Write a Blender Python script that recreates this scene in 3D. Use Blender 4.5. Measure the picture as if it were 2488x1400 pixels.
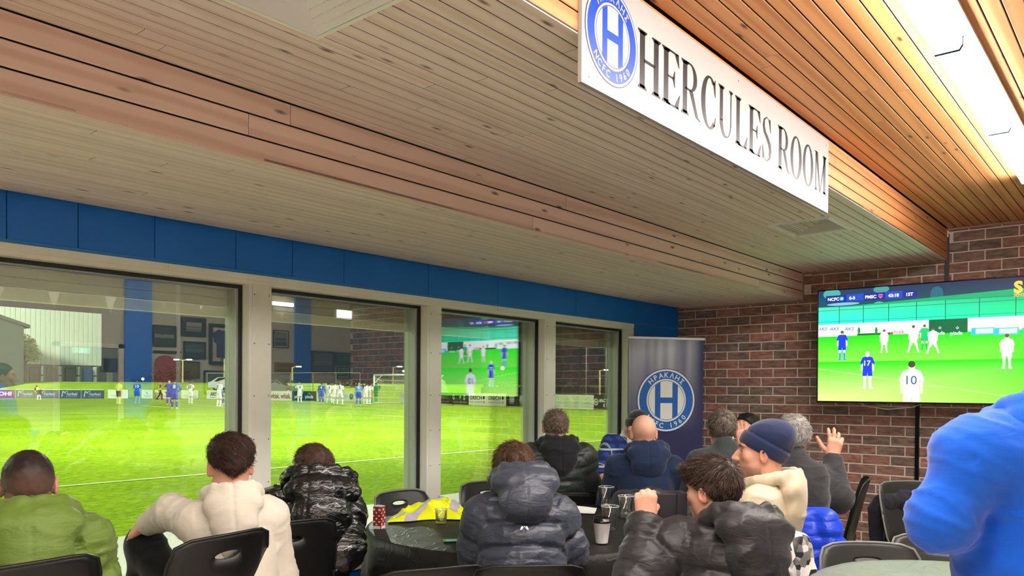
import bpy, bmesh, math, random
import numpy as np
from mathutils import Vector, Matrix
random.seed(7); np.random.seed(7)
for o in list(bpy.data.objects): bpy.data.objects.remove(o, do_unlink=True)
S = bpy.context.scene
COL = S.collection
PI = math.pi

# ---------------------------------------------------------------- camera (a level wide lens, standing height)
F_PX = 1895.46; YAW = 0.696155; PITCH = -0.0063993; ROLL = 0.0063188; PCY = 957.1
CAM = np.array([0.0, 0.0, 1.5])
cy_, sy_ = math.cos(YAW), math.sin(YAW); cp_, sp_ = math.cos(PITCH), math.sin(PITCH); cr_, sr_ = math.cos(ROLL), math.sin(ROLL)
AF = np.array([cy_*cp_, sy_*cp_, sp_]); r0 = np.array([sy_, -cy_, 0.0]); u0 = np.cross(r0, AF)
AR = r0*cr_ + u0*sr_; AU = -r0*sr_ + u0*cr_
def P(x, y, X=None, Y=None, Z=None, d=None):
    """survey helper: the real-world point seen at a photo pixel on a known plane or at a known depth"""
    v = AF + AR*(x-1244)/F_PX - AU*(y-PCY)/F_PX
    if X is not None: t = X/v[0]
    elif Y is not None: t = Y/v[1]
    elif Z is not None: t = (Z-CAM[2])/v[2]
    else: t = d
    return CAM + v*t
cd = bpy.data.cameras.new('camera'); cam = bpy.data.objects.new('camera', cd); COL.objects.link(cam)
cam.matrix_world = Matrix(((AR[0], AU[0], -AF[0], CAM[0]), (AR[1], AU[1], -AF[1], CAM[1]), (AR[2], AU[2], -AF[2], CAM[2]), (0, 0, 0, 1)))
cd.sensor_width = 36.0; cd.lens = 36.0*F_PX/2488; cd.shift_y = (PCY-700)/2488; cd.clip_start = 0.05; cd.clip_end = 600
S.camera = cam

# ---------------------------------------------------------------- world: night sky with a little town glow
w = bpy.data.worlds.new('night'); S.world = w; w.use_nodes = True
nt = w.node_tree; bg = nt.nodes['Background']
tc = nt.nodes.new('ShaderNodeTexCoord'); sx = nt.nodes.new('ShaderNodeSeparateXYZ'); cr = nt.nodes.new('ShaderNodeValToRGB')
nt.links.new(tc.outputs['Generated'], sx.inputs[0]); nt.links.new(sx.outputs['Z'], cr.inputs[0]); nt.links.new(cr.outputs[0], bg.inputs[0])
cr.color_ramp.elements[0].position = 0.0; cr.color_ramp.elements[0].color = (0.020, 0.028, 0.030, 1)
cr.color_ramp.elements[1].position = 0.6; cr.color_ramp.elements[1].color = (0.006, 0.009, 0.013, 1)
bg.inputs[1].default_value = 1.0
S.view_settings.view_transform = 'Standard'; S.view_settings.look = 'None'
S.view_settings.exposure = 0.68; S.view_settings.gamma = 1.0; S.view_settings.use_curve_mapping = False

# ---------------------------------------------------------------- pitch floodlights (on masts outside the frame)
def spot(name, loc, target, power, angle, color, size=1.2):
    l = bpy.data.lights.new(name, 'SPOT'); l.energy = power; l.spot_size = math.radians(angle); l.spot_blend = 0.6
    l.color = color; l.shadow_soft_size = size
    o = bpy.data.objects.new(name, l); COL.objects.link(o); o.location = loc
    o.rotation_euler = (Vector(target)-Vector(loc)).to_track_quat('-Z', 'Y').to_euler()
    return o
FLOOD = 0.29
for i, (loc, tg, pw, an) in enumerate((
        ((-34, 10, 28), (14, 30, 0), 270000, 110), ((16, 10, 30), (24, 34, 0), 170000, 105), ((66, 10, 28), (30, 30, 0), 270000, 110),
        ((-24, 92, 26), (14, 32, 0), 135000, 105), ((64, 86, 26), (30, 32, 0), 135000, 105),
        ((-10, 90, 22), (18, 112, 6), 430000, 110))):
    spot('floodlight', loc, tg, pw*FLOOD, an, (0.96, 1.0, 0.86))
S.cycles.max_bounces = 10; S.cycles.diffuse_bounces = 5; S.cycles.glossy_bounces = 4; S.cycles.transparent_max_bounces = 16
S.cycles.sample_clamp_indirect = 6.0
STRIP_E = 47.0      # the strip lights' own emission (diffusers are built below)
WALL_E = 8.0

# ---------------------------------------------------------------- helpers
def tag(o, label=None, cat=None, group=None, kind=None):
    if label: o['label'] = label
    if cat: o['category'] = cat
    if group: o['group'] = group
    if kind: o['kind'] = kind
    return o
def empty(name, loc=(0, 0, 0), rz=0.0, parent=None):
    o = bpy.data.objects.new(name, None); COL.objects.link(o); o.location = loc; o.rotation_euler = (0, 0, rz); o.empty_display_size = 0.1
    if parent is not None: o.parent = parent
    return o
def link(name, me, m=None, parent=None, loc=None):
    o = bpy.data.objects.new(name, me); COL.objects.link(o)
    if m is not None:
        me.materials.clear()
        for mm in (m if isinstance(m, (list, tuple)) else [m]): me.materials.append(mm)
    if parent is not None: o.parent = parent
    if loc is not None: o.location = loc
    return o
def copy_tree(o, parent=None):
    c = o.copy(); COL.objects.link(c)
    if parent is not None: c.parent = parent
    for ch in list(o.children): copy_tree(ch, c)
    return c
class MB:
    """collects geometry, then builds ONE mesh object"""
    def __init__(s): s.v = []; s.f = []; s.mi = []; s.sm = []
    def add(s, vs, fs, mi=0, smooth=False):
        b = len(s.v); s.v.extend([tuple(map(float, q)) for q in vs])
        for f in fs: s.f.append(tuple(b+i for i in f)); s.mi.append(mi); s.sm.append(smooth)
        return s
    def box(s, a, b, mi=0, rot=None, c=None):
        x0, y0, z0 = a; x1, y1, z1 = b
        vs = [(x0, y0, z0), (x1, y0, z0), (x1, y1, z0), (x0, y1, z0), (x0, y0, z1), (x1, y0, z1), (x1, y1, z1), (x0, y1, z1)]
        if rot is not None:
            c = Vector(c if c is not None else (0, 0, 0)); vs = [tuple(rot @ (Vector(q)-c) + c) for q in vs]
        return s.add(vs, [(0, 3, 2, 1), (4, 5, 6, 7), (0, 1, 5, 4), (1, 2, 6, 5), (2, 3, 7, 6), (3, 0, 4, 7)], mi)
    def bbox(s, a, b, ch=0.004, mi=0):
        """box with all edges chamfered"""
        bm = bmesh.new(); bmesh.ops.create_cube(bm, size=1.0)
        for v in bm.verts: v.co = Vector((a[i] + (v.co[i]+0.5)*(b[i]-a[i]) for i in range(3)))
        bmesh.ops.bevel(bm, geom=list(bm.edges), offset=ch, segments=2, affect='EDGES', profile=0.5)
        bm.verts.index_update()
        s.add([v.co for v in bm.verts], [[v.index for v in f.verts] for f in bm.faces], mi); bm.free(); return s
    def tube(s, pts, r, n=8, mi=0, cap=True, smooth=True):
        pts = [Vector(p) for p in pts]; m = len(pts)
        rr = r if isinstance(r, (list, tuple)) else [r]*m
        vs = []; up = None
        for i, p in enumerate(pts):
            t = (pts[min(i+1, m-1)]-pts[max(i-1, 0)]).normalized()
            if up is None:
                up = Vector((0, 0, 1)) if abs(t.z) < 0.9 else Vector((1, 0, 0))
            a = t.cross(up)
            if a.length < 1e-5: a = t.orthogonal()
            a.normalize(); b = a.cross(t).normalized(); up = b
            for k in range(n):
                q = 2*PI*k/n; vs.append(p + (a*math.cos(q)+b*math.sin(q))*rr[i])
        fs = []
        for i in range(m-1):
            for k in range(n): fs.append((i*n+k, i*n+(k+1) % n, (i+1)*n+(k+1) % n, (i+1)*n+k))
        s.add(vs, fs, mi, smooth)
        if cap:
            b = len(s.v)-len(vs)
            s.f.append(tuple(b+k for k in range(n))[::-1]); s.mi.append(mi); s.sm.append(False)
            s.f.append(tuple(b+(m-1)*n+k for k in range(n))); s.mi.append(mi); s.sm.append(False)
        return s
    def lathe(s, prof, c=(0, 0, 0), n=24, mi=0, smooth=True, close=False):
        vs = []; m = len(prof)
        for (r, z) in prof:
            for k in range(n):
                q = 2*PI*k/n; vs.append((c[0]+r*math.cos(q), c[1]+r*math.sin(q), c[2]+z))
        fs = []
        for i in range(m-1):
            for k in range(n): fs.append((i*n+k, i*n+(k+1) % n, (i+1)*n+(k+1) % n, (i+1)*n+k))
        return s.add(vs, fs, mi, smooth)
    def disc(s, c, r, n=24, mi=0, flip=False):
        vs = [(c[0]+r*math.cos(2*PI*k/n), c[1]+r*math.sin(2*PI*k/n), c[2]) for k in range(n)]
        return s.add(vs, [tuple(range(n))[::-1] if flip else tuple(range(n))], mi)
    def mesh(s, name='m'):
        me = bpy.data.meshes.new(name); me.from_pydata(s.v, [], s.f)
        me.polygons.foreach_set('material_index', s.mi); me.polygons.foreach_set('use_smooth', s.sm); me.update(); return me
    def build(s, name, m, parent=None, loc=None): return link(name, s.mesh(name), m, parent, loc)
def np_mesh(name, v, f, smooth=True):
    me = bpy.data.meshes.new(name); n = len(v); k = f.shape[1]
    me.vertices.add(n); me.vertices.foreach_set('co', np.ascontiguousarray(v, np.float32).ravel())
    me.loops.add(len(f)*k); me.loops.foreach_set('vertex_index', np.ascontiguousarray(f, np.int32).ravel())
    me.polygons.add(len(f)); me.polygons.foreach_set('loop_start', np.arange(0, len(f)*k, k, dtype=np.int32))
    me.polygons.foreach_set('loop_total', np.full(len(f), k, np.int32))
    me.update(calc_edges=True); me.validate()
    me.polygons.foreach_set('use_smooth', np.full(len(me.polygons), smooth)); return me

# ---------------------------------------------------------------- materials
def _new(name):
    m = bpy.data.materials.new(name); m.use_nodes = True; n = m.node_tree; return m, n, n.nodes['Principled BSDF']
def N(n, t, **k):
    q = n.nodes.new(t)
    for a, b in k.items(): setattr(q, a, b)
    return q
def srgb(r, g, b):
    f = lambda c: (c/255/12.92) if c/255 <= 0.04045 else ((c/255+0.055)/1.055)**2.4
    return (f(r), f(g), f(b), 1)
_mc = {}
def mat(name, col, rough=0.5, metal=0.0, var=0.0, vs=8.0, bump=0.0, bs=60.0, emit=None, es=1.0, spec=0.5, sheen=0.0, coat=0.0):
    if name in _mc: return _mc[name]
    m, n, b = _new(name); c = tuple(col)[:3]+(1,)
    b.inputs['Base Color'].default_value = c; b.inputs['Roughness'].default_value = rough; b.inputs['Metallic'].default_value = metal
    b.inputs['Specular IOR Level'].default_value = spec
    if sheen: b.inputs['Sheen Weight'].default_value = sheen; b.inputs['Sheen Roughness'].default_value = 0.4
    if coat: b.inputs['Coat Weight'].default_value = coat; b.inputs['Coat Roughness'].default_value = 0.1
    t = N(n, 'ShaderNodeTexCoord')
    if var:
        z = N(n, 'ShaderNodeTexNoise'); z.inputs['Scale'].default_value = vs; z.inputs['Detail'].default_value = 4
        n.links.new(t.outputs['Object'], z.inputs['Vector'])
        r = N(n, 'ShaderNodeValToRGB'); r.color_ramp.elements[0].position = 0.3; r.color_ramp.elements[1].position = 0.7
        r.color_ramp.elements[0].color = tuple(max(0, q*(1-var)) for q in c[:3])+(1,)
        r.color_ramp.elements[1].color = tuple(min(1, q*(1+var)) for q in c[:3])+(1,)
        n.links.new(z.outputs[0], r.inputs[0]); n.links.new(r.outputs[0], b.inputs['Base Color'])
    if bump:
        z = N(n, 'ShaderNodeTexNoise'); z.inputs['Scale'].default_value = bs; z.inputs['Detail'].default_value = 3
        n.links.new(t.outputs['Object'], z.inputs['Vector'])
        u = N(n, 'ShaderNodeBump'); u.inputs['Strength'].default_value = bump; u.inputs['Distance'].default_value = 0.01
        n.links.new(z.outputs[0], u.inputs['Height']); n.links.new(u.outputs[0], b.inputs['Normal'])
    if emit is not None:
        b.inputs['Emission Color'].default_value = tuple(emit)[:3]+(1,); b.inputs['Emission Strength'].default_value = es
    _mc[name] = m; return m
def wood(name, light, dark, knot, tint=0.12):
    m, n, b = _new(name); L = n.links
    g = N(n, 'ShaderNodeNewGeometry'); oi = N(n, 'ShaderNodeObjectInfo')
    off = N(n, 'ShaderNodeVectorMath', operation='SCALE'); off.inputs[0].default_value = (13.1, 7.7, 5.3); L.new(oi.outputs['Random'], off.inputs['Scale'])
    ad = N(n, 'ShaderNodeVectorMath', operation='ADD'); L.new(g.outputs['Position'], ad.inputs[0]); L.new(off.outputs[0], ad.inputs[1])
    mp = N(n, 'ShaderNodeMapping'); mp.inputs['Scale'].default_value = (0.9, 11, 11); L.new(ad.outputs[0], mp.inputs[0])
    wv = N(n, 'ShaderNodeTexWave', wave_type='RINGS', rings_direction='X'); wv.inputs['Scale'].default_value = 0.55
    wv.inputs['Distortion'].default_value = 7; wv.inputs['Detail'].default_value = 3; wv.inputs['Detail Scale'].default_value = 0.8
    L.new(mp.outputs[0], wv.inputs['Vector'])
    r = N(n, 'ShaderNodeValToRGB'); r.color_ramp.elements[0].color = dark; r.color_ramp.elements[1].color = light
    r.color_ramp.elements[0].position = 0.05; r.color_ramp.elements[1].position = 0.55; L.new(wv.outputs['Color'], r.inputs[0])
    # knots
    mk = N(n, 'ShaderNodeMapping'); mk.inputs['Scale'].default_value = (4.2, 14.0, 14.0); L.new(ad.outputs[0], mk.inputs[0])
    vo = N(n, 'ShaderNodeTexVoronoi'); vo.inputs['Scale'].default_value = 1.0; L.new(mk.outputs[0], vo.inputs['Vector'])
    kr = N(n, 'ShaderNodeValToRGB'); kr.color_ramp.elements[0].position = 0.05; kr.color_ramp.elements[0].color = (1, 1, 1, 1)
    kr.color_ramp.elements[1].position = 0.17; kr.color_ramp.elements[1].color = (0, 0, 0, 1); L.new(vo.outputs['Distance'], kr.inputs[0])
    sc = N(n, 'ShaderNodeSeparateColor'); L.new(vo.outputs['Color'], sc.inputs[0])
    gt = N(n, 'ShaderNodeMath', operation='GREATER_THAN'); gt.inputs[1].default_value = 0.42; L.new(sc.outputs[0], gt.inputs[0])
    km = N(n, 'ShaderNodeMath', operation='MULTIPLY'); L.new(kr.outputs[0], km.inputs[0]); L.new(gt.outputs[0], km.inputs[1])
    mx = N(n, 'ShaderNodeMix', data_type='RGBA'); L.new(km.outputs[0], mx.inputs['Factor']); L.new(r.outputs[0], mx.inputs['A']); mx.inputs['B'].default_value = knot
    # per-board tone
    hs = N(n, 'ShaderNodeHueSaturation'); L.new(mx.outputs['Result'], hs.inputs['Color'])
    mr = N(n, 'ShaderNodeMapRange'); mr.inputs['To Min'].default_value = 1-tint; mr.inputs['To Max'].default_value = 1+tint; L.new(oi.outputs['Random'], mr.inputs[0])
    L.new(mr.outputs[0], hs.inputs['Value']); L.new(hs.outputs[0], b.inputs['Base Color'])
    b.inputs['Roughness'].default_value = 0.5; b.inputs['Specular IOR Level'].default_value = 0.25
    return m
def brickmat(name, island):
    m, n, b = _new(name); L = n.links
    oi = N(n, 'ShaderNodeObjectInfo'); g = N(n, 'ShaderNodeNewGeometry')
    rnd = g.outputs['Random Per Island'] if island else oi.outputs['Random']
    r = N(n, 'ShaderNodeValToRGB'); e = r.color_ramp.elements; r.color_ramp.interpolation = 'LINEAR'
    e[0].position = 0; e[0].color = srgb(126, 108, 100); e[1].position = 1; e[1].color = srgb(180, 128, 114)
    for p, c in ((0.25, srgb(142, 120, 110)), (0.45, srgb(154, 118, 106)), (0.62, srgb(164, 122, 108)), (0.8, srgb(150, 110, 100))):
        q = e.new(p); q.color = c
    L.new(rnd, r.inputs[0])
    mp = N(n, 'ShaderNodeMapping'); mp.inputs['Scale'].default_value = (1, 14, 46); L.new(g.outputs['Position'], mp.inputs[0])
    z = N(n, 'ShaderNodeTexNoise'); z.inputs['Scale'].default_value = 1.0; z.inputs['Detail'].default_value = 5; L.new(mp.outputs[0], z.inputs['Vector'])
    zr = N(n, 'ShaderNodeValToRGB'); zr.color_ramp.elements[0].position = 0.35; zr.color_ramp.elements[0].color = (0.6, 0.6, 0.6, 1)
    zr.color_ramp.elements[1].position = 0.7; zr.color_ramp.elements[1].color = (1.35, 1.3, 1.25, 1); L.new(z.outputs[0], zr.inputs[0])
    mx = N(n, 'ShaderNodeMix', data_type='RGBA', blend_type='MULTIPLY'); mx.inputs['Factor'].default_value = 1
    L.new(r.outputs[0], mx.inputs['A']); L.new(zr.outputs[0], mx.inputs['B']); L.new(mx.outputs['Result'], b.inputs['Base Color'])
    u = N(n, 'ShaderNodeBump'); u.inputs['Strength'].default_value = 0.5; u.inputs['Distance'].default_value = 0.004
    L.new(z.outputs[0], u.inputs['Height']); L.new(u.outputs[0], b.inputs['Normal']); b.inputs['Roughness'].default_value = 0.85
    return m
def glassmat(name, refl=0.125, tint=(0.93, 0.97, 0.94)):
    m, n, b = _new(name); L = n.links; n.nodes.remove(b); out = n.nodes['Material Output']
    tr = N(n, 'ShaderNodeBsdfTransparent'); tr.inputs[0].default_value = tint+(1,)
    gl = N(n, 'ShaderNodeBsdfGlossy'); gl.inputs['Roughness'].default_value = 0.0; gl.inputs[0].default_value = (1, 1, 1, 1)
    lw = N(n, 'ShaderNodeLayerWeight'); lw.inputs[0].default_value = 0.25
    mr = N(n, 'ShaderNodeMapRange'); mr.inputs['To Min'].default_value = refl; mr.inputs['To Max'].default_value = 0.75; L.new(lw.outputs['Fresnel'], mr.inputs[0])
    mx = N(n, 'ShaderNodeMixShader'); L.new(mr.outputs[0], mx.inputs[0]); L.new(tr.outputs[0], mx.inputs[1]); L.new(gl.outputs[0], mx.inputs[2])
    L.new(mx.outputs[0], out.inputs[0]); return m
def attrmat(name, attr='Col', rough=0.5, emit=0.0, spec=0.3, bump=0.0, bs=300):
    """colour read from a painted attribute (screen picture, hair roots, ...)"""
    m, n, b = _new(name); a = N(n, 'ShaderNodeAttribute', attribute_name=attr); L = n.links
    b.inputs['Roughness'].default_value = rough; b.inputs['Specular IOR Level'].default_value = spec
    if emit:
        b.inputs['Base Color'].default_value = (0.01, 0.01, 0.01, 1); L.new(a.outputs['Color'], b.inputs['Emission Color']); b.inputs['Emission Strength'].default_value = emit
    else: L.new(a.outputs['Color'], b.inputs['Base Color'])
    return m
def setcol(me, cols, name='Col'):
    at = me.color_attributes.new(name, 'FLOAT_COLOR', 'POINT'); at.data.foreach_set('color', np.ascontiguousarray(cols, np.float32).ravel())

# flat lettering
_txt = {}
def text_geo(s, bold=0.0, space=1.0):
    k = (s, bold, space)
    if k in _txt: return _txt[k]
    c = bpy.data.curves.new('t', 'FONT'); c.body = s; c.offset = bold; c.space_character = space; c.resolution_u = 3
    o = bpy.data.objects.new('t', c); COL.objects.link(o)
    dg = bpy.context.evaluated_depsgraph_get(); me = bpy.data.meshes.new_from_object(o.evaluated_get(dg))
    v = np.array([tuple(q.co) for q in me.vertices]).reshape(-1, 3); f = [tuple(p.vertices) for p in me.polygons]
    bpy.data.objects.remove(o); bpy.data.curves.remove(c); bpy.data.meshes.remove(me)
    _txt[k] = (v, f); return v, f
class Flat:
    """flat prints on a plane: origin O, in-plane axes U (right) and V (up), normal W; every layer sits a hair prouder"""
    def __init__(s, O, U, V, step=0.0006):
        s.O = np.array(O, float); s.U = np.array(U, float); s.V = np.array(V, float); s.W = np.cross(s.U, s.V); s.W /= np.linalg.norm(s.W)
        s.step = step; s.v = []; s.f = []; s.c = []; s.clip = None; s.tone = 1.0
    def put(s, pts, fs, col, layer):
        b = len(s.v)
        if s.clip: pts = [(min(max(a, s.clip[0]), s.clip[2]), min(max(q, s.clip[1]), s.clip[3])) for a, q in pts]
        for (a, q) in pts: s.v.append(s.O + s.U*a + s.V*q + s.W*s.step*layer); s.c.append(tuple(k_*s.tone for k_ in tuple(col)[:3])+(1,))
        for f in fs: s.f.append(tuple(b+i for i in f))
    def poly(s, pts, col, layer=1, cols=None):
        b = len(s.v); s.put(pts, [tuple(range(len(pts)))], col, layer)
        if cols is not None:
            for i, c in enumerate(cols): s.c[b+i] = tuple(c)[:3]+(1,)
    def rect(s, x0, y0, x1, y1, col, layer=1, cols=None): s.poly([(x0, y0), (x1, y0), (x1, y1), (x0, y1)], col, layer, cols)
    def ell(s, x, y, rx, ry, col, layer=1, n=40): s.poly([(x+rx*math.cos(2*PI*k/n), y+ry*math.sin(2*PI*k/n)) for k in range(n)], col, layer)
    def ring(s, x, y, r0, r1, col, layer=1, n=48):
        pts = [(x+r*math.cos(2*PI*k/n), y+r*math.sin(2*PI*k/n)) for r in (r0, r1) for k in range(n)]
        s.put(pts, [(k, n+k, n+(k+1) % n, (k+1) % n) for k in range(n)], col, layer)
    def text(s, t, x, y, h, col, layer=2, bold=0.02, width=None, align='l', space=1.0, rot=0.0, shear=0.0):
        v, f = text_geo(t, bold, space)
        if len(v) == 0: return
        x0, x1 = v[:, 0].min(), v[:, 0].max(); k = h/0.70; kx = k if width is None else width/(x1-x0)
        a = (v[:, 0]-x0)*kx; q = v[:, 1]*k
        if align == 'c': a = a-(x1-x0)*kx/2
        a = a+q*shear; ca, sa = math.cos(rot), math.sin(rot)
        s.put(list(zip(x+a*ca-q*sa, y+a*sa+q*ca)), f, col, layer)
    def build(s, name, m, parent=None):
        me = bpy.data.meshes.new(name); me.from_pydata([tuple(q) for q in s.v], [], s.f); setcol(me, s.c)
        return link(name, me, m, parent)
# ================================================================ ROOM SHELL
XW = 7.55; XN = -2.6; YB = -1.30; YW = 4.0; ZA = 2.37; ZC = 2.63; ZE = 2.90; YR1 = 2.68; YR2 = 1.45; GY = 4.12; FZ = 0.19
TVX = 7.12
M_blue = mat('blue_paint', srgb(0, 108, 204), 0.45, var=0.05, vs=3)
M_blue2 = mat('blue_trim', srgb(30, 120, 196), 0.4)
M_white = mat('cream_frame_paint', srgb(240, 238, 224), 0.4, var=0.03, vs=5)
M_alu = mat('pale_aluminium', srgb(190, 196, 190), 0.35, metal=0.3)
M_gasket = mat('dark_gasket', srgb(24, 28, 30), 0.5)
M_woodA = wood('pale_pine', srgb(232, 216, 198), srgb(222, 202, 180), srgb(124, 98, 86), 0.05)  # one pine throughout: each level's lighting cast is mixed into its tone
M_woodB = wood('shade_tinted_pine', srgb(222, 192, 178), srgb(208, 174, 158), srgb(110, 78, 72), 0.05)
M_woodE = wood('lamp_tinted_pine', srgb(200, 140, 88), srgb(182, 120, 72), srgb(84, 50, 36), 0.08)
M_woodD = wood('bulkhead_pine', srgb(190, 128, 80), srgb(172, 110, 66), srgb(84, 50, 36), 0.06)
M_dark = mat('dark_gap', srgb(24, 16, 12), 0.9)
M_back = mat('painted_wall', srgb(206, 200, 178), 0.7, var=0.02, vs=2)
M_floor = mat('pale_floor', srgb(206, 196, 188), 0.6, var=0.06, vs=6)

fl = MB().box((XN, YB, -0.1), (XW, YW+0.15, 0.0)).build('floor', M_floor); tag(fl, kind='structure')
# ceiling: a stepped lining of narrow pine boards, three levels
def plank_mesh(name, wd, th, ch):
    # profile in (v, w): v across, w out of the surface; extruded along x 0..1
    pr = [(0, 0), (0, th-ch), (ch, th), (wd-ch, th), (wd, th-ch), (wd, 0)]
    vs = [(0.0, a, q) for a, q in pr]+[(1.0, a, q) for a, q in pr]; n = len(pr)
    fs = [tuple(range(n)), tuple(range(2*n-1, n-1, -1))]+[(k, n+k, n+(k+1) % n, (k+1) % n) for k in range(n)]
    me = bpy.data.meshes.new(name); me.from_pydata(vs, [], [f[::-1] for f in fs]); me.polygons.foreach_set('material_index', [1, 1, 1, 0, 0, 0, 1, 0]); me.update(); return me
cb = MB()
cb.box((XN, YR1+0.001, ZA+0.013), (XW, YW+0.05, ZA+0.4)).box((XN, YR2+0.001, ZC+0.013), (XW, YR1+0.001, ZC+0.3)).box((XN, YB, ZE+0.013), (XW, YR2+0.001, ZE+0.2))
ceil = tag(cb.build('ceiling', M_dark), kind='structure')
M_groove = mat('groove_shade', srgb(58, 42, 34), 0.9)  # board sides coloured dark to draw the shadow lines between boards
PW = 0.065; rng = random.Random(3)
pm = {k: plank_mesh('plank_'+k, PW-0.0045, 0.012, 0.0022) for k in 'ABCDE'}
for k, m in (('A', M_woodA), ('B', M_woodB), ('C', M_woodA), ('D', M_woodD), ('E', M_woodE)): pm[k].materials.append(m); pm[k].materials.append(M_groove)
def strips(key, org, vdir, wdir, count, k=1.0, x0=-0.6):
    for i in range(count):
        xs = [x0]; 
        while xs[-1] < XW-0.01:
            xs.append(min(XW, xs[-1]+rng.uniform(1.7, 4.2)))
            if XW-xs[-1] < 0.5: xs[-1] = XW
        for a, b_ in zip(xs[:-1], xs[1:]):
            o = bpy.data.objects.new('plank', pm[key]); COL.objects.link(o); o.parent = ceil
            v = np.array(vdir, float); wv = np.array(wdir, float); p = np.array(org, float)+v*PW*i*k; v = v*k
            L_ = b_-a-0.0015
            o.matrix_local = Matrix(((L_, v[0], wv[0], a), (0, v[1], wv[1], p[1]), (0, v[2], wv[2], p[2]), (0, 0, 0, 1)))
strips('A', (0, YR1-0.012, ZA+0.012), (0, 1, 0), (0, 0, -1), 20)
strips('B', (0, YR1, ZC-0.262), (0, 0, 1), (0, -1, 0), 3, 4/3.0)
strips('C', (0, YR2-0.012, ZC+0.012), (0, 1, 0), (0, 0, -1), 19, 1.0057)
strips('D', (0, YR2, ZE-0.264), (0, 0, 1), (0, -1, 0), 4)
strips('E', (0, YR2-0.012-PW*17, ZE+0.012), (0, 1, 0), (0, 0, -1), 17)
bk = MB()      # boards over the camera, only ever seen as a reflection
y = YR2-0.012-PW*17
while y > YB:
    bk.box((XN, y-PW+0.0012, ZE), (XW, y, ZE+0.012)); y -= PW
tag(bk.build('boarding_overhead', M_woodE, ceil), kind='stuff')
# end of the riser boards where the bulkhead steps up (covers under the fascia)
tag(MB().box((XN, YR1-0.0125, ZA-0.0055), (XW-0.001, YR1+0.004, ZA-0.0024)).build('trim_6', M_woodA), kind='structure')

# walls
# brick wall at the far end
mort = mat('mortar', srgb(232, 218, 206), 0.9, var=0.08, vs=30, bump=0.3, bs=120)
wf = tag(MB().box((XW+0.004, YB, 0), (XW+0.2, YW+0.2, ZE+0.2)).build('wall_right', mort), kind='structure')
BH, BM, BW = 0.0785, 0.0885, 0.230
bmsh = bmesh.new(); bmesh.ops.create_cube(bmsh, size=1.0)
for v in bmsh.verts: v.co = Vector((v.co.x*0.024+0.012, v.co.y*BW, v.co.z*BH))
bmesh.ops.bevel(bmsh, geom=[e for e in bmsh.edges if all(v.co.x < 0.006 for v in e.verts)], offset=0.004, segments=1, affect='EDGES')
brick_me = bpy.data.meshes.new('brick'); bmsh.to_mesh(brick_me); bmsh.free()
M_brick = brickmat('brick_face', False); M_brickI = brickmat('brick_face_rest', True); brick_me.materials.append(M_brick)
def pix(p):
    q = np.array(p)-CAM; ww = q@AF
    return 1244+F_PX*(q@AR)/ww, PCY-F_PX*(q@AU)/ww
zref = P(2100, 1034, X=XW)[2]; zoff = (zref % BM)
cand = []; bv = MB(); base_v = [tuple(v.co) for v in brick_me.vertices]; base_f = [tuple(p.vertices) for p in brick_me.polygons]
brng = random.Random(5)
row = 0; z = zoff-BM+BM/2
while z < ZE+0.02:
    yy = YB+(0.06 if row % 2 else 0.18)
    while yy < YW+0.1:
        top = ZA if yy > YR1 else (ZC if yy > YR2 else ZE)
        if z-BH/2 < top and z > 0.02:
            px, py = pix((XW, yy, z))
            inview = yy > 0.8 and 1640 < px < 2540 and py < 1340 and z-BH/2 < top-0.02
            hid = (2010 < px < 2600 and 690 < py < 960) or (px < 1690 and py > 835)
            cand.append((inview and not hid, px, yy, z))
        yy += 0.240
    row += 1; z += BM
pick = sorted([c for c in cand if c[0]], key=lambda c: -c[1])[:298]
pset = set((c[2], c[3]) for c in pick)
for _, px, yy, z in cand:
    jx = brng.uniform(-0.002, 0.0015)
    if (yy, z) in pset:
        o = bpy.data.objects.new('brick', brick_me); COL.objects.link(o); o.parent = wf; o.location = (XW+jx, yy, z)
    else: bv.add([(q[0]+XW+jx, q[1]+yy, q[2]+z) for q in base_v], base_f)
tag(bv.build('brickwork', M_brickI, wf), kind='stuff')
# cornice battens where the brick meets the boards, steel conduit
tag(MB().box((XW-0.02, YR2-0.0, ZC-0.016), (XW, YR1, ZC-0.002)).box((XW-0.02, 0.2, ZE-0.018), (XW, YR2-0.014, ZE-0.002)).box((XW-0.02, YR1+0.0, ZA-0.016), (XW, YW, ZA-0.002)).box((XW-0.02, YR1-0.02, ZA), (XW, YR1-0.002, ZC-0.01)).build('trim_7', mat('batten_wood', srgb(168, 130, 110), 0.6)), kind='structure')
# the lintel / steel channel in the corner
M_steel = mat('dark_steel', srgb(66, 62, 70), 0.5)
# window wall
wl = MB(); wl.box((XN, YW, 0), (6.64, YW+0.16, 0.33)); wl.box((6.64, YW+0.002, 0), (XW, YW+0.16, 2.16)); wl.box((6.64, YW+0.014, 2.16), (XW, YW+0.16, ZA+0.1)); wl.box((XN, YW+0.016, 2.145), (6.64, YW+0.16, ZA+0.3))
tag(wl.build('wall_left', M_blue), kind='structure')
fas = tag(MB().box((XN, YW-0.004, 2.145), (XW, YW+0.012, 2.160)).build('trim_1', M_blue2), kind='structure')
jx_ = [XN]+[P(x, 640, Y=YW)[0] for x in (16, 190, 376, 573, 711, 836, 1041, 1210, 1400)]+[XW]
for a, b_ in zip(jx_[:-1], jx_[1:]): MB().bbox((a+0.0015, YW, 2.160), (b_-0.0015, YW+0.014, ZA+0.01), 0.002).build('panel', M_blue, fas)
hd = tag(MB().bbox((XN, YW-0.002, 2.085), (6.64, YW+0.15, 2.145), 0.003).build('trim_2', M_white), kind='structure')
for a, b_ in ((XN, 1.97), (1.975, 4.6), (4.605, 6.64)): MB().box((a, YW-0.006, 2.108), (b_, YW-0.002, 2.143)).build('cover_strip', M_white, hd)
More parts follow.
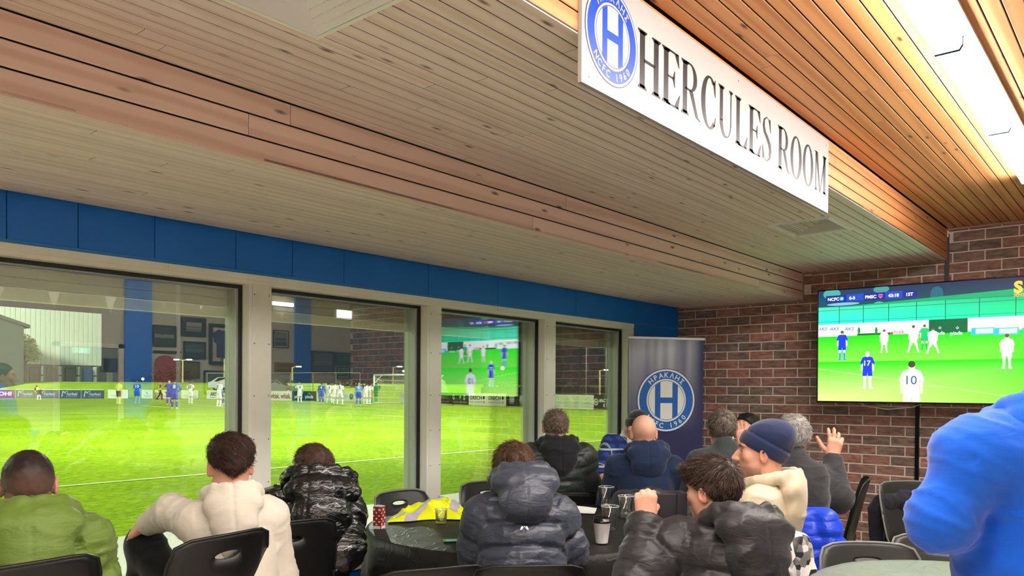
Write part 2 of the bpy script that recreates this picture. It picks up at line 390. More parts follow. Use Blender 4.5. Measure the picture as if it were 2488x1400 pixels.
sl = tag(MB().bbox((XN, YW-0.03, 0.33), (6.64, YW+0.15, 0.365), 0.004).box((XN, YW+0.02, 0.365), (6.64, YW+0.15, 0.42)).build('trim_3', M_white), kind='structure')
posts = [(0.93, 1.08), (2.445, 2.592), (3.845, 3.987), (5.205, 5.362), (6.53, 6.64)]
scr = mat('screw_steel', srgb(120, 116, 104), 0.4, metal=0.6)
for i, (a, b_) in enumerate(posts):
    p_ = tag(MB().bbox((a, YW-0.004, 0.36), (b_, YW+0.14, 2.09), 0.003).build('trim_%d' % (8+i), M_white), kind='structure')
    MB().box((a+0.02, YW-0.007, 0.37), (b_-0.008, YW-0.004, 2.085)).build('cover_strip', M_white, p_)
    sm = MB()
    for zz in (0.6, 0.95, 1.2, 1.45, 1.75, 2.03):
        for xx in (a+0.032, b_-0.02): sm.lathe([(0.0001, -0.0), (0.004, 0), (0.004, 0.002)], (0, 0, 0), 6); n_ = 18; sm.v[-n_:] = [(q[0]+xx, YW-0.0072-q[2], q[1]+zz) for q in sm.v[-n_:]]
    tag(sm.build('screw_head', scr, p_), kind='stuff')
# glazing: window_1..4 (the first runs on out of the frame to the left, a further bay beyond it)
M_glass = glassmat('window_glass')
M_shut = mat('shutter_slat', srgb(150, 152, 128), 0.6, var=0.04, vs=4)
M_shut2 = mat('shutter_bottom_bar', srgb(206, 206, 186), 0.5)
bays = [(1.08, 2.445), (2.592, 3.845), (3.987, 5.205), (5.362, 6.53)]
bays = [(XN+0.1, 0.93)]+bays
for i, (a, b_) in enumerate(bays):
    wd = MB()
    wd.bbox((a, GY-0.03, 0.42), (a+0.022, GY+0.03, 2.085), 0.003); wd.bbox((b_-0.03, GY-0.03, 0.42), (b_, GY+0.03, 2.085), 0.003)
    wd.bbox((a+0.022, GY-0.03, 2.06), (b_-0.03, GY+0.03, 2.085), 0.003); wd.bbox((a+0.022, GY-0.03, 0.42), (b_-0.03, GY+0.03, 0.45), 0.003)
    wo = tag(wd.build('window_%d' % (i+1), M_alu), kind='structure')
    MB().box((b_-0.012, GY-0.055, 0.42), (b_-0.001, GY-0.031, 2.085)).box((a+0.001, GY-0.055, 2.066), (b_-0.013, GY-0.031, 2.084)).build('gasket', M_gasket, wo)
    MB().box((a+0.02, GY-0.004, 0.445), (b_-0.028, GY+0.004, 2.065)).build('glass_pane', M_glass, wo)
    sh = MB().box((a, GY+0.045, 2.105), (b_, GY+0.30, 2.30)).build('shutter_box', M_shut, wo)
    for k in range(3): MB().bbox((a+0.004, GY+0.050, 1.968+k*0.047), (b_-0.004, GY+0.066, 2.013+k*0.047), 0.006).build('slat', M_shut, sh)
    MB().bbox((a+0.004, GY+0.048, 1.900), (b_-0.004, GY+0.070, 1.965), 0.006).build('bottom_bar', M_shut2, sh)
    MB().box((b_-0.030, GY+0.032, 0.45), (b_-0.002, GY+0.08, 2.1)).box((a+0.002, GY+0.032, 0.45), (a+0.02, GY+0.08, 2.1)).build('shutter_guide', M_alu, wo)
# outer eaves over the windows, so the sky is not seen above the shutters
tag(MB().box((XN, YW+0.16, 2.30), (XW+0.2, YW+0.9, 2.5)).build('trim_20', M_shut2), kind='structure')
# back and side walls (seen as reflections in the glass)
tag(MB().box((XN, YB-0.2, 0), (XW, YB, ZE+0.2)).build('wall_back', M_back), kind='structure')
tag(MB().box((XN-0.2, YB-0.2, 0), (XN, YW+0.2, ZE+0.2)).build('wall_front', M_back), kind='structure')
tag(MB().box((4.18, YB, 0), (4.50, YB+0.03, ZE)).box((6.55, YB, 0), (6.82, YB+0.03, ZE)).build('trim_21', M_blue), kind='structure')
tag(MB().box((4.815, YB, 0), (4.85, YB+0.05, ZE)).build('trim_22', M_white), kind='structure')
# door on the back wall
dr = tag(MB().box((3.40, YB, 0), (3.46, YB+0.04, 2.0)).box((4.10, YB, 0), (4.16, YB+0.04, 2.0)).box((3.40, YB, 1.95), (4.16, YB+0.04, 2.0)).build('door_1', M_white), kind='structure')
MB().bbox((3.462, YB+0.002, 0.0), (4.098, YB+0.03, 1.945), 0.004).build('door_leaf', mat('door_paint', srgb(110, 112, 104), 0.5), dr)
MB().tube([(4.03, YB+0.03, 1.0), (4.03, YB+0.06, 1.0), (3.93, YB+0.06, 1.0)], 0.009).build('door_handle', M_alu, dr)
MB().box((3.93, YB+0.031, 1.67), (4.09, YB+0.036, 1.83)).build('door_poster', mat('dark_poster', srgb(34, 46, 70), 0.4), dr)

# ---------------------------------------------------------------- strip lights (a run of batten fittings along the boards)
M_diff = mat('strip_diffuser', (0.9, 0.9, 0.9), 0.4, emit=(1.0, 0.965, 0.93), es=STRIP_E)
M_diffs = mat('strip_diffuser_side', (0.9, 0.9, 0.9), 0.4, emit=(1.0, 0.965, 0.93), es=STRIP_E*0.12)
M_fit = mat('strip_body', srgb(150, 128, 110), 0.5)
M_cap = mat('strip_end_cap', srgb(36, 46, 104), 0.5)
LYC = 0.668; LHW = 0.052
ends = [P(2290, 122, Z=ZE-0.05)[0], P(2425, 318, Z=ZE-0.05)[0]]
seg = ends[1]-ends[0]
for k in range(-4, 3):
    x1 = ends[0]+seg*k; x0 = x1-seg
    x1 = min(x1, XW-0.03)
    if x0 < XN+0.1 or x1-x0 < 0.3: continue
    t = empty('strip_light', (x0, LYC, ZE))
    vis = k >= 0
    tag(t, {0: 'white batten strip light nearest the top edge, with a blue-grey end cap', 1: 'white batten strip light in the middle of the glowing row on the ceiling',
            2: 'white batten strip light farthest along the row, next to the brick wall'}.get(k, ['', 'white batten strip light overhead, first one beyond the top edge', 'white batten strip light overhead, second one beyond the top edge', 'white batten strip light overhead, third one beyond the top edge', 'white batten strip light overhead, farthest beyond the top edge'][min(4, -k)] if k < 0 else ''), 'light', 'row of strip lights on the upper ceiling')
    L_ = x1-x0
    MB().bbox((0.002, -LHW-0.045, -0.016), (L_-0.002, LHW+0.012, -0.001), 0.003).build('light_body', M_fit, t)
    # rounded diffuser: half-round profile with a domed end
    d = MB(); pr = [(-LHW, -0.016), (-LHW, -0.045), (-LHW*0.8, -0.062), (LHW*0.8, -0.062), (LHW, -0.045), (LHW, -0.016)]; n = len(pr)
    vs = [(0.012, a, q) for a, q in pr]+[(L_-0.012, a, q) for a, q in pr]
    d.add(vs, [tuple(range(n))[::-1], tuple(range(n, 2*n))]+[(k2, k2+1, n+k2+1, n+k2) for k2 in range(n-1)]+[(n-1, 0, n, 2*n-1)])
    d.mi = [0]*len(d.mi)
    for f_i, f_ in enumerate(d.f):
        d.mi[f_i] = 0 if (len(f_) == 4 and all(d.v[k_][2] < -0.044 for k_ in f_)) else 1
    d.build('diffuser', [M_diff, M_diffs], t)
    for xx in (0.003, L_-0.011):
        e_ = MB(); pr2 = [(a*1.05, q*1.07) for a, q in pr]; vs = [(xx, a, q) for a, q in pr2]+[(xx+0.008, a, q) for a, q in pr2]
        e_.add(vs, [tuple(range(n)), tuple(range(2*n-1, n-1, -1))]+[(k2, n+k2, n+(k2+1) % n, (k2+1) % n) for k2 in range(n)]); e_.build('end_cap', M_cap, t)
# short light on the back wall (its reflection shows at the top of the second window)
t = tag(empty('wall_light', (6.18, YB, 2.64)), 'short white strip light on the rear wall, mirrored at the top of a window', 'light')
MB().bbox((0, 0.001, 0), (0.34, 0.02, 0.06), 0.003).build('light_body', M_white, t)
MB().bbox((0.008, 0.02, 0.006), (0.332, 0.05, 0.054), 0.006).build('diffuser', mat('wall_light_diffuser', (0.9, 0.9, 0.9), 0.4, emit=(1, 1, 0.97), es=WALL_E), t)

# ---------------------------------------------------------------- air vents in the boards
M_vent = mat('vent_white', srgb(232, 232, 226), 0.45)
M_ventd = mat('vent_throat', srgb(120, 120, 122), 0.6)
t = tag(empty('air_diffuser', (1.22, 1.79, ZC)), 'large square white air diffuser with nested louvres, near the top edge', 'vent')
H = 0.30
fr = MB()
for a, b_ in (((-H, -H), (H, -H+0.016)), ((-H, H-0.016), (H, H)), ((-H, -H+0.016), (-H+0.016, H-0.016)), ((H-0.016, -H+0.016), (H, H-0.016))): fr.box((a[0], a[1], -0.016), (b_[0], b_[1], 0.004))
fr.build('frame', mat('vent_rim', srgb(240, 240, 224), 0.4), t)
for i in range(6):
    h1 = H-0.018-i*0.040; h0 = h1-0.032
    m_ = MB()
    q1, q0 = -0.014, 0.012
    vs = [(-h1, -h1, q1), (h1, -h1, q1), (h1, h1, q1), (-h1, h1, q1), (-h0, -h0, q0), (h0, -h0, q0), (h0, h0, q0), (-h0, h0, q0)]
    vs += [(x, y_, z_+0.003) for x, y_, z_ in vs]
    fs = []
    for k in range(4):
        k2 = (k+1) % 4; fs += [(k, 4+k, 4+k2, k2), (8+k, 8+k2, 12+k2, 12+k), (k, k2, 8+k2, 8+k), (4+k, 12+k, 12+k2, 4+k2)]
    m_.add(vs, fs); m_.build('louvre', M_vent, t)
MB().box((-0.28, -0.28, 0.0125), (0.28, 0.28, 0.016)).build('throat', M_ventd, t)
t = tag(empty('air_grille', (5.435, 1.875, ZC)), 'small square white air grille with angled fins, past the end of the sign', 'vent')
hx, hy = 0.245, 0.205
fr = MB()
for a, b_ in (((-hx, -hy), (hx, -hy+0.022)), ((-hx, hy-0.022), (hx, hy)), ((-hx, -hy+0.022), (-hx+0.022, hy-0.022)), ((hx-0.022, -hy+0.022), (hx, hy-0.022))): fr.box((a[0], a[1], -0.012), (b_[0], b_[1], 0.004))
fr.build('frame', M_vent, t)
for k in range(15):      # two sets of fins, split along the diagonal
    yk = -hy+0.03+k*(2*hy-0.06)/14; xk = -hx+0.03+(k/14.0)*(2*hx-0.06)
    R_ = Matrix.Rotation(math.radians(40), 3, 'X')
    MB().box((-hx+0.022, yk-0.011, -0.004), (max(-hx+0.03, xk-0.004), yk+0.011, -0.002), rot=R_, c=(0, yk, -0.003)).build('fin', M_vent, t)
for k in range(12):
    xk = -hx+0.05+k*(2*hx-0.075)/12; ytop = -hy+0.03+((xk+hx-0.03)/(2*hx-0.06))*(2*hy-0.06)
    R_ = Matrix.Rotation(math.radians(-40), 3, 'Y')
    MB().box((xk-0.011, -hy+0.022, -0.004), (xk+0.011, max(-hy+0.03, ytop-0.006), -0.002), rot=R_, c=(xk, 0, -0.003)).build('fin', M_vent, t)
MB().box((-hx+0.01, -hy+0.01, 0.0125), (hx-0.01, hy-0.01, 0.016)).build('throat', mat('grille_throat', srgb(56, 56, 62), 0.7), t)

# ---------------------------------------------------------------- emblem (round club badge), built from flat printed layers
C_W = srgb(244, 244, 240); C_B = srgb(36, 106, 200); C_B2 = srgb(0, 92, 244); C_NV = srgb(60, 66, 130)
def emblem(fp, x, y, R, blue, lay=1, thin=srgb(96, 96, 120)):
    if thin is not None: fp.ell(x, y-R*0.0, R*1.025, R*1.025, C_NV if thin else C_W, lay)
    fp.ell(x, y, R, R, C_W, lay+1); fp.ell(x, y, R*0.945, R*0.945, blue, lay+2)
    fp.ell(x, y, R*0.69, R*0.69, C_W, lay+3); fp.ring(x, y, R*0.625, R*0.64, srgb(70, 80, 120), lay+4)
    r = R*0.62
    def strip(x0, x1):
        pts = []
        for k in range(9):
            a = x0+(x1-x0)*k/8; pts.append((x+a, y+math.sqrt(max(0, r*r-a*a))))
        for k in range(9):
            a = x1+(x0-x1)*k/8; pts.append((x+a, y-math.sqrt(max(0, r*r-a*a))))
        fp.poly(pts[::-1], blue, lay+4)
    strip(-R*0.40, -R*0.21); strip(R*0.21, R*0.40); fp.rect(x-R*0.21, y-R*0.09, x+R*0.21, y+R*0.09, blue, lay+4)
    rr = R*0.815; h = R*0.165
    for i, ch in enumerate('HPAK\u039bH\u03a3'):
        a = math.radians(132-i*84/6.0)+0
        cx, cy = x+math.cos(a)*(rr-h/2), y+math.sin(a)*(rr-h/2); ro = a-PI/2
        glyph(fp, ch, cx, cy, h, C_W, lay+3, ro)
    for i, ch in enumerate('NCFC 1960'):
        a = math.radians(222+i*96/8.0)
        cx, cy = x+math.cos(a)*(rr+h/2), y+math.sin(a)*(rr+h/2); ro = a+PI/2
        if ch != ' ': glyph(fp, ch, cx, cy, h*0.95, C_W, lay+3, ro)
def glyph(fp, ch, x, y, h, col, lay, ro):
    """one letter centred on (x, y) at its foot, turned by ro; the two Greek capitals are drawn as strokes"""
    ca, sa = math.cos(ro), math.sin(ro)
    T = lambda a, b: (x+a*ca-b*sa, y+a*sa+b*ca)
    st = 0.17*h
    def stroke(p, q):
        dx, dy = q[0]-p[0], q[1]-p[1]; l = math.hypot(dx, dy); nx, ny = -dy/l*st/2, dx/l*st/2
        fp.poly([T(p[0]-nx, p[1]-ny), T(q[0]-nx, q[1]-ny), T(q[0]+nx, q[1]+ny), T(p[0]+nx, p[1]+ny)][::1], col, lay)
    if ch == '\u039b':
        stroke((-0.38*h, 0), (0, h)); stroke((0, h), (0.38*h, 0))
    elif ch == '\u03a3':
        stroke((-0.32*h, 0.08*h), (0.36*h, 0.08*h)); stroke((-0.32*h, 0.92*h), (0.36*h, 0.92*h)); stroke((-0.3*h, 0.9*h), (0.08*h, 0.5*h)); stroke((0.08*h, 0.5*h), (-0.3*h, 0.1*h))
    else:
        v, f = text_geo(ch, 0.015, 1.0); x0, x1 = v[:, 0].min(), v[:, 0].max(); k = h/0.70
        fp.put([T((a-(x0+x1)/2)*k, b*k) for a, b, _ in v], f, col, lay)

# ---------------------------------------------------------------- the room sign on the bulkhead
M_print = attrmat('sign_print', rough=0.35)
SX0, SX1, SZ0, SZ1, SY = 2.035, 4.395, 2.473, 2.866, 1.44
t = tag(empty('room_sign', (0, 0, 0)), 'long white sign reading HERCULES ROOM with a round blue badge', 'sign')
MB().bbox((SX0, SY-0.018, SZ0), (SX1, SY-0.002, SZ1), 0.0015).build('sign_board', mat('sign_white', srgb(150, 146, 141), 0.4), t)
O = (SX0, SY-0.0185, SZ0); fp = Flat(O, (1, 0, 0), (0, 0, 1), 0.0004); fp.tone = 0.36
emblem(fp, 2.211-SX0, 0.200, 0.158, C_B2); fp.build('emblem', M_print, t)
fp = Flat(O, (1, 0, 0), (0, 0, 1), 0.0005); K = srgb(22, 20, 24)
def serif_word(fp, word, x0, x1, y0, h, col):
    """a condensed bold roman drawn from stems, hairlines, bowls and bracketed serifs"""
    adv = {'H': 1.0, 'E': 0.86, 'R': 0.95, 'C': 0.9, 'U': 0.98, 'L': 0.82, 'S': 0.72, 'O': 1.0, 'M': 1.2, ' ': 0.34}
    gap = 0.07; tot = sum(adv[c]+gap for c in word)-gap; k = (x1-x0)/tot; x = x0
    def P4(a): fp.poly(a, col, 1)
    for c in word:
        w_ = adv[c]*k; s = 0.17*k; th = 0.030*h; sw = 0.055*k; t_ = lambda a, b: (x+a*k, y0+b*h)
        def R4(a, b, a1, b1): fp.poly([t_(a, b), t_(a1, b), t_(a1, b1), t_(a, b1)], col, 1)
        def serif(a, a1, foot):   # slab with bracket under/over a stem a..a1
            z0, z1, zb = (0, 0.025, 0.07) if foot else (1, 0.975, 0.93)
            pts = [t_(a-0.09, z0), t_(a1+0.09, z0), t_(a1+0.09, z1), t_(a1+0.01, zb), t_(a-0.01, zb), t_(a-0.09, z1)]
            fp.poly(pts if foot else pts[::-1], col, 1)
        def bowl(cx, cy, ro, ri, ho, hi, a0, a1, n=20):
            pts = []
            for i in range(n+1):
                q = math.radians(a0+(a1-a0)*i/n); pts.append(t_(cx+ro*math.cos(q), cy+ho*math.sin(q)))
            for i in range(n+1):
                q = math.radians(a0+(a1-a0)*i/n); pts.append(t_(cx+ri*math.cos(q), cy+hi*math.sin(q)))
            m = n+1
            fp.put(pts, [(i, i+1, m+i+1, m+i)[::-1] for i in range(n)], col, 1)
        A = adv[c]
        if c == 'H':
            for a in (0.09, A-0.30): R4(a, 0.02, a+0.21, 0.98); serif(a, a+0.21, True); serif(a, a+0.21, False)
            R4(0.26, 0.475, A-0.26, 0.53)
        elif c in 'EL':
            R4(0.09, 0.02, 0.30, 0.98); serif(0.09, 0.30, True); serif(0.09, 0.30, False); R4(0.2, 0, A-0.05, 0.035)
            fp.poly([t_(A-0.08, 0.0), t_(A+0.02, 0.27), t_(A-0.02, 0.27), t_(A-0.26, 0.03)], col, 1)
            if c == 'E':
                R4(0.2, 0.965, A-0.08, 1.0); fp.poly([t_(A-0.07, 1.0), t_(A-0.26, 0.97), t_(A-0.06, 0.76), t_(A-0.03, 0.76)], col, 1)
                R4(0.26, 0.495, A-0.3, 0.53); fp.poly([t_(A-0.27, 0.36), t_(A-0.24, 0.36), t_(A-0.24, 0.66), t_(A-0.27, 0.66), t_(A-0.36, 0.512)], col, 1)
        elif c == 'R':
            R4(0.09, 0.02, 0.30, 0.98); serif(0.09, 0.30, True); serif(0.09, 0.30, False)
            R4(0.2, 0.965, 0.48, 1.0); R4(0.2, 0.475, 0.48, 0.51); bowl(0.46, 0.7375, 0.36, 0.17, 0.2625, 0.2275, -90, 90)
            fp.poly([t_(0.40, 0.49), t_(0.76, 0.04), t_(A+0.06, 0.0), t_(A+0.06, 0.028), t_(A-0.06, 0.06), t_(0.60, 0.49)], col, 1)
        elif c == 'O': bowl(A/2, 0.5, 0.48, 0.265, 0.52, 0.475, 0, 360, 40)
        elif c == 'C':
            bowl(0.50, 0.5, 0.47, 0.245, 0.52, 0.475, 52, 312, 32)
            fp.poly([t_(0.66, 0.95), t_(0.80, 0.66), t_(0.835, 0.66), t_(0.82, 1.0), t_(0.79, 1.0), t_(0.76, 0.94)][::-1], col, 1)
            fp.poly([t_(0.70, 0.05), t_(0.80, 0.08), t_(0.86, 0.26), t_(0.83, 0.28)], col, 1)
        elif c == 'U':
            R4(0.12, 0.3, 0.30, 0.98); serif(0.12, 0.30, False); R4(A-0.22, 0.3, A-0.16, 0.98); serif(A-0.22, A-0.16, False)
            pts = []; n = 18
            for i in range(n+1):
                q = math.radians(180+180*i/n); pts.append(t_((0.12+A-0.16)/2+(A-0.28)/2*math.cos(q), 0.32+0.335*math.sin(q)))
            for i in range(n+1):
                q = math.radians(180+180*i/n); pts.append(t_((0.30+A-0.22)/2+(A-0.52)/2*math.cos(q), 0.32+0.285*math.sin(q)))
            fp.put(pts, [(i, i+1, n+2+i, n+1+i) for i in range(n)], col, 1)
        elif c == 'S':
            path = [(0.62, 0.80), (0.56, 0.93), (0.36, 0.99), (0.17, 0.90), (0.13, 0.76), (0.22, 0.63), (0.40, 0.53), (0.56, 0.42), (0.63, 0.27), (0.58, 0.10), (0.38, 0.01), (0.18, 0.05), (0.09, 0.22)]
            wid = [0.02, 0.03, 0.05, 0.10, 0.15, 0.19, 0.20, 0.20, 0.16, 0.11, 0.05, 0.03, 0.02]
            l, r_ = [], []
            for i, (a, b) in enumerate(path):
                p0, p1 = path[max(0, i-1)], path[min(len(path)-1, i+1)]; dx, dy = (p1[0]-p0[0]), (p1[1]-p0[1])*2.2; ll = math.hypot(dx, dy)
                nx, ny = -dy/ll*wid[i]/2, dx/ll*wid[i]/2/2.2; l.append(t_(a+nx, b+ny)); r_.append(t_(a-nx, b-ny))
            m = len(path); fp.put(l+r_, [(i, m+i, m+i+1, i+1) for i in range(m-1)], col, 1)
            fp.poly([t_(0.62, 0.98), t_(0.59, 0.98), t_(0.5, 0.93), t_(0.63, 0.68), t_(0.66, 0.68)], col, 1)
            fp.poly([t_(0.06, 0.02), t_(0.09, 0.02), t_(0.19, 0.07), t_(0.08, 0.33), t_(0.05, 0.33)], col, 1)
        elif c == 'M':
            R4(0.13, 0.02, 0.205, 0.98); serif(0.13, 0.205, True); R4(A-0.30, 0.02, A-0.09, 0.98); serif(A-0.28, A-0.10, True); serif(A-0.28, A-0.10, False)
            R4(0.02, 0.975, 0.26, 1.0); fp.poly([t_(0.12, 1.0), t_(A/2-0.07, 0.0), t_(A/2-0.0, 0.0), t_(0.34, 1.0)], col, 1)
            fp.poly([t_(A/2-0.06, 0.0), t_(A/2, 0.0), t_(A-0.10, 1.0), t_(A-0.2, 1.0)], col, 1)
        x += (A+gap)*k
serif_word(fp, 'HERCULES ROOM', 2.375-SX0, 4.358-SX0, 0.088, 0.206, K); fp.build('lettering', M_print, t)
for xx in (SX0+0.04, (SX0+SX1)/2, SX1-0.04):
    for zz in (SZ0+0.03, SZ1-0.03):
        m_ = MB().lathe([(0.0001, 0.0015), (0.004, 0.001), (0.005, 0.0)], (0, 0, 0), 8); m_.v = [(q[0]+xx, SY-0.018-q[2], q[1]+zz) for q in m_.v]; m_.build('screw', scr, t)
# ================================================================ FITTINGS AND FURNITURE
M_black = mat('black_plastic', srgb(14, 13, 13), 0.42, bump=0.05, bs=400)
M_blackgloss = mat('black_gloss', srgb(14, 14, 16), 0.25)
M_grey = mat('charcoal_plastic', srgb(40, 42, 40), 0.42, bump=0.05, bs=400)
M_leg = mat('chair_tube', srgb(40, 40, 42), 0.35, metal=0.6)
# ---------------------------------------------------------------- television
tl = P(1988, 706, X=TVX); bl = P(1982, 978, X=TVX)
TY0 = (tl[1]+bl[1])/2; TZ1 = tl[2]; TZ0 = bl[2]; TH = TZ1-TZ0; TW = TH*16/9.0*0.985
t = tag(empty('television', (TVX, TY0-TW/2, TZ0)), 'large black flat television on the brick wall showing a football match', 'television')
yy0, yy1 = -TW/2, TW/2
MB().bbox((0.004, yy0, 0), (0.055, yy1, TH), 0.006).build('case', M_blackgloss, t)
b = MB(); bz = 0.009
b.bbox((-0.004, yy0, 0), (0.006, yy1, bz+0.006), 0.002).bbox((-0.004, yy0, TH-bz), (0.006, yy1, TH), 0.002).bbox((-0.004, yy0, bz), (0.006, yy0+bz, TH-bz), 0.002).bbox((-0.004, yy1-bz, bz), (0.006, yy1, TH-bz), 0.002)
b.build('bezel', M_blackgloss, t)
MB().box((0.055, -0.28, 0.30), (0.13, 0.28, 0.72)).box((0.13, -0.06, 0.38), (XW-TVX-0.05, 0.06, 0.48)).box((XW-TVX-0.05, -0.2, 0.25), (XW-TVX-0.006, 0.2, 0.75)).build('wall_bracket', M_steel, t)
cab = MB(); cab.tube([(0.05, yy1-0.30, 0.02), (0.06, yy1-0.42, -0.03), (0.06, yy1-0.58, -0.05), (0.06, yy1-0.76, -0.03), (0.05, yy1-0.9, 0.02)], 0.005, 6)
cab.tube([(0.06, yy1-0.45, 0.02), (0.07, yy1-0.5, -0.012), (0.07, yy1-0.56, -0.016), (0.06, yy1-0.62, 0.02)], 0.004, 6); cab.build('cable', M_alu, t)
tv = Flat((0.0035, TW/2, 0), (0, -1, 0), (0, 0, 1), 0.00035)
def q(cx, cy):   # survey of the picture on the screen: crop pixel -> screen metres
    p = P(1880+cx*0.29995, 640+cy*0.3, X=TVX); return (TY0-p[1], p[2]-TZ0)
def Q(pts, c, lay=2, cols=None): tv.poly([q(*p) for p in pts][::-1], c, lay, None if cols is None else cols[::-1])
g = srgb
x1 = TW-bz; x0 = bz+0.002; tv.clip = (x0, bz+0.006, x1, TH-bz)
def yv(cy, cx=400): return q(cx, cy)[1]
gtop, fence0, fence1 = q(360, 598)[1], q(360, 350)[1], q(360, 500)[1]
tv.rect(x0, fence0-0.02, x1, TH-bz-0.002, g(20, 60, 84), 1, [g(14, 70, 80), g(24, 60, 80), g(34, 32, 60), g(20, 50, 84)])
for cx, cy, rx, ry, c in ((470, 250, 70, 45, g(60, 140, 130)), (870, 210, 60, 30, g(60, 120, 124)), (1320, 250, 45, 60, g(32, 84, 98)), (850, 330, 40, 20, g(84, 150, 150)), (560, 330, 130, 12, g(110, 150, 180)), (1800, 300, 170, 50, g(44, 70, 80))):
    a, b_ = q(cx, cy); tv.ell(a, b_, rx*0.00106, ry*0.00106, c, 2, 24)
tv.rect(x0, fence1-0.01, x1, fence0-0.012, g(10, 190, 120), 3, [g(40, 225, 190), g(10, 215, 120), g(10, 150, 84), g(60, 190, 150)])
tv.poly([(x0, fence0-0.02), (x1, fence0-0.005), (x1, fence0+0.055), (x0+0.3, fence0-0.01)], g(16, 140, 90), 4)
for cx in (530, 725, 930, 1155, 1390, 1665, 1960, 2200): a = q(cx, 420)[0]; tv.rect(a-0.003, fence1-0.01, a+0.003, fence0-0.012, g(12, 96, 70), 5)
tv.rect(x0, fence0-0.045, x1, fence0-0.041, g(12, 110, 80), 5); tv.rect(x0, fence1+0.022, x1, fence1+0.026, g(16, 120, 80), 5)
tv.rect(x0, gtop, x1, fence1, g(232, 236, 236), 6); tv.rect(x0+0.33, gtop, x0+0.62, gtop+0.018, g(20, 90, 30), 7)
tv.rect(x0, bz+0.006, x1, gtop, g(0, 240, 0), 6, [g(170, 235, 90), g(90, 240, 20), g(0, 210, 10), g(0, 226, 10)])
tv.rect(x0, bz+0.006, x1, q(400, 800)[1], g(120, 236, 50), 7, [g(190, 236, 120), g(110, 240, 40), g(0, 236, 0), g(20, 236, 0)])
for (a, b_) in (((350, 855), (2400, 1130)), ((350, 960), (1500, 1010))):
    p0, p1 = q(*a), q(*b_); tv.poly([(p0[0], p0[1]-0.004), (min(x1, p1[0]), p1[1]-0.004), (min(x1, p1[0]), p1[1]+0.004), (p0[0], p0[1]+0.004)], g(150, 250, 110), 8)
for cx in (385, 480, 600): a, b_ = q(cx, 545); tv.text('\u2018AKS' if 0 else 'AKS', a-0.03, b_, 0.03, g(60, 100, 120), 8, shear=0.2)
a, b_ = q(935, 575); tv.text('whisk.', a, b_, 0.036, g(170, 70, 110), 8, 0.01); a, b_ = q(1090, 575); tv.text('whisk.', a, b_, 0.036, g(170, 70, 110), 8, 0.01)
a, b_ = q(1255, 585); a2 = q(1570, 585)[0]; tv.rect(a, gtop-0.005, a2, fence1, g(6, 84, 50), 8)
for cx in (1290, 1430): a, b_ = q(cx, 580); tv.text('piada', a, b_, 0.03, g(210, 240, 220), 9, 0.01); tv.ring(a+0.05, b_+0.055, 0.008, 0.012, g(210, 240, 220), 9, 4)
for cx in (1600, 1790, 2010): a, b_ = q(cx, 560); tv.rect(a, b_-0.02, min(x1, a+0.16), b_+0.035, g(40, 160, 230) if cx < 2000 else g(30, 180, 90), 8); tv.rect(a+0.03, b_-0.012, min(x1, a+0.15), b_+0.028, g(170, 220, 240), 9)
for cx in (690, 830): a, b_ = q(cx, 545); tv.ell(a, b_, 0.012, 0.03, g(30, 120, 50), 8, 12)
def man(cx, cyt, cyb, shirt, short, sock, hair=g(90, 70, 50), num=None, stride=0.0, lay=10):
    a, yt = q(cx, cyt); _, ybm = q(cx, cyb); h = yt-ybm; sk = g(240, 200, 170)
    E_ = lambda x, y, rx, ry, c, l: tv.ell(a+x*h, ybm+y*h, rx*h, ry*h, c, l, 16)
    Pn = lambda pts, c, l: tv.poly([(a+x*h, ybm+y*h) for x, y in pts], c, l)
    st = stride
    Pn([(-0.10-st, 0.03), (-0.05-st, 0.03), (-0.01, 0.5), (-0.10, 0.5)], sock, lay); Pn([(0.05+st, 0.03), (0.10+st, 0.03), (0.10, 0.5), (0.01, 0.5)], sock, lay)
    E_(-0.085-st, 0.02, 0.05, 0.022, sock, lay); E_(0.09+st, 0.02, 0.05, 0.022, sock, lay)
    Pn([(-0.11, 0.25), (-0.045, 0.25), (-0.01, 0.5), (-0.11, 0.5)], sk, lay+1); Pn([(0.045, 0.25), (0.105, 0.25), (0.11, 0.5), (0.01, 0.5)], sk, lay+1)
    Pn([(-0.13, 0.34), (-0.01, 0.34), (0, 0.44), (0.01, 0.34), (0.13, 0.34), (0.115, 0.56), (-0.115, 0.56)], short, lay+2)
    Pn([(-0.17, 0.48), (-0.13, 0.47), (-0.12, 0.66), (-0.165, 0.68)], sk, lay+1); Pn([(0.13, 0.47), (0.17, 0.48), (0.165, 0.68), (0.12, 0.66)], sk, lay+1)
    Pn([(-0.115, 0.52), (0.115, 0.52), (0.115, 0.70), (0.165, 0.64), (0.185, 0.70), (0.13, 0.84), (0.05, 0.865), (-0.05, 0.865), (-0.13, 0.84), (-0.185, 0.70), (-0.165, 0.64), (-0.115, 0.70)], shirt, lay+3)
    E_(0, 0.92, 0.052, 0.072, sk, lay+3); E_(0, 0.945, 0.055, 0.055, hair, lay+4)
    if num: tv.text(num, a, ybm+0.62*h, 0.14*h, g(60, 80, 140) if shirt[0] > 0.5 else g(236, 240, 250), lay+4, 0.01, align='c')
BL = g(20, 50, 220); WH = g(232, 236, 250)
man(555, 545, 785, BL, BL, g(60, 120, 240)); man(895, 535, 725, WH, WH, WH, stride=0.03); man(1132, 500, 720, WH, WH, WH, stride=0.09); man(1222, 495, 700, g(10, 170, 90), g(10, 160, 90), g(10, 160, 90))
man(1290, 520, 730, WH, WH, WH, stride=0.12); man(1890, 570, 855, WH, WH, WH); man(760, 715, 1015, BL, BL, g(220, 240, 250), g(230, 220, 190), '17'); man(1118, 790, 1290, WH, WH, WH, g(60, 56, 50), '10')
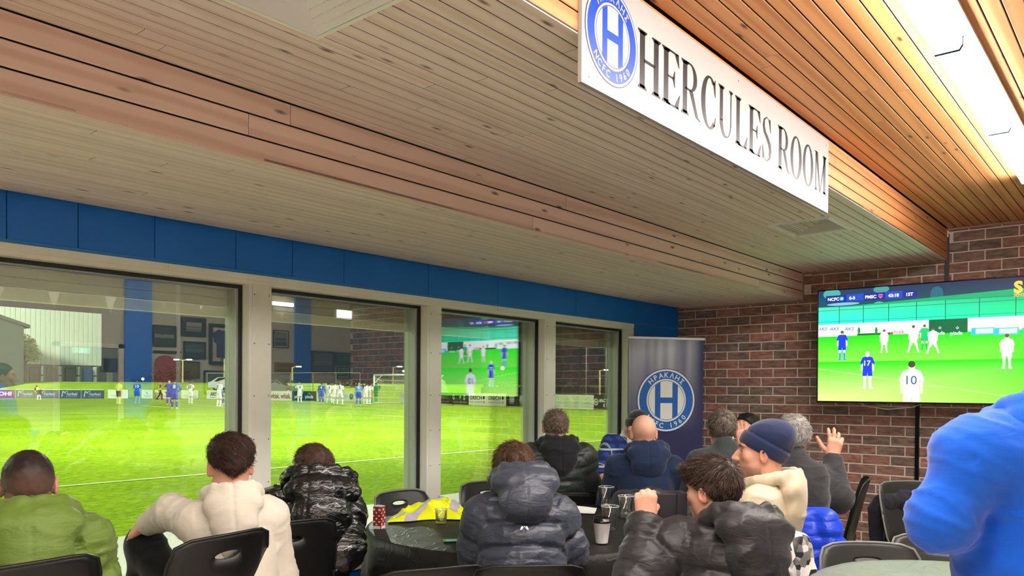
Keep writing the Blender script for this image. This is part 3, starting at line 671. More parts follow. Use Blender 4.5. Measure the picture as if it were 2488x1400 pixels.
tv.rect(x0, -0.02+bz+0.006, x1, bz+0.006, g(8, 8, 10), 20)      # covers what runs below the picture
a, b_ = q(430, 318); a2, b2 = q(590, 268); NV = g(24, 34, 120)
za, zb = q(430, 320)[1], q(430, 270)[1]
segs = [(425, 590), (590, 730), (730, 905), (905, 1045), (1045, 1160)]
for i, (u0, u1) in enumerate(segs): tv.rect(q(u0, 300)[0], za, q(u1, 300)[0], zb+0.004, NV if i % 2 == 0 else g(30, 60, 160), 22)
hh = 0.026
for s_, cx in (('NCFC', 440), ('0-0', 612), ('PMSC', 742), ('43:18', 928), ('1ST', 1075)): tv.text(s_, q(cx, 300)[0], za+0.014, hh, g(245, 248, 255), 23, 0.025)
a = q(552, 300)[0]; tv.ell(a, za+0.027, 0.018, 0.018, g(40, 150, 210), 23, 20); tv.text('H', a, za+0.018, 0.018, g(240, 248, 255), 24, 0.01, align='c')
a = q(866, 300)[0]; tv.poly([(a-0.016, za+0.044), (a-0.016, za+0.022), (a, za+0.008), (a+0.016, za+0.022), (a+0.016, za+0.044)], g(210, 90, 120), 23); tv.rect(a-0.011, za+0.026, a+0.011, za+0.034, g(30, 34, 110), 24)
a, b_ = q(1945, 238); tv.text('S', a, b_, 0.085, g(250, 170, 60), 23, 0.05); a, b_ = q(1945, 270); tv.text('SENS', a, b_, 0.022, g(250, 150, 90), 23, 0.02)
tv.build('screen', attrmat('screen_picture', emit=1.25), t)

# conduits on the brick
t = tag(empty('conduit', (XW, 0, 0)), 'thin dark conduit running up the brick wall above the television', 'conduit', 'conduits on the brick wall')
yc = P(2302, 600, X=XW)[1]
MB().bbox((-0.022, yc-0.016, 2.35), (-0.002, yc+0.016, ZE-0.045), 0.003).build('pipe', M_steel, t)
MB().bbox((-0.026, yc-0.012, ZE-0.075), (-0.001, yc+0.012, ZE-0.02), 0.003).build('clip', M_white, t)
t = tag(empty('conduit', (XW, 0, 0)), 'thin black conduit running down the brick wall below the television', 'conduit', 'conduits on the brick wall')
yc = P(2229, 1100, X=XW)[1]
MB().bbox((-0.022, yc-0.017, 0.05), (-0.002, yc+0.017, 1.45), 0.003).build('pipe', M_blackgloss, t)
MB().bbox((-0.026, yc-0.022, 1.43), (-0.001, yc+0.022, 1.47), 0.003).build('clip', M_steel, t)

# ---------------------------------------------------------------- roll-up banner in the corner
bp0 = P(1527, 817, d=7.25); bp1 = P(1711, 820, d=7.45)
bw = math.hypot(bp1[0]-bp0[0], bp1[1]-bp0[1]); brz = math.atan2(bp1[1]-bp0[1], bp1[0]-bp0[0]); bh = bp0[2]
t = tag(empty('banner_stand', ((bp0[0]+bp1[0])/2, (bp0[1]+bp1[1])/2, 0), brz), 'tall navy roll-up banner with a round blue and white badge, in the corner', 'banner')
def banner_mat():
    m, n, b = _new('banner_print'); L = n.links; tcn = N(n, 'ShaderNodeTexCoord'); mp = N(n, 'ShaderNodeMapping')
    mp.inputs['Scale'].default_value = (5.0, 1, 0.35); mp.inputs['Rotation'].default_value = (0, 0.12, 0); L.new(tcn.outputs['Object'], mp.inputs[0])
    z = N(n, 'ShaderNodeTexNoise'); z.inputs['Scale'].default_value = 1.3; z.inputs['Detail'].default_value = 1; L.new(mp.outputs[0], z.inputs['Vector'])
    sxz = N(n, 'ShaderNodeSeparateXYZ'); L.new(tcn.outputs['Object'], sxz.inputs[0])
    mr = N(n, 'ShaderNodeMapRange'); mr.inputs['From Min'].default_value = 1.1; mr.inputs['From Max'].default_value = 1.85; L.new(sxz.outputs['Z'], mr.inputs[0])
    xr = N(n, 'ShaderNodeMapRange'); xr.inputs['From Min'].default_value = 0.36; xr.inputs['From Max'].default_value = 0.16; L.new(sxz.outputs['X'], xr.inputs[0])
    r = N(n, 'ShaderNodeValToRGB'); r.color_ramp.elements[0].position = 0.4; r.color_ramp.elements[0].color = (0.3, 0.3, 0.3, 1); r.color_ramp.elements[1].position = 0.62; L.new(z.outputs[0], r.inputs[0])
    mu = N(n, 'ShaderNodeMath', operation='MULTIPLY'); L.new(r.outputs[0], mu.inputs[0]); L.new(mr.outputs[0], mu.inputs[1])
    mu2 = N(n, 'ShaderNodeMath', operation='MULTIPLY'); L.new(mu.outputs[0], mu2.inputs[0]); L.new(xr.outputs[0], mu2.inputs[1])
    mx = N(n, 'ShaderNodeMix', data_type='RGBA'); L.new(mu2.outputs[0], mx.inputs['Factor']); mx.inputs['A'].default_value = srgb(40, 44, 92); mx.inputs['B'].default_value = srgb(196, 196, 204)
    L.new(mx.outputs['Result'], b.inputs['Base Color']); b.inputs['Roughness'].default_value = 0.55; return m
sheet = MB(); nx_, nz_ = 8, 20
vs = []
for j in range(nz_+1):
    zz = 0.10+(bh-0.115)*j/nz_
    for i in range(nx_+1):
        xx = -bw/2+0.006+(bw-0.012)*i/nx_; vs.append((xx, 0.008*math.cos(xx/bw*PI)*math.sin(PI*j/nz_), zz))
fs = [(j*(nx_+1)+i, j*(nx_+1)+i+1, (j+1)*(nx_+1)+i+1, (j+1)*(nx_+1)+i) for j in range(nz_) for i in range(nx_)]
vs2 = [(a, b_+0.002, c) for a, b_, c in vs]; n_ = len(vs)
sheet.add(vs+vs2, fs+[tuple(n_+k for k in f[::-1]) for f in fs], 0, True); sheet.build('banner_sheet', banner_mat(), t)
MB().bbox((-bw/2-0.004, -0.012, bh-0.024), (bw/2+0.004, 0.014, bh), 0.004).build('top_rail', mat('rail_silver', srgb(214, 216, 220), 0.3, metal=0.4), t)
MB().bbox((-bw/2-0.02, -0.06, 0.01), (bw/2+0.02, 0.10, 0.10), 0.012).build('base_cassette', M_alu, t)
MB().tube([(0, 0.05, 0.1), (0, 0.045, bh-0.02)], 0.009).build('support_pole', M_alu, t)
for s_ in (-1, 1): MB().bbox((s_*(bw/2-0.1)-0.02, -0.16, 0.0), (s_*(bw/2-0.1)+0.02, 0.18, 0.012), 0.003).build('foot', M_alu, t)
ec = P(1621.5, 973, d=7.33); ez = ec[2]; eR = 0.5*151/F_PX*7.35
ex = (ec[0]-t.location.x)*math.cos(brz)+(ec[1]-t.location.y)*math.sin(brz)
fp = Flat((ex, -0.0012, ez), (1, 0, 0), (0, 0, 1), 0.0004); emblem(fp, 0, 0, eR, srgb(40, 104, 190)); fp.build('emblem', M_print, t)

# ---------------------------------------------------------------- rear wall: framed pictures, shirt, notices, exit signs (mirrored in the windows)
M_frame = mat('dark_frame', srgb(26, 34, 36), 0.4); M_mount = mat('cream_mount', srgb(206, 200, 176), 0.6); M_frameg = mat('gold_frame', srgb(150, 110, 40), 0.4)
def picture(x0, x1, z0, z1, label, mount=0.03, fw=0.025, cols=((70, 80, 84), (40, 46, 50), (120, 120, 110)), fm=M_frame, name='framed_picture', seed=1):
    t = tag(empty(name, ((x0+x1)/2, YB, z0)), label, 'picture', 'framed pictures on the rear wall'); w_ = (x1-x0)/2; h = z1-z0
    MB().bbox((-w_, 0.002, 0), (w_, 0.02, h), 0.003).build('backboard', M_mount if mount else M_frame, t)
    f = MB(); f.bbox((-w_, 0.004, 0), (w_, 0.035, fw), 0.004).bbox((-w_, 0.004, h-fw), (w_, 0.035, h), 0.004).bbox((-w_, 0.004, fw), (-w_+fw, 0.035, h-fw), 0.004).bbox((w_-fw, 0.004, fw), (w_, 0.035, h-fw), 0.004)
    f.build('frame', fm, t)
    fp = Flat((0, 0.0205, 0), (-1, 0, 0), (0, 0, 1), 0.0005); i0 = fw+mount; r = random.Random(seed)
    iw, ih = w_-i0, h-2*i0
    fp.rect(-iw, i0, iw, i0+ih, g(*cols[0]), 1); fp.rect(-iw, i0, iw, i0+ih*0.3, g(*cols[1]), 2)
    for k in range(11): fp.ell(-iw*0.85+k*iw*0.17, i0+ih*(0.45+0.04*r.random()), iw*0.07, ih*0.12, g(*cols[2]), 3, 8)
    fp.build('print', M_print, t); return t
picture(4.877, 5.205, 2.144, 2.385, 'small dark framed team photograph with a wide dark mount, upper of the wall group', 0.0, 0.06, ((150, 144, 128), (110, 104, 94), (90, 84, 80)), seed=1)
picture(4.908, 5.205, 1.860, 2.078, 'dark framed photograph with no mount below the small team photograph', 0.0, 0.018, ((70, 84, 90), (56, 66, 74), (96, 108, 112)), seed=2)
picture(4.887, 5.120, 1.60, 1.823, 'brownish print under the dark framed photograph', 0.0, 0.01, ((104, 92, 50), (92, 80, 44), (112, 98, 60)), seed=3)
picture(5.178, 5.610, 1.42, 1.715, 'wide framed photograph below the framed shirt', 0.02, 0.02, ((90, 100, 100), (70, 80, 84), (130, 130, 124)), seed=4)
picture(4.515, 4.805, 2.0, 2.26, 'dark notice panel with pale slips beside the blue pillar', 0.0, 0.012, ((52, 62, 54), (60, 68, 58), (150, 150, 130)), seed=5)
picture(6.198, 6.445, 2.055, 2.30, 'small framed line-up photograph left of the second blue pillar', 0.012, 0.012, ((120, 126, 120), (80, 86, 84), (60, 66, 70)), seed=6)
picture(6.229, 6.54, 1.703, 1.85, 'gold framed plaque left of the second blue pillar', 0.0, 0.018, ((120, 92, 30), (104, 78, 24), (140, 110, 44)), M_frameg, seed=7)
picture(6.836, 7.238, 1.715, 2.038, 'large dark framed photograph right of the second blue pillar', 0.0, 0.03, ((90, 104, 104), (70, 82, 84), (106, 120, 116)), seed=8)
picture(7.264, 7.53, 1.835, 2.03, 'dark framed photograph next to the brick corner', 0.0, 0.014, ((60, 80, 76), (50, 66, 64), (76, 92, 88)), seed=9)
picture(7.287, 7.53, 1.635, 1.812, 'small framed green photograph low beside the brick corner', 0.02, 0.015, ((80, 110, 88), (60, 84, 68), (150, 150, 140)), seed=10)
# framed shirt
t = tag(empty('framed_shirt', (5.457, YB, 1.794)), 'framed dark blue football shirt on the rear wall', 'picture', 'framed pictures on the rear wall')
w_, h = 0.21, 0.532
MB().bbox((-w_, 0.002, 0), (w_, 0.012, h), 0.003).build('backboard', M_mount, t)
f = MB()
for a in (((-w_, 0, 0), (w_, 0, 0.042)), ((-w_, 0, h-0.042), (w_, 0, h)), ((-w_, 0, 0.042), (-w_+0.042, 0, h-0.042)), ((w_-0.042, 0, 0.042), (w_, 0, h-0.042))): f.bbox((a[0][0], 0.004, a[0][2]), (a[1][0], 0.045, a[1][2]), 0.005)
f.build('frame', M_frame, t)
sp = [(-0.10, 0.09), (0.10, 0.09), (0.095, 0.27), (0.135, 0.30), (0.155, 0.40), (0.07, 0.462), (0.03, 0.45), (-0.03, 0.45), (-0.07, 0.462), (-0.155, 0.40), (-0.135, 0.30), (-0.095, 0.27)]
m_ = MB(); n = len(sp); m_.add([(a, 0.0125, c) for a, c in sp]+[(a*0.96, 0.022, c) for a, c in sp], [tuple(range(n))[::-1], tuple(range(n, 2*n))]+[(k, (k+1) % n, n+(k+1) % n, n+k) for k in range(n)]); m_.build('shirt', mat('shirt_navy', srgb(52, 60, 96), 0.7), t)
MB().bbox((-0.05, 0.0125, 0.05), (0.05, 0.018, 0.10), 0.002).build('plaque', mat('plaque', srgb(110, 120, 130), 0.4), t)
# red arched panel
t = tag(empty('red_arch_board', (4.675, YB, 1.1)), 'red arched-top board beside the blue pillar', 'board')
ar = [(-0.135, 0), (0.135, 0), (0.135, 0.68)]+[(0.135*math.cos(a*PI/10), 0.68+0.11*math.sin(a*PI/10)) for a in range(1, 10)]+[(-0.135, 0.68)]
m_ = MB(); n = len(ar); m_.add([(a, 0.003, c) for a, c in ar]+[(a, 0.02, c) for a, c in ar], [tuple(range(n))[::-1], tuple(range(n, 2*n))]+[(k, (k+1) % n, n+(k+1) % n, n+k) for k in range(n)]); m_.build('board', mat('red_board', srgb(150, 60, 66), 0.6), t)
MB().box((-0.15, 0.002, 0.82), (0.2, 0.03, 0.845)).build('ledge', M_frame, t)
# notice on the brick return
t = tag(empty('wall_notice', (XW, -0.02, 1.47)), 'large pale printed notice on the brick wall, mirrored in the second window', 'sign')
yn0, yn1 = -0.24, 0.10
MB().bbox((-0.008, yn0, 0), (-0.001, yn1, 0.29), 0.001).build('notice_board', mat('notice_paper', srgb(206, 190, 184), 0.6), t)
fp = Flat((-0.0082, yn1, 0), (0, -1, 0), (0, 0, 1), 0.0004)
for k in range(3): fp.rect(0.06+0.01*k, 0.262-k*0.018, 0.28-0.01*k, 0.268-k*0.018, g(70, 60, 60), 1)
for k in range(7): fp.rect(0.03, 0.19-k*0.022, 0.31, 0.193-k*0.022, g(170, 156, 150), 1)
fp.build('print', M_print, t)
# exit signs
def exit_sign(name, loc, w_, h, label, es, colr):
    t = tag(empty(name, loc), label, 'sign')
    MB().bbox((-w_/2, 0.0, 0), (w_/2, 0.05, h), 0.006).build('housing', M_white, t)
    MB().bbox((-w_/2+0.012, 0.05, 0.012), (w_/2-0.012, 0.056, h-0.012), 0.002).build('lit_panel', mat('exit_lit_'+name, colr, 0.4, emit=colr, es=es), t)
    fp = Flat((0, 0.0566, 0), (-1, 0, 0), (0, 0, 1), 0.0004); k = h
    fp.ell(-0.02*k/0.1, 0.73*k, 0.08*k, 0.08*k, g(250, 255, 250), 1, 12)
    for pts in (((-0.3, 0.6), (0.1, 0.62), (0.1, 0.52), (-0.3, 0.5)), ((-0.2, 0.55), (0.05, 0.6), (0.0, 0.32), (-0.18, 0.34)), ((-0.02, 0.4), (0.25, 0.2), (0.2, 0.12), (-0.1, 0.3)), ((-0.18, 0.36), (-0.08, 0.34), (-0.3, 0.12), (-0.38, 0.18))):
        fp.poly([(a*k, c*k) for a, c in pts], g(250, 255, 250), 1)
    fp.build('symbol', attrmat('exit_symbol', emit=es*1.6), t)
exit_sign('exit_sign', (3.68, YB, 1.87), 0.20, 0.075, 'green exit sign over the rear door, mirrored against the warehouse', 0.9, (0.12, 0.65, 0.42))
exit_sign('exit_light', (7.40, YB, 2.53), 0.30, 0.15, 'white running-man exit box high on the rear wall, mirrored in the second window', 3.0, (0.8, 0.95, 0.9))
# bunting
t = tag(empty('bunting', (0, 0.2, 0)), 'string of pale triangular pennants hung across the room, mirrored in the first window', 'bunting')
bk = 0.843; bz_ = 1.5+(2.556-1.5)*bk
MB().tube([((2.2+0.3*k)*bk, 0, bz_+.003-0.012*math.sin(k*PI/1.5)**2) for k in range(19)], 0.003, 5).build('string', M_white, t)
for xx, wd, hg in ((2.86, .13, .17), (3.41, .13, .18), (4.02, .13, .20), (4.66, .06, .08), (5.15, .06, .08), (6.35, .07, .11)):
    xx *= bk; wd *= bk; hg *= bk
    MB().add([(xx-wd/2, 0, bz_), (xx+wd/2, 0, bz_), (xx, 0.0, bz_-hg), (xx-wd/2, 0.002, bz_), (xx+wd/2, 0.002, bz_), (xx, 0.002, bz_-hg)], [(0, 1, 2), (5, 4, 3), (0, 3, 4, 1), (1, 4, 5, 2), (2, 5, 3, 0)]).build('pennant', mat('pennant', srgb(240, 236, 224), 0.8), t)
# projector-like bracket seen at the far left of the first window
t = tag(empty('wall_cabinet_light', (2.62, YB, 2.44)), 'pale lamp housing on the rear wall mirrored at the far left', 'light')
MB().bbox((-0.12, 0.0, 0), (0.12, 0.08, 0.09), 0.01).build('housing', M_white, t); MB().tube([(-0.1, 0.05, -0.02), (0, 0.06, -0.03), (0.12, 0.05, -0.02)], 0.006).build('bracket', M_alu, t)

# ---------------------------------------------------------------- chairs
_cm = {}
def chair_meshes(top, m, mname):
    key = (top, mname)
    if key in _cm: return _cm[key]
    zb, zt = 0.46, top; nn = 40
    def surf(u, v):   # u -1..1, v 0..1 on the back shell
        hw = 0.225-0.012*v+0.010*math.sin(PI*v); z = zb+(zt-zb)*v
        x = u*hw; y = -0.17-0.10*v-0.02*v*v+0.10*(abs(u)**2.0)*0.5*(1-0.15*v)
        return Vector((x, y, z-0.012*(abs(u)**3)*v))
    rings = []
    asp = (zt-zb)/0.45; cv = 1-0.075/(zt-zb)
    for kx, kr in ((0, 0.0), (1, 0.12), (2, 0.35), (3, 0.7), (4, 1.0)):
        ring = []
        for i in range(nn):
            a = 2*PI*i/nn; ca, sa = math.cos(a), math.sin(a)
            pi_ = (0.25*ca, cv+0.030*sa)
            n_ = 11.0; d = (abs(ca)**n_+abs(sa)**n_)**(-1/n_); po = (ca*d, 0.5+0.5*sa*d)
            ring.append((pi_[0]+(po[0]-pi_[0])*kr, pi_[1]+(po[1]-pi_[1])*kr))
        rings.append(ring)
    mb = MB(); th = 0.008
    front, back = [], []
    for r_ in rings:
        for (u, v) in r_:
            p = surf(u, v); e = 1e-3
            nrm = (surf(u+e, v)-p).cross(surf(u, v+e)-p).normalized()
            front.append(p+nrm*0.0); back.append(p+nrm*th)
    n1 = len(front); fs = []
    m_ = len(rings)
    for k in range(m_-1):
        for i in range(nn):
            a, b_, c, d = k*nn+i, k*nn+(i+1) % nn, (k+1)*nn+(i+1) % nn, (k+1)*nn+i
            fs.append((a, b_, c, d)); fs.append((n1+d, n1+c, n1+b_, n1+a))
    for i in range(nn):
        i2 = (i+1) % nn
        fs.append((i2, i, n1+i, n1+i2)); o_ = (m_-1)*nn; fs.append((o_+i, o_+i2, n1+o_+i2, n1+o_+i))
    mb.add(front+back, fs, 0, True); bmesh_ = mb.mesh('backrest')
    rim = MB().tube([surf(u_, v_)+Vector((0, -0.004, 0)) for (u_, v_) in rings[-1]]+[surf(*rings[-1][0])+Vector((0, -0.004, 0))], 0.0065, 6).mesh('rim')
    sm = MB(); ns = 8; sv = []
    for j in range(ns+1):
        for i in range(ns+1):
            u = -1+2*i/ns; v = j/ns; hw = 0.21+0.02*math.sin(PI*v); y = -0.185+0.41*v
            z = 0.46-0.02*math.sin(PI*min(1, v*1.1))+0.012*u*u-(0.03*max(0, v-0.85)/0.15)
            sv.append((u*hw, y, z))
    sf = [(j*(ns+1)+i, j*(ns+1)+i+1, (j+1)*(ns+1)+i+1, (j+1)*(ns+1)+i) for j in range(ns) for i in range(ns)]; n2 = len(sv)
    ed = []
    per = [i for i in range(ns)]+[j*(ns+1)+ns for j in range(ns)]+[ns*(ns+1)+ns-i for i in range(ns)]+[(ns-j)*(ns+1) for j in range(ns)]
    for a, b_ in zip(per, per[1:]+per[:1]): ed.append((b_, a, n2+a, n2+b_))
    sm.add(sv+[(x, y, z-0.01) for x, y, z in sv], sf+[tuple(n2+k for k in f[::-1]) for f in sf]+ed, 0, True); smesh = sm.mesh('seat')
    legs = []
    for sx_ in (-1, 1):
        legs.append(MB().tube([(sx_*0.19, 0.16, 0.44), (sx_*0.205, 0.19, 0.40), (sx_*0.22, 0.22, 0.0)], 0.011, 8).mesh('leg'))
        legs.append(MB().tube([(sx_*0.20, -0.21, 0.60), (sx_*0.20, -0.195, 0.46), (sx_*0.215, -0.20, 0.30), (sx_*0.23, -0.25, 0.0)], 0.011, 8).mesh('leg'))
    fr_ = MB().tube([(-0.19, 0.16, 0.436), (-0.195, -0.18, 0.436)], 0.010, 8).tube([(0.19, 0.16, 0.436), (0.195, -0.18, 0.436)], 0.010, 8).tube([(-0.19, 0.0, 0.434), (0.19, 0.0, 0.434)], 0.009, 8).mesh('frame')
    for me in (bmesh_, smesh): me.materials.append(m)
    rim.materials.append(mat('pale_rim', srgb(128, 128, 124), .4) if mname == 'grey' else m)  # paler rim on the charcoal chairs
    for me in legs+[fr_]: me.materials.append(M_leg)
    _cm[key] = (bmesh_, smesh, legs, fr_, rim); return _cm[key]
def chair(x, y, face, label, top=0.84, m=None, mname='black', tilt=0.0):
    bk_, st_, lg_, fr_, rim_ = chair_meshes(top, m or M_black, mname)
    t = tag(empty('plastic_chair', (x, y, 0), math.radians(face)-PI/2), label, 'chair', 'plastic stacking chairs')
    for nme, me in [('backrest', bk_), ('seat', st_), ('frame', fr_)]+[('leg', l) for l in lg_]:
        o = bpy.data.objects.new(nme, me); COL.objects.link(o); o.parent = t
        if nme == 'backrest':
            r_ = bpy.data.objects.new('rim', rim_); COL.objects.link(r_); r_.parent = o
    return t

# ---------------------------------------------------------------- tables under thin plastic cloths
def vnoise_setup():
    rs = np.random.RandomState(11); return rs.rand(32, 32, 32).astype(np.float32)
_NT = vnoise_setup()
def vnoise(p):
    p = np.asarray(p, np.float32); i = np.floor(p).astype(np.int32); f = p-i; f = f*f*(3-2*f); i0 = i & 31; i1 = (i+1) & 31
    a = _NT[i0[:, 0], i0[:, 1], i0[:, 2]]*(1-f[:, 0])+_NT[i1[:, 0], i0[:, 1], i0[:, 2]]*f[:, 0]
    b = _NT[i0[:, 0], i1[:, 1], i0[:, 2]]*(1-f[:, 0])+_NT[i1[:, 0], i1[:, 1], i0[:, 2]]*f[:, 0]
    c = _NT[i0[:, 0], i0[:, 1], i1[:, 2]]*(1-f[:, 0])+_NT[i1[:, 0], i0[:, 1], i1[:, 2]]*f[:, 0]
    d = _NT[i0[:, 0], i1[:, 1], i1[:, 2]]*(1-f[:, 0])+_NT[i1[:, 0], i1[:, 1], i1[:, 2]]*f[:, 0]
    e = a*(1-f[:, 1])+b*f[:, 1]; g_ = c*(1-f[:, 1])+d*f[:, 1]
    return (e*(1-f[:, 2])+g_*f[:, 2])*2-1
def cloth_mat(name, col, rough):
    m, n, b = _new(name); L = n.links; b.inputs['Base Color'].default_value = col; b.inputs['Roughness'].default_value = rough; b.inputs['Specular IOR Level'].default_value = 0.28
    tcn = N(n, 'ShaderNodeTexCoord'); v = N(n, 'ShaderNodeTexVoronoi', feature='DISTANCE_TO_EDGE'); v.inputs['Scale'].default_value = 5.5
    z = N(n, 'ShaderNodeTexNoise'); z.inputs['Scale'].default_value = 2.5; z.inputs['Detail'].default_value = 3; L.new(tcn.outputs['Object'], z.inputs['Vector'])
    va = N(n, 'ShaderNodeVectorMath', operation='ADD'); L.new(tcn.outputs['Object'], va.inputs[0]); L.new(z.outputs['Color'], va.inputs[1]); L.new(va.outputs[0], v.inputs['Vector'])
    r = N(n, 'ShaderNodeValToRGB'); r.color_ramp.elements[0].color = (1, 1, 1, 1); r.color_ramp.elements[1].color = (0, 0, 0, 1); r.color_ramp.elements[1].position = 0.05; L.new(v.outputs['Distance'], r.inputs[0])
    ad = N(n, 'ShaderNodeMath', operation='ADD'); L.new(r.outputs[0], ad.inputs[0]); L.new(z.outputs[0], ad.inputs[1])
    u = N(n, 'ShaderNodeBump'); u.inputs['Strength'].default_value = 0.25; u.inputs['Distance'].default_value = 0.006; L.new(ad.outputs[0], u.inputs['Height']); L.new(u.outputs[0], b.inputs['Normal']); return m
def round_table(cx, cy, r, zt, label, cl_label, cm, seed=1, hem=0.14):
    t = tag(empty('round_table', (cx, cy, 0)), label, 'table', 'round tables')
    MB().lathe([(0.001, zt-0.004), (r-0.02, zt-0.004), (r-0.006, zt-0.010), (r-0.006, zt-0.03), (r-0.03, zt-0.034), (0.001, zt-0.034)], (0, 0, 0), 48).build('tabletop', M_grey, t)
    for k in range(4):
        a = PI/4+k*PI/2; MB().tube([(0.55*r*math.cos(a), 0.55*r*math.sin(a), zt-0.034), (0.62*r*math.cos(a), 0.62*r*math.sin(a), 0.0)], 0.016, 8).build('leg', M_leg, t)
    na = 160; rad = [0.02, 0.2, 0.4, 0.6, 0.8, 0.93, 0.985]; vs = []
    for q_ in rad:
        for i in range(na): a = 2*PI*i/na; vs.append((q_*r*math.cos(a), q_*r*math.sin(a), zt))
    nd = 12
    rs = random.Random(seed); ph = [rs.uniform(0, 6.28) for _ in range(4)]
    for j in range(nd+1):
        v = j/nd
        for i in range(na):
            a = 2*PI*i/na
            fold = 0.5*math.sin(9*a+ph[0]+0.5*math.sin(3*a+ph[1]))+0.35*math.sin(17*a+ph[2])+0.25*math.sin(5*a+ph[3])
            rr = r+0.006+v**0.8*(0.035+0.055*fold); vs.append((rr*math.cos(a), rr*math.sin(a), zt-0.006-(zt-hem)*v+(0.02*fold*v)))
    vs = np.array(vs); nz = vnoise(vs*np.array([7, 7, 7.])+seed*3.7); top = vs[:, 2] > zt-0.001
    vs[top, 2] += 0.0035*(1-np.abs(nz[top]))**4+0.0005
    rows = len(rad)+nd+1
    fs = [(k*na+i, k*na+(i+1) % na, (k+1)*na+(i+1) % na, (k+1)*na+i) for k in range(rows-1) for i in range(na)]; fs = [f[::-1] for f in fs]
    m_ = MB().add(vs, [f[::-1] for f in fs], 0, True); m_.f.append(tuple(range(na))); m_.mi.append(0); m_.sm.append(True)
    o = m_.build('tablecloth', cm, None, (cx, cy, 0)); tag(o, cl_label, 'tablecloth'); return t
M_clothB = cloth_mat('black_plastic_cloth', srgb(34, 33, 30), 0.5); M_clothG = cloth_mat('grey_plastic_cloth', srgb(132, 138, 132), 0.35)
T1 = (3.325, 2.69, 0.845, 0.76)
round_table(*T1, 'round table under the black cloth with the yellow vest on it', 'thin black plastic cloth on the round table by the windows', M_clothB, 1)
tc2 = (3.273, 0.489, 0.60, 0.76)
round_table(*tc2, 'round table at the lower right under the pale cloth', 'thin pale grey plastic cloth on the table at the lower right', M_clothG, 5)
T3 = (4.78, 3.02, 0.42, 0.74)
round_table(*T3, 'small round table between the man in the vest and the bald man', 'black plastic cloth on the small table between quilted vest and bald man', M_clothB, 9)

# ---------------------------------------------------------------- things on the black table
ZT = 0.7655
M_clear = glassmat('clear_plastic', 0.06, (0.965, 0.975, 0.97))
def cup(x, y, r0, r1, h, label, fill=0.0, name='plastic_cup', milky=False):
    t = tag(empty(name, (x, y, ZT)), label, 'cup', 'clear plastic cups on the black table')
    pr = [(0.001, 0.002), (r0*0.9, 0.002), (r0, 0.006), (r0+(r1-r0)*0.55, h*0.55), (r0+(r1-r0)*0.58, h*0.56), (r1, h-0.003), (r1+0.003, h), (r1-0.001, h+0.001), (r1-0.003, h-0.004), (r0-0.001, 0.009), (0.001, 0.006)]
    MB().lathe(pr, (0, 0, 0), 28).build('cup_wall', M_clear, t)
    MB().tube([((r1+0.002)*math.cos(a*PI/12), (r1+0.002)*math.sin(a*PI/12), h) for a in range(25)], 0.0016, 5).build('rim', mat('cup_rim', srgb(226, 230, 228), 0.2), t)
    if fill:
        rf = r0+(r1-r0)*fill
        MB().lathe([(0.001, 0.008), (r0-0.003, 0.008), (rf-0.003, h*fill), (0.001, h*fill)], (0, 0, 0), 24).build('drink', mat('froth', srgb(236, 232, 222), 0.6) if milky else mat('water', srgb(200, 206, 196), 0.1), t)
    return t
c = P(1473, 1236, Z=ZT); cup(c[0], c[1], 0.034, 0.046, 0.135, 'clear plastic cup with froth in the bottom, farthest on the black table', 0.2, milky=True)
c = P(1482, 1288, Z=ZT); cup(c[0], c[1], 0.032, 0.045, 0.125, 'empty clear plastic cup just behind the white coffee cup')
c = P(1521, 1258, Z=ZT); cup(c[0], c[1], 0.032, 0.045, 0.125, 'clear plastic cup with froth beside the raised fist', 0.2, milky=True)
c = P(1072, 1271, Z=ZT); cup(c[0], c[1], 0.030, 0.034, 0.075, 'short clear tumbler in front of the yellow vest', 0.3)
c = P(1462, 1320, Z=ZT)
t = tag(empty('coffee_cup', (c[0], c[1], ZT)), 'white paper coffee cup with a black lid on the black table', 'cup')
MB().lathe([(0.001, 0.003), (0.027, 0.003), (0.028, 0.0), (0.029, 0.004), (0.041, 0.102), (0.043, 0.104), (0.041, 0.107), (0.001, 0.107)], (0, 0, 0), 32).build('cup_body', mat('paper_white', srgb(240, 236, 228), 0.5), t)
MB().lathe([(0.0435, 0.100), (0.0445, 0.104), (0.043, 0.110), (0.042, 0.1105), (0.0405, 0.121), (0.038, 0.1225), (0.036, 0.117), (0.001, 0.117)], (0, 0, 0), 32).build('lid', M_blackgloss, t)
c = P(921, 1284, Z=ZT)     # square red carton
t = tag(empty('drink_carton', (c[0], c[1], ZT), math.radians(20)), 'tall red and white patterned drink carton on the edge of the black table', 'carton')
MB().bbox((-0.024, -0.024, 0), (0.024, 0.024, 0.112), 0.003).build('carton', mat('carton_red', srgb(122, 34, 30), 0.4), t)
MB().bbox((-0.024, -0.024, 0.1125), (0.024, 0.024, 0.119), 0.002).build('top_fold', mat('carton_top', srgb(190, 150, 140), 0.5), t)
rr = random.Random(4)
for (O_, U_, lite) in (((-0.024, -0.0243, 0), (1, 0, 0), False), ((-0.0243, 0.024, 0), (0, -1, 0), True)):
    fp = Flat(O_, U_, (0, 0, 1), 0.0003)
    for k in range(7):
        z0 = 0.004+k*0.0152
        for j in range(3): fp.rect(0.002+j*0.0155, z0, 0.002+j*0.0155+rr.uniform(.007, .014), z0+rr.uniform(.006, .012), g(238, 210, 204) if (j+k+lite) % 2 else g(200, 40, 60), 1)
    fp.rect(0.003, 0.001, 0.045, 0.016, g(236, 220, 210), 2); fp.build('carton_print', M_print, t)
c = P(1098, 1315, Z=ZT)
t = MB().bbox((-0.03, -0.042, 0), (0.03, 0.042, 0.0016), 0.0006).build('ticket_card', mat('card_green', srgb(40, 130, 100), 0.4), None, (c[0], c[1], ZT+0.003)); t.rotation_euler = (0, 0, 0.9); tag(t, 'small green card lying on the front of the black table', 'card')
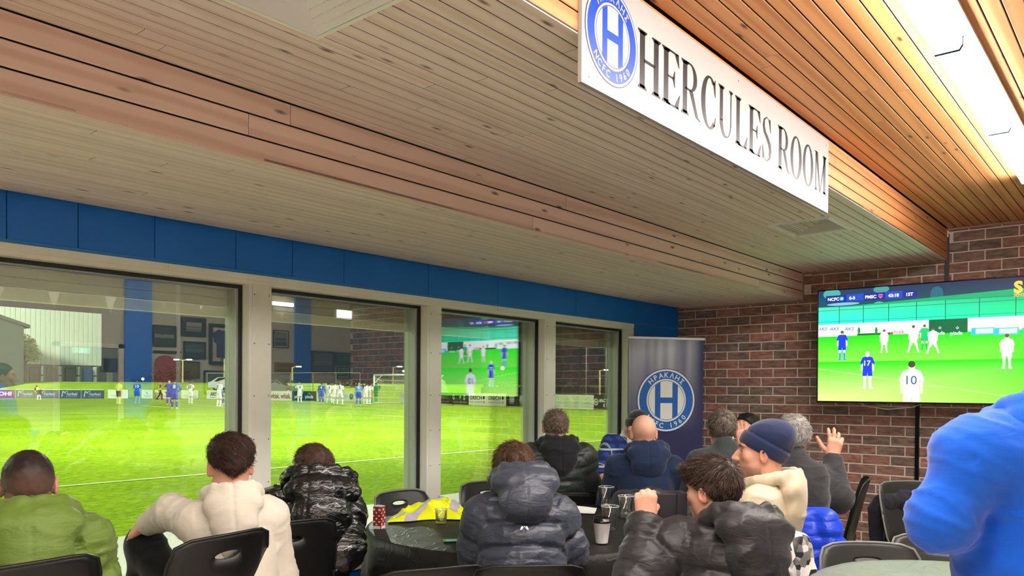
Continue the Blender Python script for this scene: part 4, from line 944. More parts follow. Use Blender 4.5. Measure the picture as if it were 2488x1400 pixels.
fp = Flat((-0.03, -0.042, 0.0017), (1, 0, 0), (0, 1, 0), 0.0003)
for k in range(4): fp.rect(0.008+k*0.012, 0.02, 0.013+k*0.012, 0.07, g(190, 236, 210), 1)
fp.build('print', M_print, t)
c = P(1130, 1306, Z=ZT); t = tag(empty('key_bunch', (c[0], c[1], ZT+0.004)), 'small bunch of dark keys by the green card', 'keys')
MB().tube([(0.012*math.cos(a*PI/8), 0.012*math.sin(a*PI/8), 0.003) for a in range(17)], 0.0012, 5).build('ring', M_alu, t)
for k in range(3):
    a = 0.5+k*0.8; MB().bbox((0.008, -0.007, 0.001+0.002*k), (0.05, 0.007, 0.003+0.002*k), 0.0006).build('key', M_leg, t).rotation_euler = (0, 0, a)
# napkin
c = P(1417, 1243, Z=ZT); nv = []
for j in range(9):
    for i in range(9):
        a, b_ = -0.09+0.18*i/8, -0.075+0.15*j/8; nv.append((a, b_, 0.004+0.012*abs(math.sin(3*a*14+b_*9))*((i/8)**2)+0.02*max(0, (i-6)/8.0)))
nf = [(j*9+i, j*9+i+1, j*9+i+10, j*9+i+9) for j in range(8) for i in range(8)]
m_ = MB().add(nv+[(a, b_, d-0.002) for a, b_, d in nv], nf+[tuple(81+k for k in f[::-1]) for f in nf], 0, True)
o = m_.build('paper_napkin', mat('napkin', srgb(238, 238, 232), 0.8), None, (c[0], c[1], ZT)); o.rotation_euler = (0, 0, 0.5); tag(o, 'crumpled white napkin to the right of the grey puffer jacket', 'napkin')
c = P(1357, 1212, Z=ZT); o = MB().bbox((-0.03, -0.03, 0), (0.03, 0.03, 0.03), 0.012).build('snack_wrapper', mat('wrapper_orange', srgb(226, 120, 40), 0.5), None, (c[0], c[1], ZT)); tag(o, 'orange snack wrapper behind the grey puffer shoulder', 'wrapper')
# hi-vis vest in a heap
V0 = P(938, 1270, Z=ZT); V1 = P(1130, 1262, Z=ZT); V2 = P(1020, 1222, Z=ZT); V3 = P(1120, 1228, Z=ZT)
nu, nv_ = 72, 44; A_ = []
for j in range(nv_+1):
    for i in range(nu+1):
        u, v = i/nu, j/nv_; p = (V0*(1-u)+V1*u)*(1-v)+((V0*0.72+V2*0.28)*(1-u)+V3*u)*v; A_.append((u, v, p[0], p[1]))
A_ = np.array(A_); p3 = np.c_[A_[:, 2]*9, A_[:, 3]*9, np.full(len(A_), 3.3)]; r1_ = 1-np.abs(vnoise(p3)); r2_ = 1-np.abs(vnoise(p3*2.3+7))
edge = np.clip(np.minimum(np.minimum(A_[:, 0]*5, (1-A_[:, 0])*7), np.minimum(A_[:, 1]*3.5, (1-A_[:, 1])*3.5)), 0, 1)
hz = edge**0.7*(0.012+0.040*r1_**2+0.016*r2_**2+0.030*np.exp(-((A_[:, 0]-0.62)/0.22)**2))
wob = vnoise(p3*0.8+2)*0.05; xs_ = A_[:, 2]+wob*(1-edge); ys_ = A_[:, 3]+vnoise(p3*0.8+9)*0.05*(1-edge)
vs = np.c_[xs_, ys_, ZT+0.005+hz]; W1 = nu+1
pat = lambda u, v: 1 if (abs((u-0.55)-0.55*(v-0.5)+0.03*math.sin(9*v)) < 0.085) or (abs((u-0.88)-0.15*(v-0.5)) < 0.05 and v > .25) or (abs(v-0.13-0.25*u) < 0.035 and u < .5) else 0
m_ = MB(); t = tag(empty('hi_vis_vest', (0, 0, 0)), 'crumpled yellow hi-vis vest with silver tape on the black table', 'vest')
F0, F1 = [], []
for j in range(nv_):
    for i in range(nu):
        f = (j*W1+i, j*W1+i+1, (j+1)*W1+i+1, (j+1)*W1+i); (F1 if pat((i+.5)/nu, (j+.5)/nv_) else F0).append(f)
def sub(fs, m, name, parent, dz=0.0):
    idx = sorted(set(k for f in fs for k in f)); mp = {k: i for i, k in enumerate(idx)}
    o = MB().add([vs[k]+np.array([0, 0, dz]) for k in idx]+[vs[k]-np.array([0, 0, 0.002]) for k in idx], [tuple(mp[k] for k in f) for f in fs]+[tuple(mp[k]+len(idx) for k in f[::-1]) for f in fs], 0, True).build(name, m, parent); return o
sub(F0, mat('hi_vis_yellow', srgb(232, 240, 0), 0.7, emit=None), 'vest_cloth', t); tp = sub(F1, mat('silver_tape', srgb(186, 182, 190), 0.35), 'reflective_tape', t, 0.001); tag(tp, 'silver reflective tape')
# a dark bag / cable tangle of the cloth edge: two phone-like items are left to the people
# ================================================================ OUTDOORS
def grassmat():
    m, n, b = _new('pitch_grass'); L = n.links; ge = N(n, 'ShaderNodeNewGeometry')
    z = N(n, 'ShaderNodeTexNoise'); z.inputs['Scale'].default_value = 0.35; z.inputs['Detail'].default_value = 4; L.new(ge.outputs['Position'], z.inputs['Vector'])
    z2 = N(n, 'ShaderNodeTexNoise'); z2.inputs['Scale'].default_value = 9; z2.inputs['Detail'].default_value = 6; z2.inputs['Roughness'].default_value = 0.75
    mp = N(n, 'ShaderNodeMapping'); mp.inputs['Scale'].default_value = (1, 2.2, 1); L.new(ge.outputs['Position'], mp.inputs[0]); L.new(mp.outputs[0], z2.inputs['Vector'])
    r = N(n, 'ShaderNodeValToRGB'); e = r.color_ramp.elements; e[0].position = 0.3; e[0].color = srgb(140, 184, 8); e[1].position = 0.72; e[1].color = srgb(176, 212, 26); L.new(z.outputs[0], r.inputs[0])
    r2 = N(n, 'ShaderNodeValToRGB'); e = r2.color_ramp.elements; e[0].position = 0.36; e[0].color = (0.42, 0.52, 0.36, 1); e[1].position = 0.60; e[1].color = (1.2, 1.14, 1.3, 1); L.new(z2.outputs[0], r2.inputs[0])
    mx = N(n, 'ShaderNodeMix', data_type='RGBA', blend_type='MULTIPLY'); mx.inputs['Factor'].default_value = 1; L.new(r.outputs[0], mx.inputs['A']); L.new(r2.outputs[0], mx.inputs['B'])
    L.new(mx.outputs['Result'], b.inputs['Base Color']); b.inputs['Roughness'].default_value = 0.8; b.inputs['Specular IOR Level'].default_value = 0.1
    u = N(n, 'ShaderNodeBump'); u.inputs['Strength'].default_value = 0.4; u.inputs['Distance'].default_value = 0.03; L.new(z2.outputs[0], u.inputs['Height']); L.new(u.outputs[0], b.inputs['Normal'])
    return m
M_grass = grassmat()
pt = MB(); pt.add([(-60, 4.3, FZ), (160, 4.3, FZ), (160, 200, FZ), (-60, 200, FZ), (-60, 4.3, FZ-0.3), (160, 4.3, FZ-0.3), (160, 200, FZ-0.3), (-60, 200, FZ-0.3)], [(0, 1, 2, 3), (7, 6, 5, 4), (0, 4, 5, 1), (2, 6, 7, 3)])
pitch = tag(pt.build('ground', M_grass), kind='structure')
M_line = mat('line_paint', srgb(226, 242, 170), 0.8, var=0.12, vs=6)
def line(pts, w_=0.12):
    m_ = MB()
    for (a, b_) in zip(pts[:-1], pts[1:]):
        a = np.array(a[:2]); b_ = np.array(b_[:2]); d = (b_-a)/np.linalg.norm(b_-a); n_ = np.array([-d[1], d[0]])*w_/2
        m_.add([(*(a-n_), FZ+0.006), (*(b_-n_), FZ+0.006), (*(b_+n_), FZ+0.006), (*(a+n_), FZ+0.006)], [(0, 1, 2, 3)])
    m_.build('line_marking', M_line, pitch)
a = P(150, 1178, Z=FZ); b_ = P(1500, 1070, Z=FZ); ty = (a[1]+b_[1])/2
line([(-55, ty), (P(1100, 983, Z=FZ)[0]+1.5, ty)], 0.13)
pc = P(1062, 1017.5, Z=FZ); pl = P(640, 994, Z=FZ); prr = P(1505, 1003.5, Z=FZ)
line([pl, pc, prr], 0.14)
line([P(345, 986, Z=FZ), P(412, 991, Z=FZ)], 0.3); line([P(430, 982, Z=FZ), P(590, 991, Z=FZ)], 0.16); line([P(650, 975.5, Z=FZ), P(1104, 992, Z=FZ)], 0.14); line([P(905, 979.5, Z=FZ), P(1040, 982, Z=FZ)], 0.14)
line([P(1073, 991.5, Z=FZ), P(1300, 995, Z=FZ), P(1520, 1004, Z=FZ)], 0.14)
# white tarpaulin strip at the foot of the windows
tv_ = []; nx_, ny_ = 150, 14
for j in range(ny_+1):
    for i in range(nx_+1):
        x = -3+13.5*i/nx_; v = j/ny_; y = 4.30+1.95*v; tv_.append((x, y, 0))
tv_ = np.array(tv_, float); V_ = (tv_[:, 1]-4.30)/1.95
nz = vnoise(np.c_[tv_[:, 0]*1.1, tv_[:, 1]*2.6, np.zeros(len(tv_))+5]); n3 = vnoise(np.c_[tv_[:, 0]*0.7, tv_[:, 1]*5.5, np.zeros(len(tv_))+8])
tv_[:, 2] = 0.405+0.028*nz+0.020*(1-np.abs(n3))**3-0.26*np.clip((V_-0.90)/0.10, 0, 1)**2-0.05*V_; tv_[:, 1] += V_*0.08*vnoise(np.c_[tv_[:, 0]*0.8, V_*0, V_*0+2])
tf = [(j*(nx_+1)+i, j*(nx_+1)+i+1, (j+1)*(nx_+1)+i+1, (j+1)*(nx_+1)+i) for j in range(ny_) for i in range(nx_)]
n_ = len(tv_)
o = MB().add(np.r_[tv_, tv_-np.array([0, 0, 0.02])], tf+[tuple(n_+k for k in f[::-1]) for f in tf], 0, True).build('ground_tarpaulin', mat('tarpaulin_white', srgb(240, 238, 220), 0.6)); tag(o, 'white padded tarpaulin strip laid along the foot of the windows', 'tarpaulin')

# ---------------------------------------------------------------- goal
M_goal = mat('goal_white', srgb(240, 244, 236), 0.4); M_net = mat('net_white', srgb(220, 226, 200), 0.7)
gl = P(908.5, 979, Z=FZ); gd = np.array([P(1105, 983, Z=FZ)[0]-1.6-gl[0], 0, 0]); gr = np.array([gl[0]+0.4, gl[1]-7.32, FZ]); bk_ = np.array([2.0, 0.1, 0]); up = np.array([0, 0, 2.44])
t = tag(empty('football_goal', tuple(gl)), 'white football goal with net beyond the second window', 'goal')
q0 = np.zeros(3); q1 = gr-gl; q1[2] = 0
MB().tube([q0, q0+up], 0.07, 10).build('post', M_goal, t); MB().tube([q1, q1+up], 0.07, 10).build('post', M_goal, t); MB().tube([q0+up, q1+up], 0.07, 10).build('crossbar', M_goal, t)
for e_ in (q0, q1): MB().tube([e_+up*0.98, e_+up*0.99+bk_*0.45, e_+up*0.72+bk_*0.05], 0.035, 8).build('stanchion', M_goal, t)
MB().tube([q0, q0+bk_, q1+bk_, q1], 0.03, 8).build('ground_bar', M_goal, t)
nm = MB()
def nline(a, b_, sag=0.0):
    m_ = 4; nm.tube([a+(b_-a)*k/m_-np.array([0, 0, sag*math.sin(PI*k/m_)]) for k in range(m_+1)], 0.011, 3, cap=False, smooth=False)
tb = up*0.96; bt = bk_
for k in range(0, 37): f = k/36; a = q0+(q1-q0)*f; nline(a+up*0.97, a+bk_*0.55+up*0.80, 0.15); nline(a+bk_*0.55+up*0.80, a+bk_)
for k in range(0, 12): f = k/11; nline(q0+bk_*0.55+up*0.80+(bk_*0.45-up*0.80)*f, q1+bk_*0.55+up*0.80+(bk_*0.45-up*0.80)*f, 0.05)
for e_ in (q0, q1):
    for k in range(1, 12): f = k/12; nline(e_+up*f, e_+bk_*(1-0.45*f)+up*f*0.82)
    for k in range(1, 10): f = k/10; nline(e_+bk_*f*0.95, e_+bk_*f*0.5+up*(0.97-0.15*f))
tag(nm.build('net', M_net, t), kind='stuff')

# ---------------------------------------------------------------- hoardings round the pitch
C_navy = g(22, 50, 92); C_cream = g(206, 220, 190); C_gn = g(16, 54, 34); C_wht = g(232, 234, 220)
M_hoard = attrmat('hoarding_print', rough=0.5); M_hb = mat('hoarding_back', srgb(120, 124, 116), 0.6)
def hoard(pa, pb, label, base, draw, za=FZ+0.06, h=0.9, tl_=True):
    """an advertising board standing between two surveyed ground points (left end, right end)"""
    a = np.array(pa, float); b_ = np.array(pb, float); d = b_-a; d[2] = 0; L_ = np.linalg.norm(d); U = d/L_
    t = tag(empty('advertising_board', (a[0], a[1], 0)), label, 'hoarding', 'hoardings round the pitch')
    W_ = np.array([U[1], -U[0], 0])   # towards the viewer
    m_ = MB(); c0 = -W_*0.001; vs = []
    for off in (0.001, 0.06):
        for (s_, z) in ((0, za), (L_, za), (L_, za+h), (0, za+h)): vs.append(tuple(U*s_-W_*off+np.array([0, 0, z])))
    m_.add(vs, [(0, 1, 2, 3), (7, 6, 5, 4), (0, 4, 5, 1), (1, 5, 6, 2), (2, 6, 7, 3), (3, 7, 4, 0)]); m_.build('board', M_hb, t)
    fp = Flat((0, 0, za), U, (0, 0, 1), 0.004); fp.rect(0, 0, L_, h, base, 1)
    if tl_: fp.rect(0, h-0.05, L_, h, g(206, 222, 206), 2)
    draw(fp, L_, h); fp.build('print', M_hoard, t)
    for s_ in (0.1, L_-0.1):
        p_ = U*s_-W_*0.1; MB().box((p_[0]-0.03, p_[1]-0.03, FZ), (p_[0]+0.03, p_[1]+0.03, za+h*0.9)).build('post', M_hb, t)
G_ = lambda x, y: P(x, y, Z=FZ)
def d_purple(fp, L_, h): fp.text('SOHI', L_*0.25, h*0.3, h*0.4, C_wht, 3, 0.03, width=L_*0.62)
def d_fair(fp, L_, h):
    fp.text('Fairfield', L_*0.36, h*0.34, h*0.30, g(170, 200, 214), 3, 0.01, width=L_*0.48); fp.rect(L_*0.30, h*0.18, L_*0.84, h*0.21, g(130, 160, 180), 3)
    fp.poly([(L_*.1, h*.18), (L_*.14, h*.18), (L_*.18, h*.8), (L_*.15, h*.82)], g(170, 200, 214), 3); fp.poly([(L_*.16, h*.8), (L_*.30, h*.5), (L_*.31, h*.54), (L_*.2, h*.82)], g(170, 200, 214), 3); fp.poly([(L_*.2, h*.6), (L_*.4, h*.8), (L_*.4, h*.86), (L_*.2, h*.66)], g(170, 200, 214), 3)
def d_small(fp, L_, h):
    fp.poly([(L_*.40, h*.75), (L_*.46, h*.78), (L_*.60, h*.5), (L_*.56, h*.48)], g(60, 80, 70), 3)
    for k, y in enumerate((.34, .18)): fp.rect(L_*(.16+.08*k), h*y, L_*(.84-.08*k), h*(y+.035), g(110, 130, 110), 3)
def d_aks(fp, L_, h):
    for f in (.10, .62): fp.text('AKS', L_*f, h*0.36, h*0.42, g(40, 50, 50), 3, 0.02, shear=0.2); fp.rect(L_*f, h*0.16, L_*(f+.16), h*0.22, g(90, 100, 96), 3)
def d_whisk(fp, L_, h): fp.text('whisk.', L_*0.02, h*0.22, h*0.52, g(132, 50, 52), 3, 0.03, width=L_*0.44); fp.text('whisk.', L_*0.5, h*0.22, h*0.52, g(132, 50, 52), 3, 0.03, width=L_*0.46)
def d_piada(fp, L_, h):
    for f in (.27, .72): fp.text('piada', L_*f, h*0.28, h*0.34, C_wht, 3, 0.02, align='c'); fp.ring(L_*f, h*.76, h*.07, h*.12, C_wht, 3, 4)
def d_blue(fp, L_, h):
    fp.rect(L_*.03, h*.2, L_*.12, h*.85, g(90, 150, 180), 3)
    for f in (.2, .42): fp.text('ESCO', L_*f, h*0.35, h*0.3, g(110, 150, 170), 3, 0.01)
    fp.ell(L_*.64, h*.5, h*.26, h*.32, g(96, 130, 50), 3, 20); fp.text('farmfresh', L_*.72, h*.4, h*.24, g(130, 150, 130), 3, 0.01)
def d_mem(fp, L_, h): fp.ring(L_*.14, h*.6, h*.14, h*.2, g(120, 130, 120), 3, 16); fp.text('MEMSOX', L_*.24, h*.48, h*.24, g(120, 130, 120), 3, 0.01); fp.rect(L_*.3, h*.2, L_*.8, h*.24, g(140, 150, 140), 3)
def d_gsd(fp, L_, h):
    fp.text('G', L_*.06, h*.42, h*.42, C_wht, 3, .03); fp.poly([(L_*.46, h*.4), (L_*.50, h*.62), (L_*.44, h*.62), (L_*.56, h*.9), (L_*.52, h*.68), (L_*.58, h*.68)], C_wht, 3); fp.text('D', L_*.70, h*.42, h*.42, C_wht, 3, .03); fp.text('GUILDFORD', L_*.1, h*.14, h*.14, g(170, 190, 170), 3, .01, width=L_*.8)
def d_grech(fp, L_, h):
    for f in (.03, .53): fp.text('GRECH', L_*f, h*.48, h*.30, g(40, 44, 42), 3, .025, width=L_*.33); fp.ell(L_*(f+.385), h*.64, h*.12, h*.15, g(30, 36, 30), 3, 16); fp.text('HEATING COOLING', L_*f, h*.22, h*.12, g(150, 120, 110), 3, .0, width=L_*.34); fp.ell(L_*(f+.385), h*.28, h*.08, h*.12, g(190, 130, 120), 3, 14)
def d_squares(fp, L_, h):
    for f in (.2, .55, .88):
        for a in (-1, 1):
            for c_ in (0, 1):
                x = L_*f+a*h*.13-h*.11; y = h*.34+c_*h*.27; fp.rect(x, y, x+h*.22, y+h*.22, C_wht, 3); fp.rect(x+h*.05, y+h*.05, x+h*.17, y+h*.17, g(26, 40, 30), 4)
        fp.rect(L_*f-h*.2, h*.2, L_*f+h*.2, h*.25, g(150, 170, 150), 3)
def d_cig(fp, L_, h):
    for f in (.06, .30, .58, .85): fp.ring(L_*f, h*.66, h*.13, h*.18, g(180, 196, 170), 3, 20); fp.text('COPPERRING', L_*f, h*.34, h*.12, g(150, 170, 150), 3, 0, width=L_*.18, align='c'); fp.rect(L_*f-h*.25, h*.16, L_*f+h*.25, h*.2, g(176, 190, 170), 3)
def d_mac(fp, L_, h): fp.ring(L_*.10, h*.52, h*.17, h*.24, C_wht, 3, 20); fp.ell(L_*.10, h*.52, h*.08, h*.1, C_wht, 3, 12); fp.text('MAC WHEEL', L_*.24, h*.52, h*.22, C_wht, 3, .03, width=L_*.68); fp.text('& TYRE', L_*.40, h*.20, h*.22, C_wht, 3, .03, width=L_*.38)
hoard(G_(-28, 969.0), G_(36, 969.2), 'purple hoarding at the far left with white lettering', g(130, 60, 108), d_purple)
hoard(G_(38, 969.2), G_(86, 969.4), 'grey-brown hoarding with a pale bird mark behind the crouching figure', g(96, 90, 84), d_fair)
for i, (x0, x1, nm_) in enumerate(((88, 142, 'leftmost navy'), (144, 196, 'middle navy'), (198, 253, 'rightmost navy'))): hoard(G_(x0, 969.4+.2*i), G_(x1, 969.6+.2*i), nm_+' hoarding with a pale bird mark and the word Fairfield', C_navy, d_fair)
for x0, x1, y, lb in ((262, 311, 969.5, 'pale green hoarding behind the referee'), (344, 371, 969.8, 'pale green hoarding right of the first blue player'), (376, 434, 970.0, 'pale green hoarding behind the walking steward'), (440, 482, 970.4, 'pale green hoarding behind player 23')): hoard(G_(x0, y), G_(x1, y+.4), lb, C_cream, d_small, tl_=False)
hoard(G_(502, 971.0), G_(586, 972.4), 'white hoarding with slanted AKS lettering by the first window post', C_wht, d_aks, tl_=False)
hoard(G_(655, 974.3), G_(709, 975.2), 'white hoarding reading whisk twice in dark red', C_wht, d_whisk, tl_=False)
hoard(G_(710, 975.2), G_(768, 976.0), 'dark green hoarding reading piada twice', C_gn, d_piada, tl_=False)
hoard(G_(769, 976.0), G_(903, 978.0), 'pale hoarding with a blue block and a green leaf behind the huddle', g(206, 224, 206), d_blue, tl_=False)
hoard(G_(972, 980.3), G_(1046, 981.8), 'grey-white hoarding seen through the goal net', g(190, 196, 180), d_mem, tl_=False)
gx = [(1062, 982.6), (1098, 984), (1139, 986.4), (1230, 989.2), (1302, 991.2), (1348, 994), (1443, 997.4), (1502, 999.8)]
G2 = [G_(x, y) for x, y in gx]
hoard(G2[0], G2[1], 'dark hoarding with a round mark behind the goal net', g(40, 40, 36), d_mem, tl_=False); hoard(G2[1], G2[2], 'dark hoarding with a lightning bolt between two letters', g(30, 48, 36), d_gsd, tl_=False)
hoard(G2[2], G2[3], 'cream hoarding reading GRECH twice', g(222, 222, 200), d_grech, tl_=False); hoard(G2[3], G2[4], 'black hoarding with three white window-like squares', g(28, 36, 28), d_squares, tl_=False)
hoard(G2[5], G2[6], 'cream hoarding with four faint round marks', g(222, 228, 196), d_cig, tl_=False); hoard(G2[6], G2[7], 'dark hoarding reading MAC WHEEL & TYRE', g(26, 40, 32), d_mac, tl_=False)

# ---------------------------------------------------------------- grass bank, rail and posts behind the far hoardings
bk0, bk1 = G_(-30, 968), G_(600, 971.2)
bd = (bk1-bk0)/np.linalg.norm(bk1-bk0); bn = np.array([-bd[1], bd[0], 0]); bn = bn if bn[1] > 0 else -bn
A0 = bk0+bn*1.0-bd*20; A1 = bk1+bn*1.0+bd*40
m_ = MB(); prof = [(0, 0.0), (1.5, 0.6), (5, 1.55), (8, 1.8), (16, 1.8), (16, -0.3), (0, -0.3)]
vs = [tuple(A+bn*o_+np.array([0, 0, z])) for A in (A0, A1) for o_, z in prof]; n = len(prof)
m_.add(vs, [tuple(range(n)), tuple(range(2*n-1, n-1, -1))]+[(k, n+k, n+(k+1) % n, (k+1) % n) for k in range(n)]); m_.f = [f[::-1] for f in m_.f]
tag(m_.build('grass_bank', M_grass), kind='structure')
# dark wall of trees / fence mesh behind (night backdrop hedge) as real rows of shrubs
def wire_fence(pts, h, label, n_post, name='mesh_fence'):
    t = tag(empty(name, tuple(pts[0])), label, 'fence'); a = np.array(pts[0]); b_ = np.array(pts[1])
    for k in range(n_post+1):
        p_ = (b_-a)*k/n_post; MB().tube([p_, p_+np.array([0, 0, h])], 0.045, 6).build('post', mat('fence_post', srgb(120, 128, 116), 0.5), t)
    for z in (h, h*0.5): MB().tube([np.array([0, 0, z]), b_-a+np.array([0, 0, z])], 0.03, 5).build('rail', mat('fence_rail', srgb(150, 158, 140), 0.5), t)
f0 = P(480, 971, Z=FZ)+np.array([6, 9, 0]); f1 = P(835, 976, Z=FZ)+np.array([6, 5, 0]); f2 = P(1010, 981, Z=FZ)+np.array([7, 0, 0]); f3 = P(1305, 991, Z=FZ)+np.array([6, 0, 0]); f4 = P(1520, 999, Z=FZ)+np.array([6, 0, 0])
wire_fence([f0, f1], 2.9, 'tall wire fence with a pale top rail behind the far hoardings', 7)
wire_fence([f3, f4], 4.6, 'tall wire fence with pale posts beyond the last window', 4)

# ---------------------------------------------------------------- warehouse beyond the far end
WY = 112.0
M_clad = mat('warehouse_cladding', srgb(222, 236, 214), 0.6, var=0.015, vs=0.2)
c0 = P(0, 745, Y=WY); c1 = P(247.5, 762, Y=WY); zt = (c0[2]+c1[2])/2; zb = P(150, 887, Y=WY)[2]; xr = c1[0]; xl = P(-160, 745, Y=WY)[0]
t = tag(empty('warehouse', (xr, WY, FZ)), 'big pale clad warehouse with dock bays, at the far left beyond the pitch', 'building')
MB().box((xl-xr, 0.3, 0), (-0.05, 22, zt-FZ-0.05)).build('wall', mat('warehouse_core', srgb(96, 110, 108), 0.7), t)
pwid = (P(247, 850, Y=WY)[0]-P(236.2, 850, Y=WY)[0]); k = 0; x = 0.0
while x > xl-xr:
    MB().bbox((x-pwid+0.02, 0.0, zb-FZ), (x-0.02, 0.3, zt-FZ), 0.03).build('panel', M_clad, t); x -= pwid; k += 1
    if k > 36: break
M_dock = mat('dock_teal', srgb(86, 124, 116), 0.6); M_dock2 = mat('dock_dark', srgb(54, 84, 76), 0.6); M_dockb = mat('dock_blue', srgb(46, 110, 176), 0.5)
bx = [P(x, 910, Y=WY)[0]-xr for x in (70, 112, 157, 201, 241)]
for i in range(4):
    a, b_ = bx[i], bx[i+1]; wb_ = b_-a
    d_ = MB().bbox((a+wb_*0.06, 0.12, 0), (a+wb_*0.62, 0.30, zb-FZ-0.4), 0.08).build('dock_door', [M_dock2, M_dock2, M_dock2, M_dockb][i], t)
    MB().bbox((a+wb_*0.78, -0.1, 0), (b_-0.05, 0.28, zb-FZ), 0.08).build('dock_pier', M_dock, t)
    for s_ in range(3):
        z0 = 0.1+(zb-FZ-0.2)*s_/3; MB().bbox((a+wb_*0.63, -0.5, z0+0.05), (a+wb_*0.76, 0.1, z0+(zb-FZ-0.2)/3-0.08), 0.05).build('dock_bumper', mat('bumper_white', srgb(226, 240, 226), 0.5), t)
# lower annexe at the right end
ax0 = P(248, 880, Y=WY)[0]-xr; ax1 = P(288, 880, Y=WY)[0]-xr; az = P(268, 872, Y=WY)[2]-FZ; am = P(268, 904, Y=WY)[2]-FZ
t2 = tag(empty('annexe', (xr, WY, FZ)), 'small dark blue annexe at the right end of the pale warehouse', 'building')
MB().bbox((0.2, 0.5, am), (ax1, 10, az), 0.1).build('upper_wall', mat('annexe_navy', srgb(44, 60, 80), 0.6), t2)
MB().bbox((0.2, 0.9, 0), (ax1*0.45, 10, am), 0.1).build('lower_wall', mat('annexe_teal', srgb(80, 110, 104), 0.6), t2)
MB().bbox((ax1*0.46, 0.9, 0), (ax1*0.85, 10, am), 0.1).build('roller_door', mat('annexe_pale', srgb(150, 170, 160), 0.6), t2)
# dark gabled shed in front, left
SYd = 96.0; s0 = P(-140, 780, Y=SYd); s1 = P(58, 795, Y=SYd); s2 = P(0, 775, Y=SYd); sb = FZ
t = tag(empty('shed', (s1[0], SYd, FZ)), 'dark sloping-roofed shed in front of the warehouse at the far left', 'building')
e_ = s1[2]-FZ; m0 = s2[2]-FZ; dx = s2[0]-s1[0]; sl_ = (m0-e_)/(-dx); L_ = 26.0
vs = [(0, 0, 0), (0, 0, e_), (-L_/2, 0, e_+sl_*L_/2), (-L_, 0, e_), (-L_, 0, 0)]; vs += [(x, 9, z) for x, _, z in vs]
MB().add(vs, [(0, 4, 3, 2, 1), (5, 6, 7, 8, 9), (0, 1, 6, 5), (4, 9, 8, 3)]).build('wall', mat('shed_slate', srgb(70, 88, 88), 0.7), t)
rf = MB(); th_ = 0.35
vs = [(0.5, -0.4, e_-0.1), (-L_/2, -0.4, e_+sl_*L_/2+0.1), (-L_-0.5, -0.4, e_-0.1)]; vs = vs+[(x, y, z+th_) for x, y, z in vs]; vs = vs+[(x, 9.4, z) for x, y, z in vs]
rf.add(vs, [(0, 1, 4, 3), (1, 2, 5, 4), (6, 9, 10, 7), (7, 10, 11, 8), (3, 4, 10, 9), (4, 5, 11, 10), (0, 6, 7, 1), (1, 7, 8, 2), (0, 3, 9, 6), (2, 8, 11, 5)]).build('roof', mat('shed_roof', srgb(60, 74, 78), 0.6), t)
# tree and trunk
def tree(px, pyb, pyt, depth, spread, label, seed, col, nleaf=1500):
    b0 = P(px, pyb, d=depth); tpz = P(px, pyt, d=depth)[2]; h = tpz-b0[2]; r = random.Random(seed); rs = np.random.RandomState(seed)
    t = tag(empty('tree', tuple(b0)), label, 'tree')
    tr = MB().tube([(0, 0, 0), (0.1, 0, h*0.25), (0, 0.05, h*0.5), (0.05, 0, h*0.8)], [h*0.03, h*0.022, h*0.015, 0.02], 7)
    cents = []
    for k in range(12):
        a = r.uniform(0, 6.28); z = r.uniform(0.36, 0.95); rad = spread*math.sin(min(1, (1.08-z)/0.6)*PI/2)*r.uniform(0.3, 0.8)
        e_ = (rad*math.cos(a), rad*math.sin(a), z*h); cents.append((e_, spread*0.42)); tr.tube([(0, 0, h*(z-0.18)), (e_[0]*0.5, e_[1]*0.5, h*(z-0.06)), e_], [h*0.012, h*0.008, 0.015], 5)
    tr.build('trunk', mat('tree_bark', srgb(110, 104, 84), 0.8), t)
    per = nleaf//12; vs, fs = [], []
    for (c_, rad) in cents:
        d = rs.normal(size=(per, 3)); d /= np.linalg.norm(d, axis=1)[:, None]; p = np.array(c_)+d*rad*rs.rand(per, 1)**0.4
        for q_ in p:
            u = rs.normal(size=3); u /= np.linalg.norm(u); v = np.cross(u, rs.normal(size=3)); v /= np.linalg.norm(v); s_ = 0.16*r.uniform(.7, 1.3); b2 = len(vs)
            vs += [tuple(q_-u*s_), tuple(q_+v*s_*.45), tuple(q_+u*s_), tuple(q_-v*s_*.45)]; fs.append((b2, b2+1, b2+2, b2+3))
    tag(MB().add(vs, fs).build('foliage', mat('leaf_'+str(seed), col, 0.7, var=0.25, vs=1.2), t), kind='stuff')
tree(60, 938, 820, 92, 2.1, 'small pale green tree in front of the shed and warehouse', 3, srgb(170, 186, 110), 1900)
for i, (px, pt_, dp, sp_, lb) in enumerate(((400, 900, 100, 3.6, 'dark rounded bush beside the red arched reflection'),)): tree(px, 950, pt_, dp, sp_, lb, 20+i, srgb(26, 38, 24), 1500)
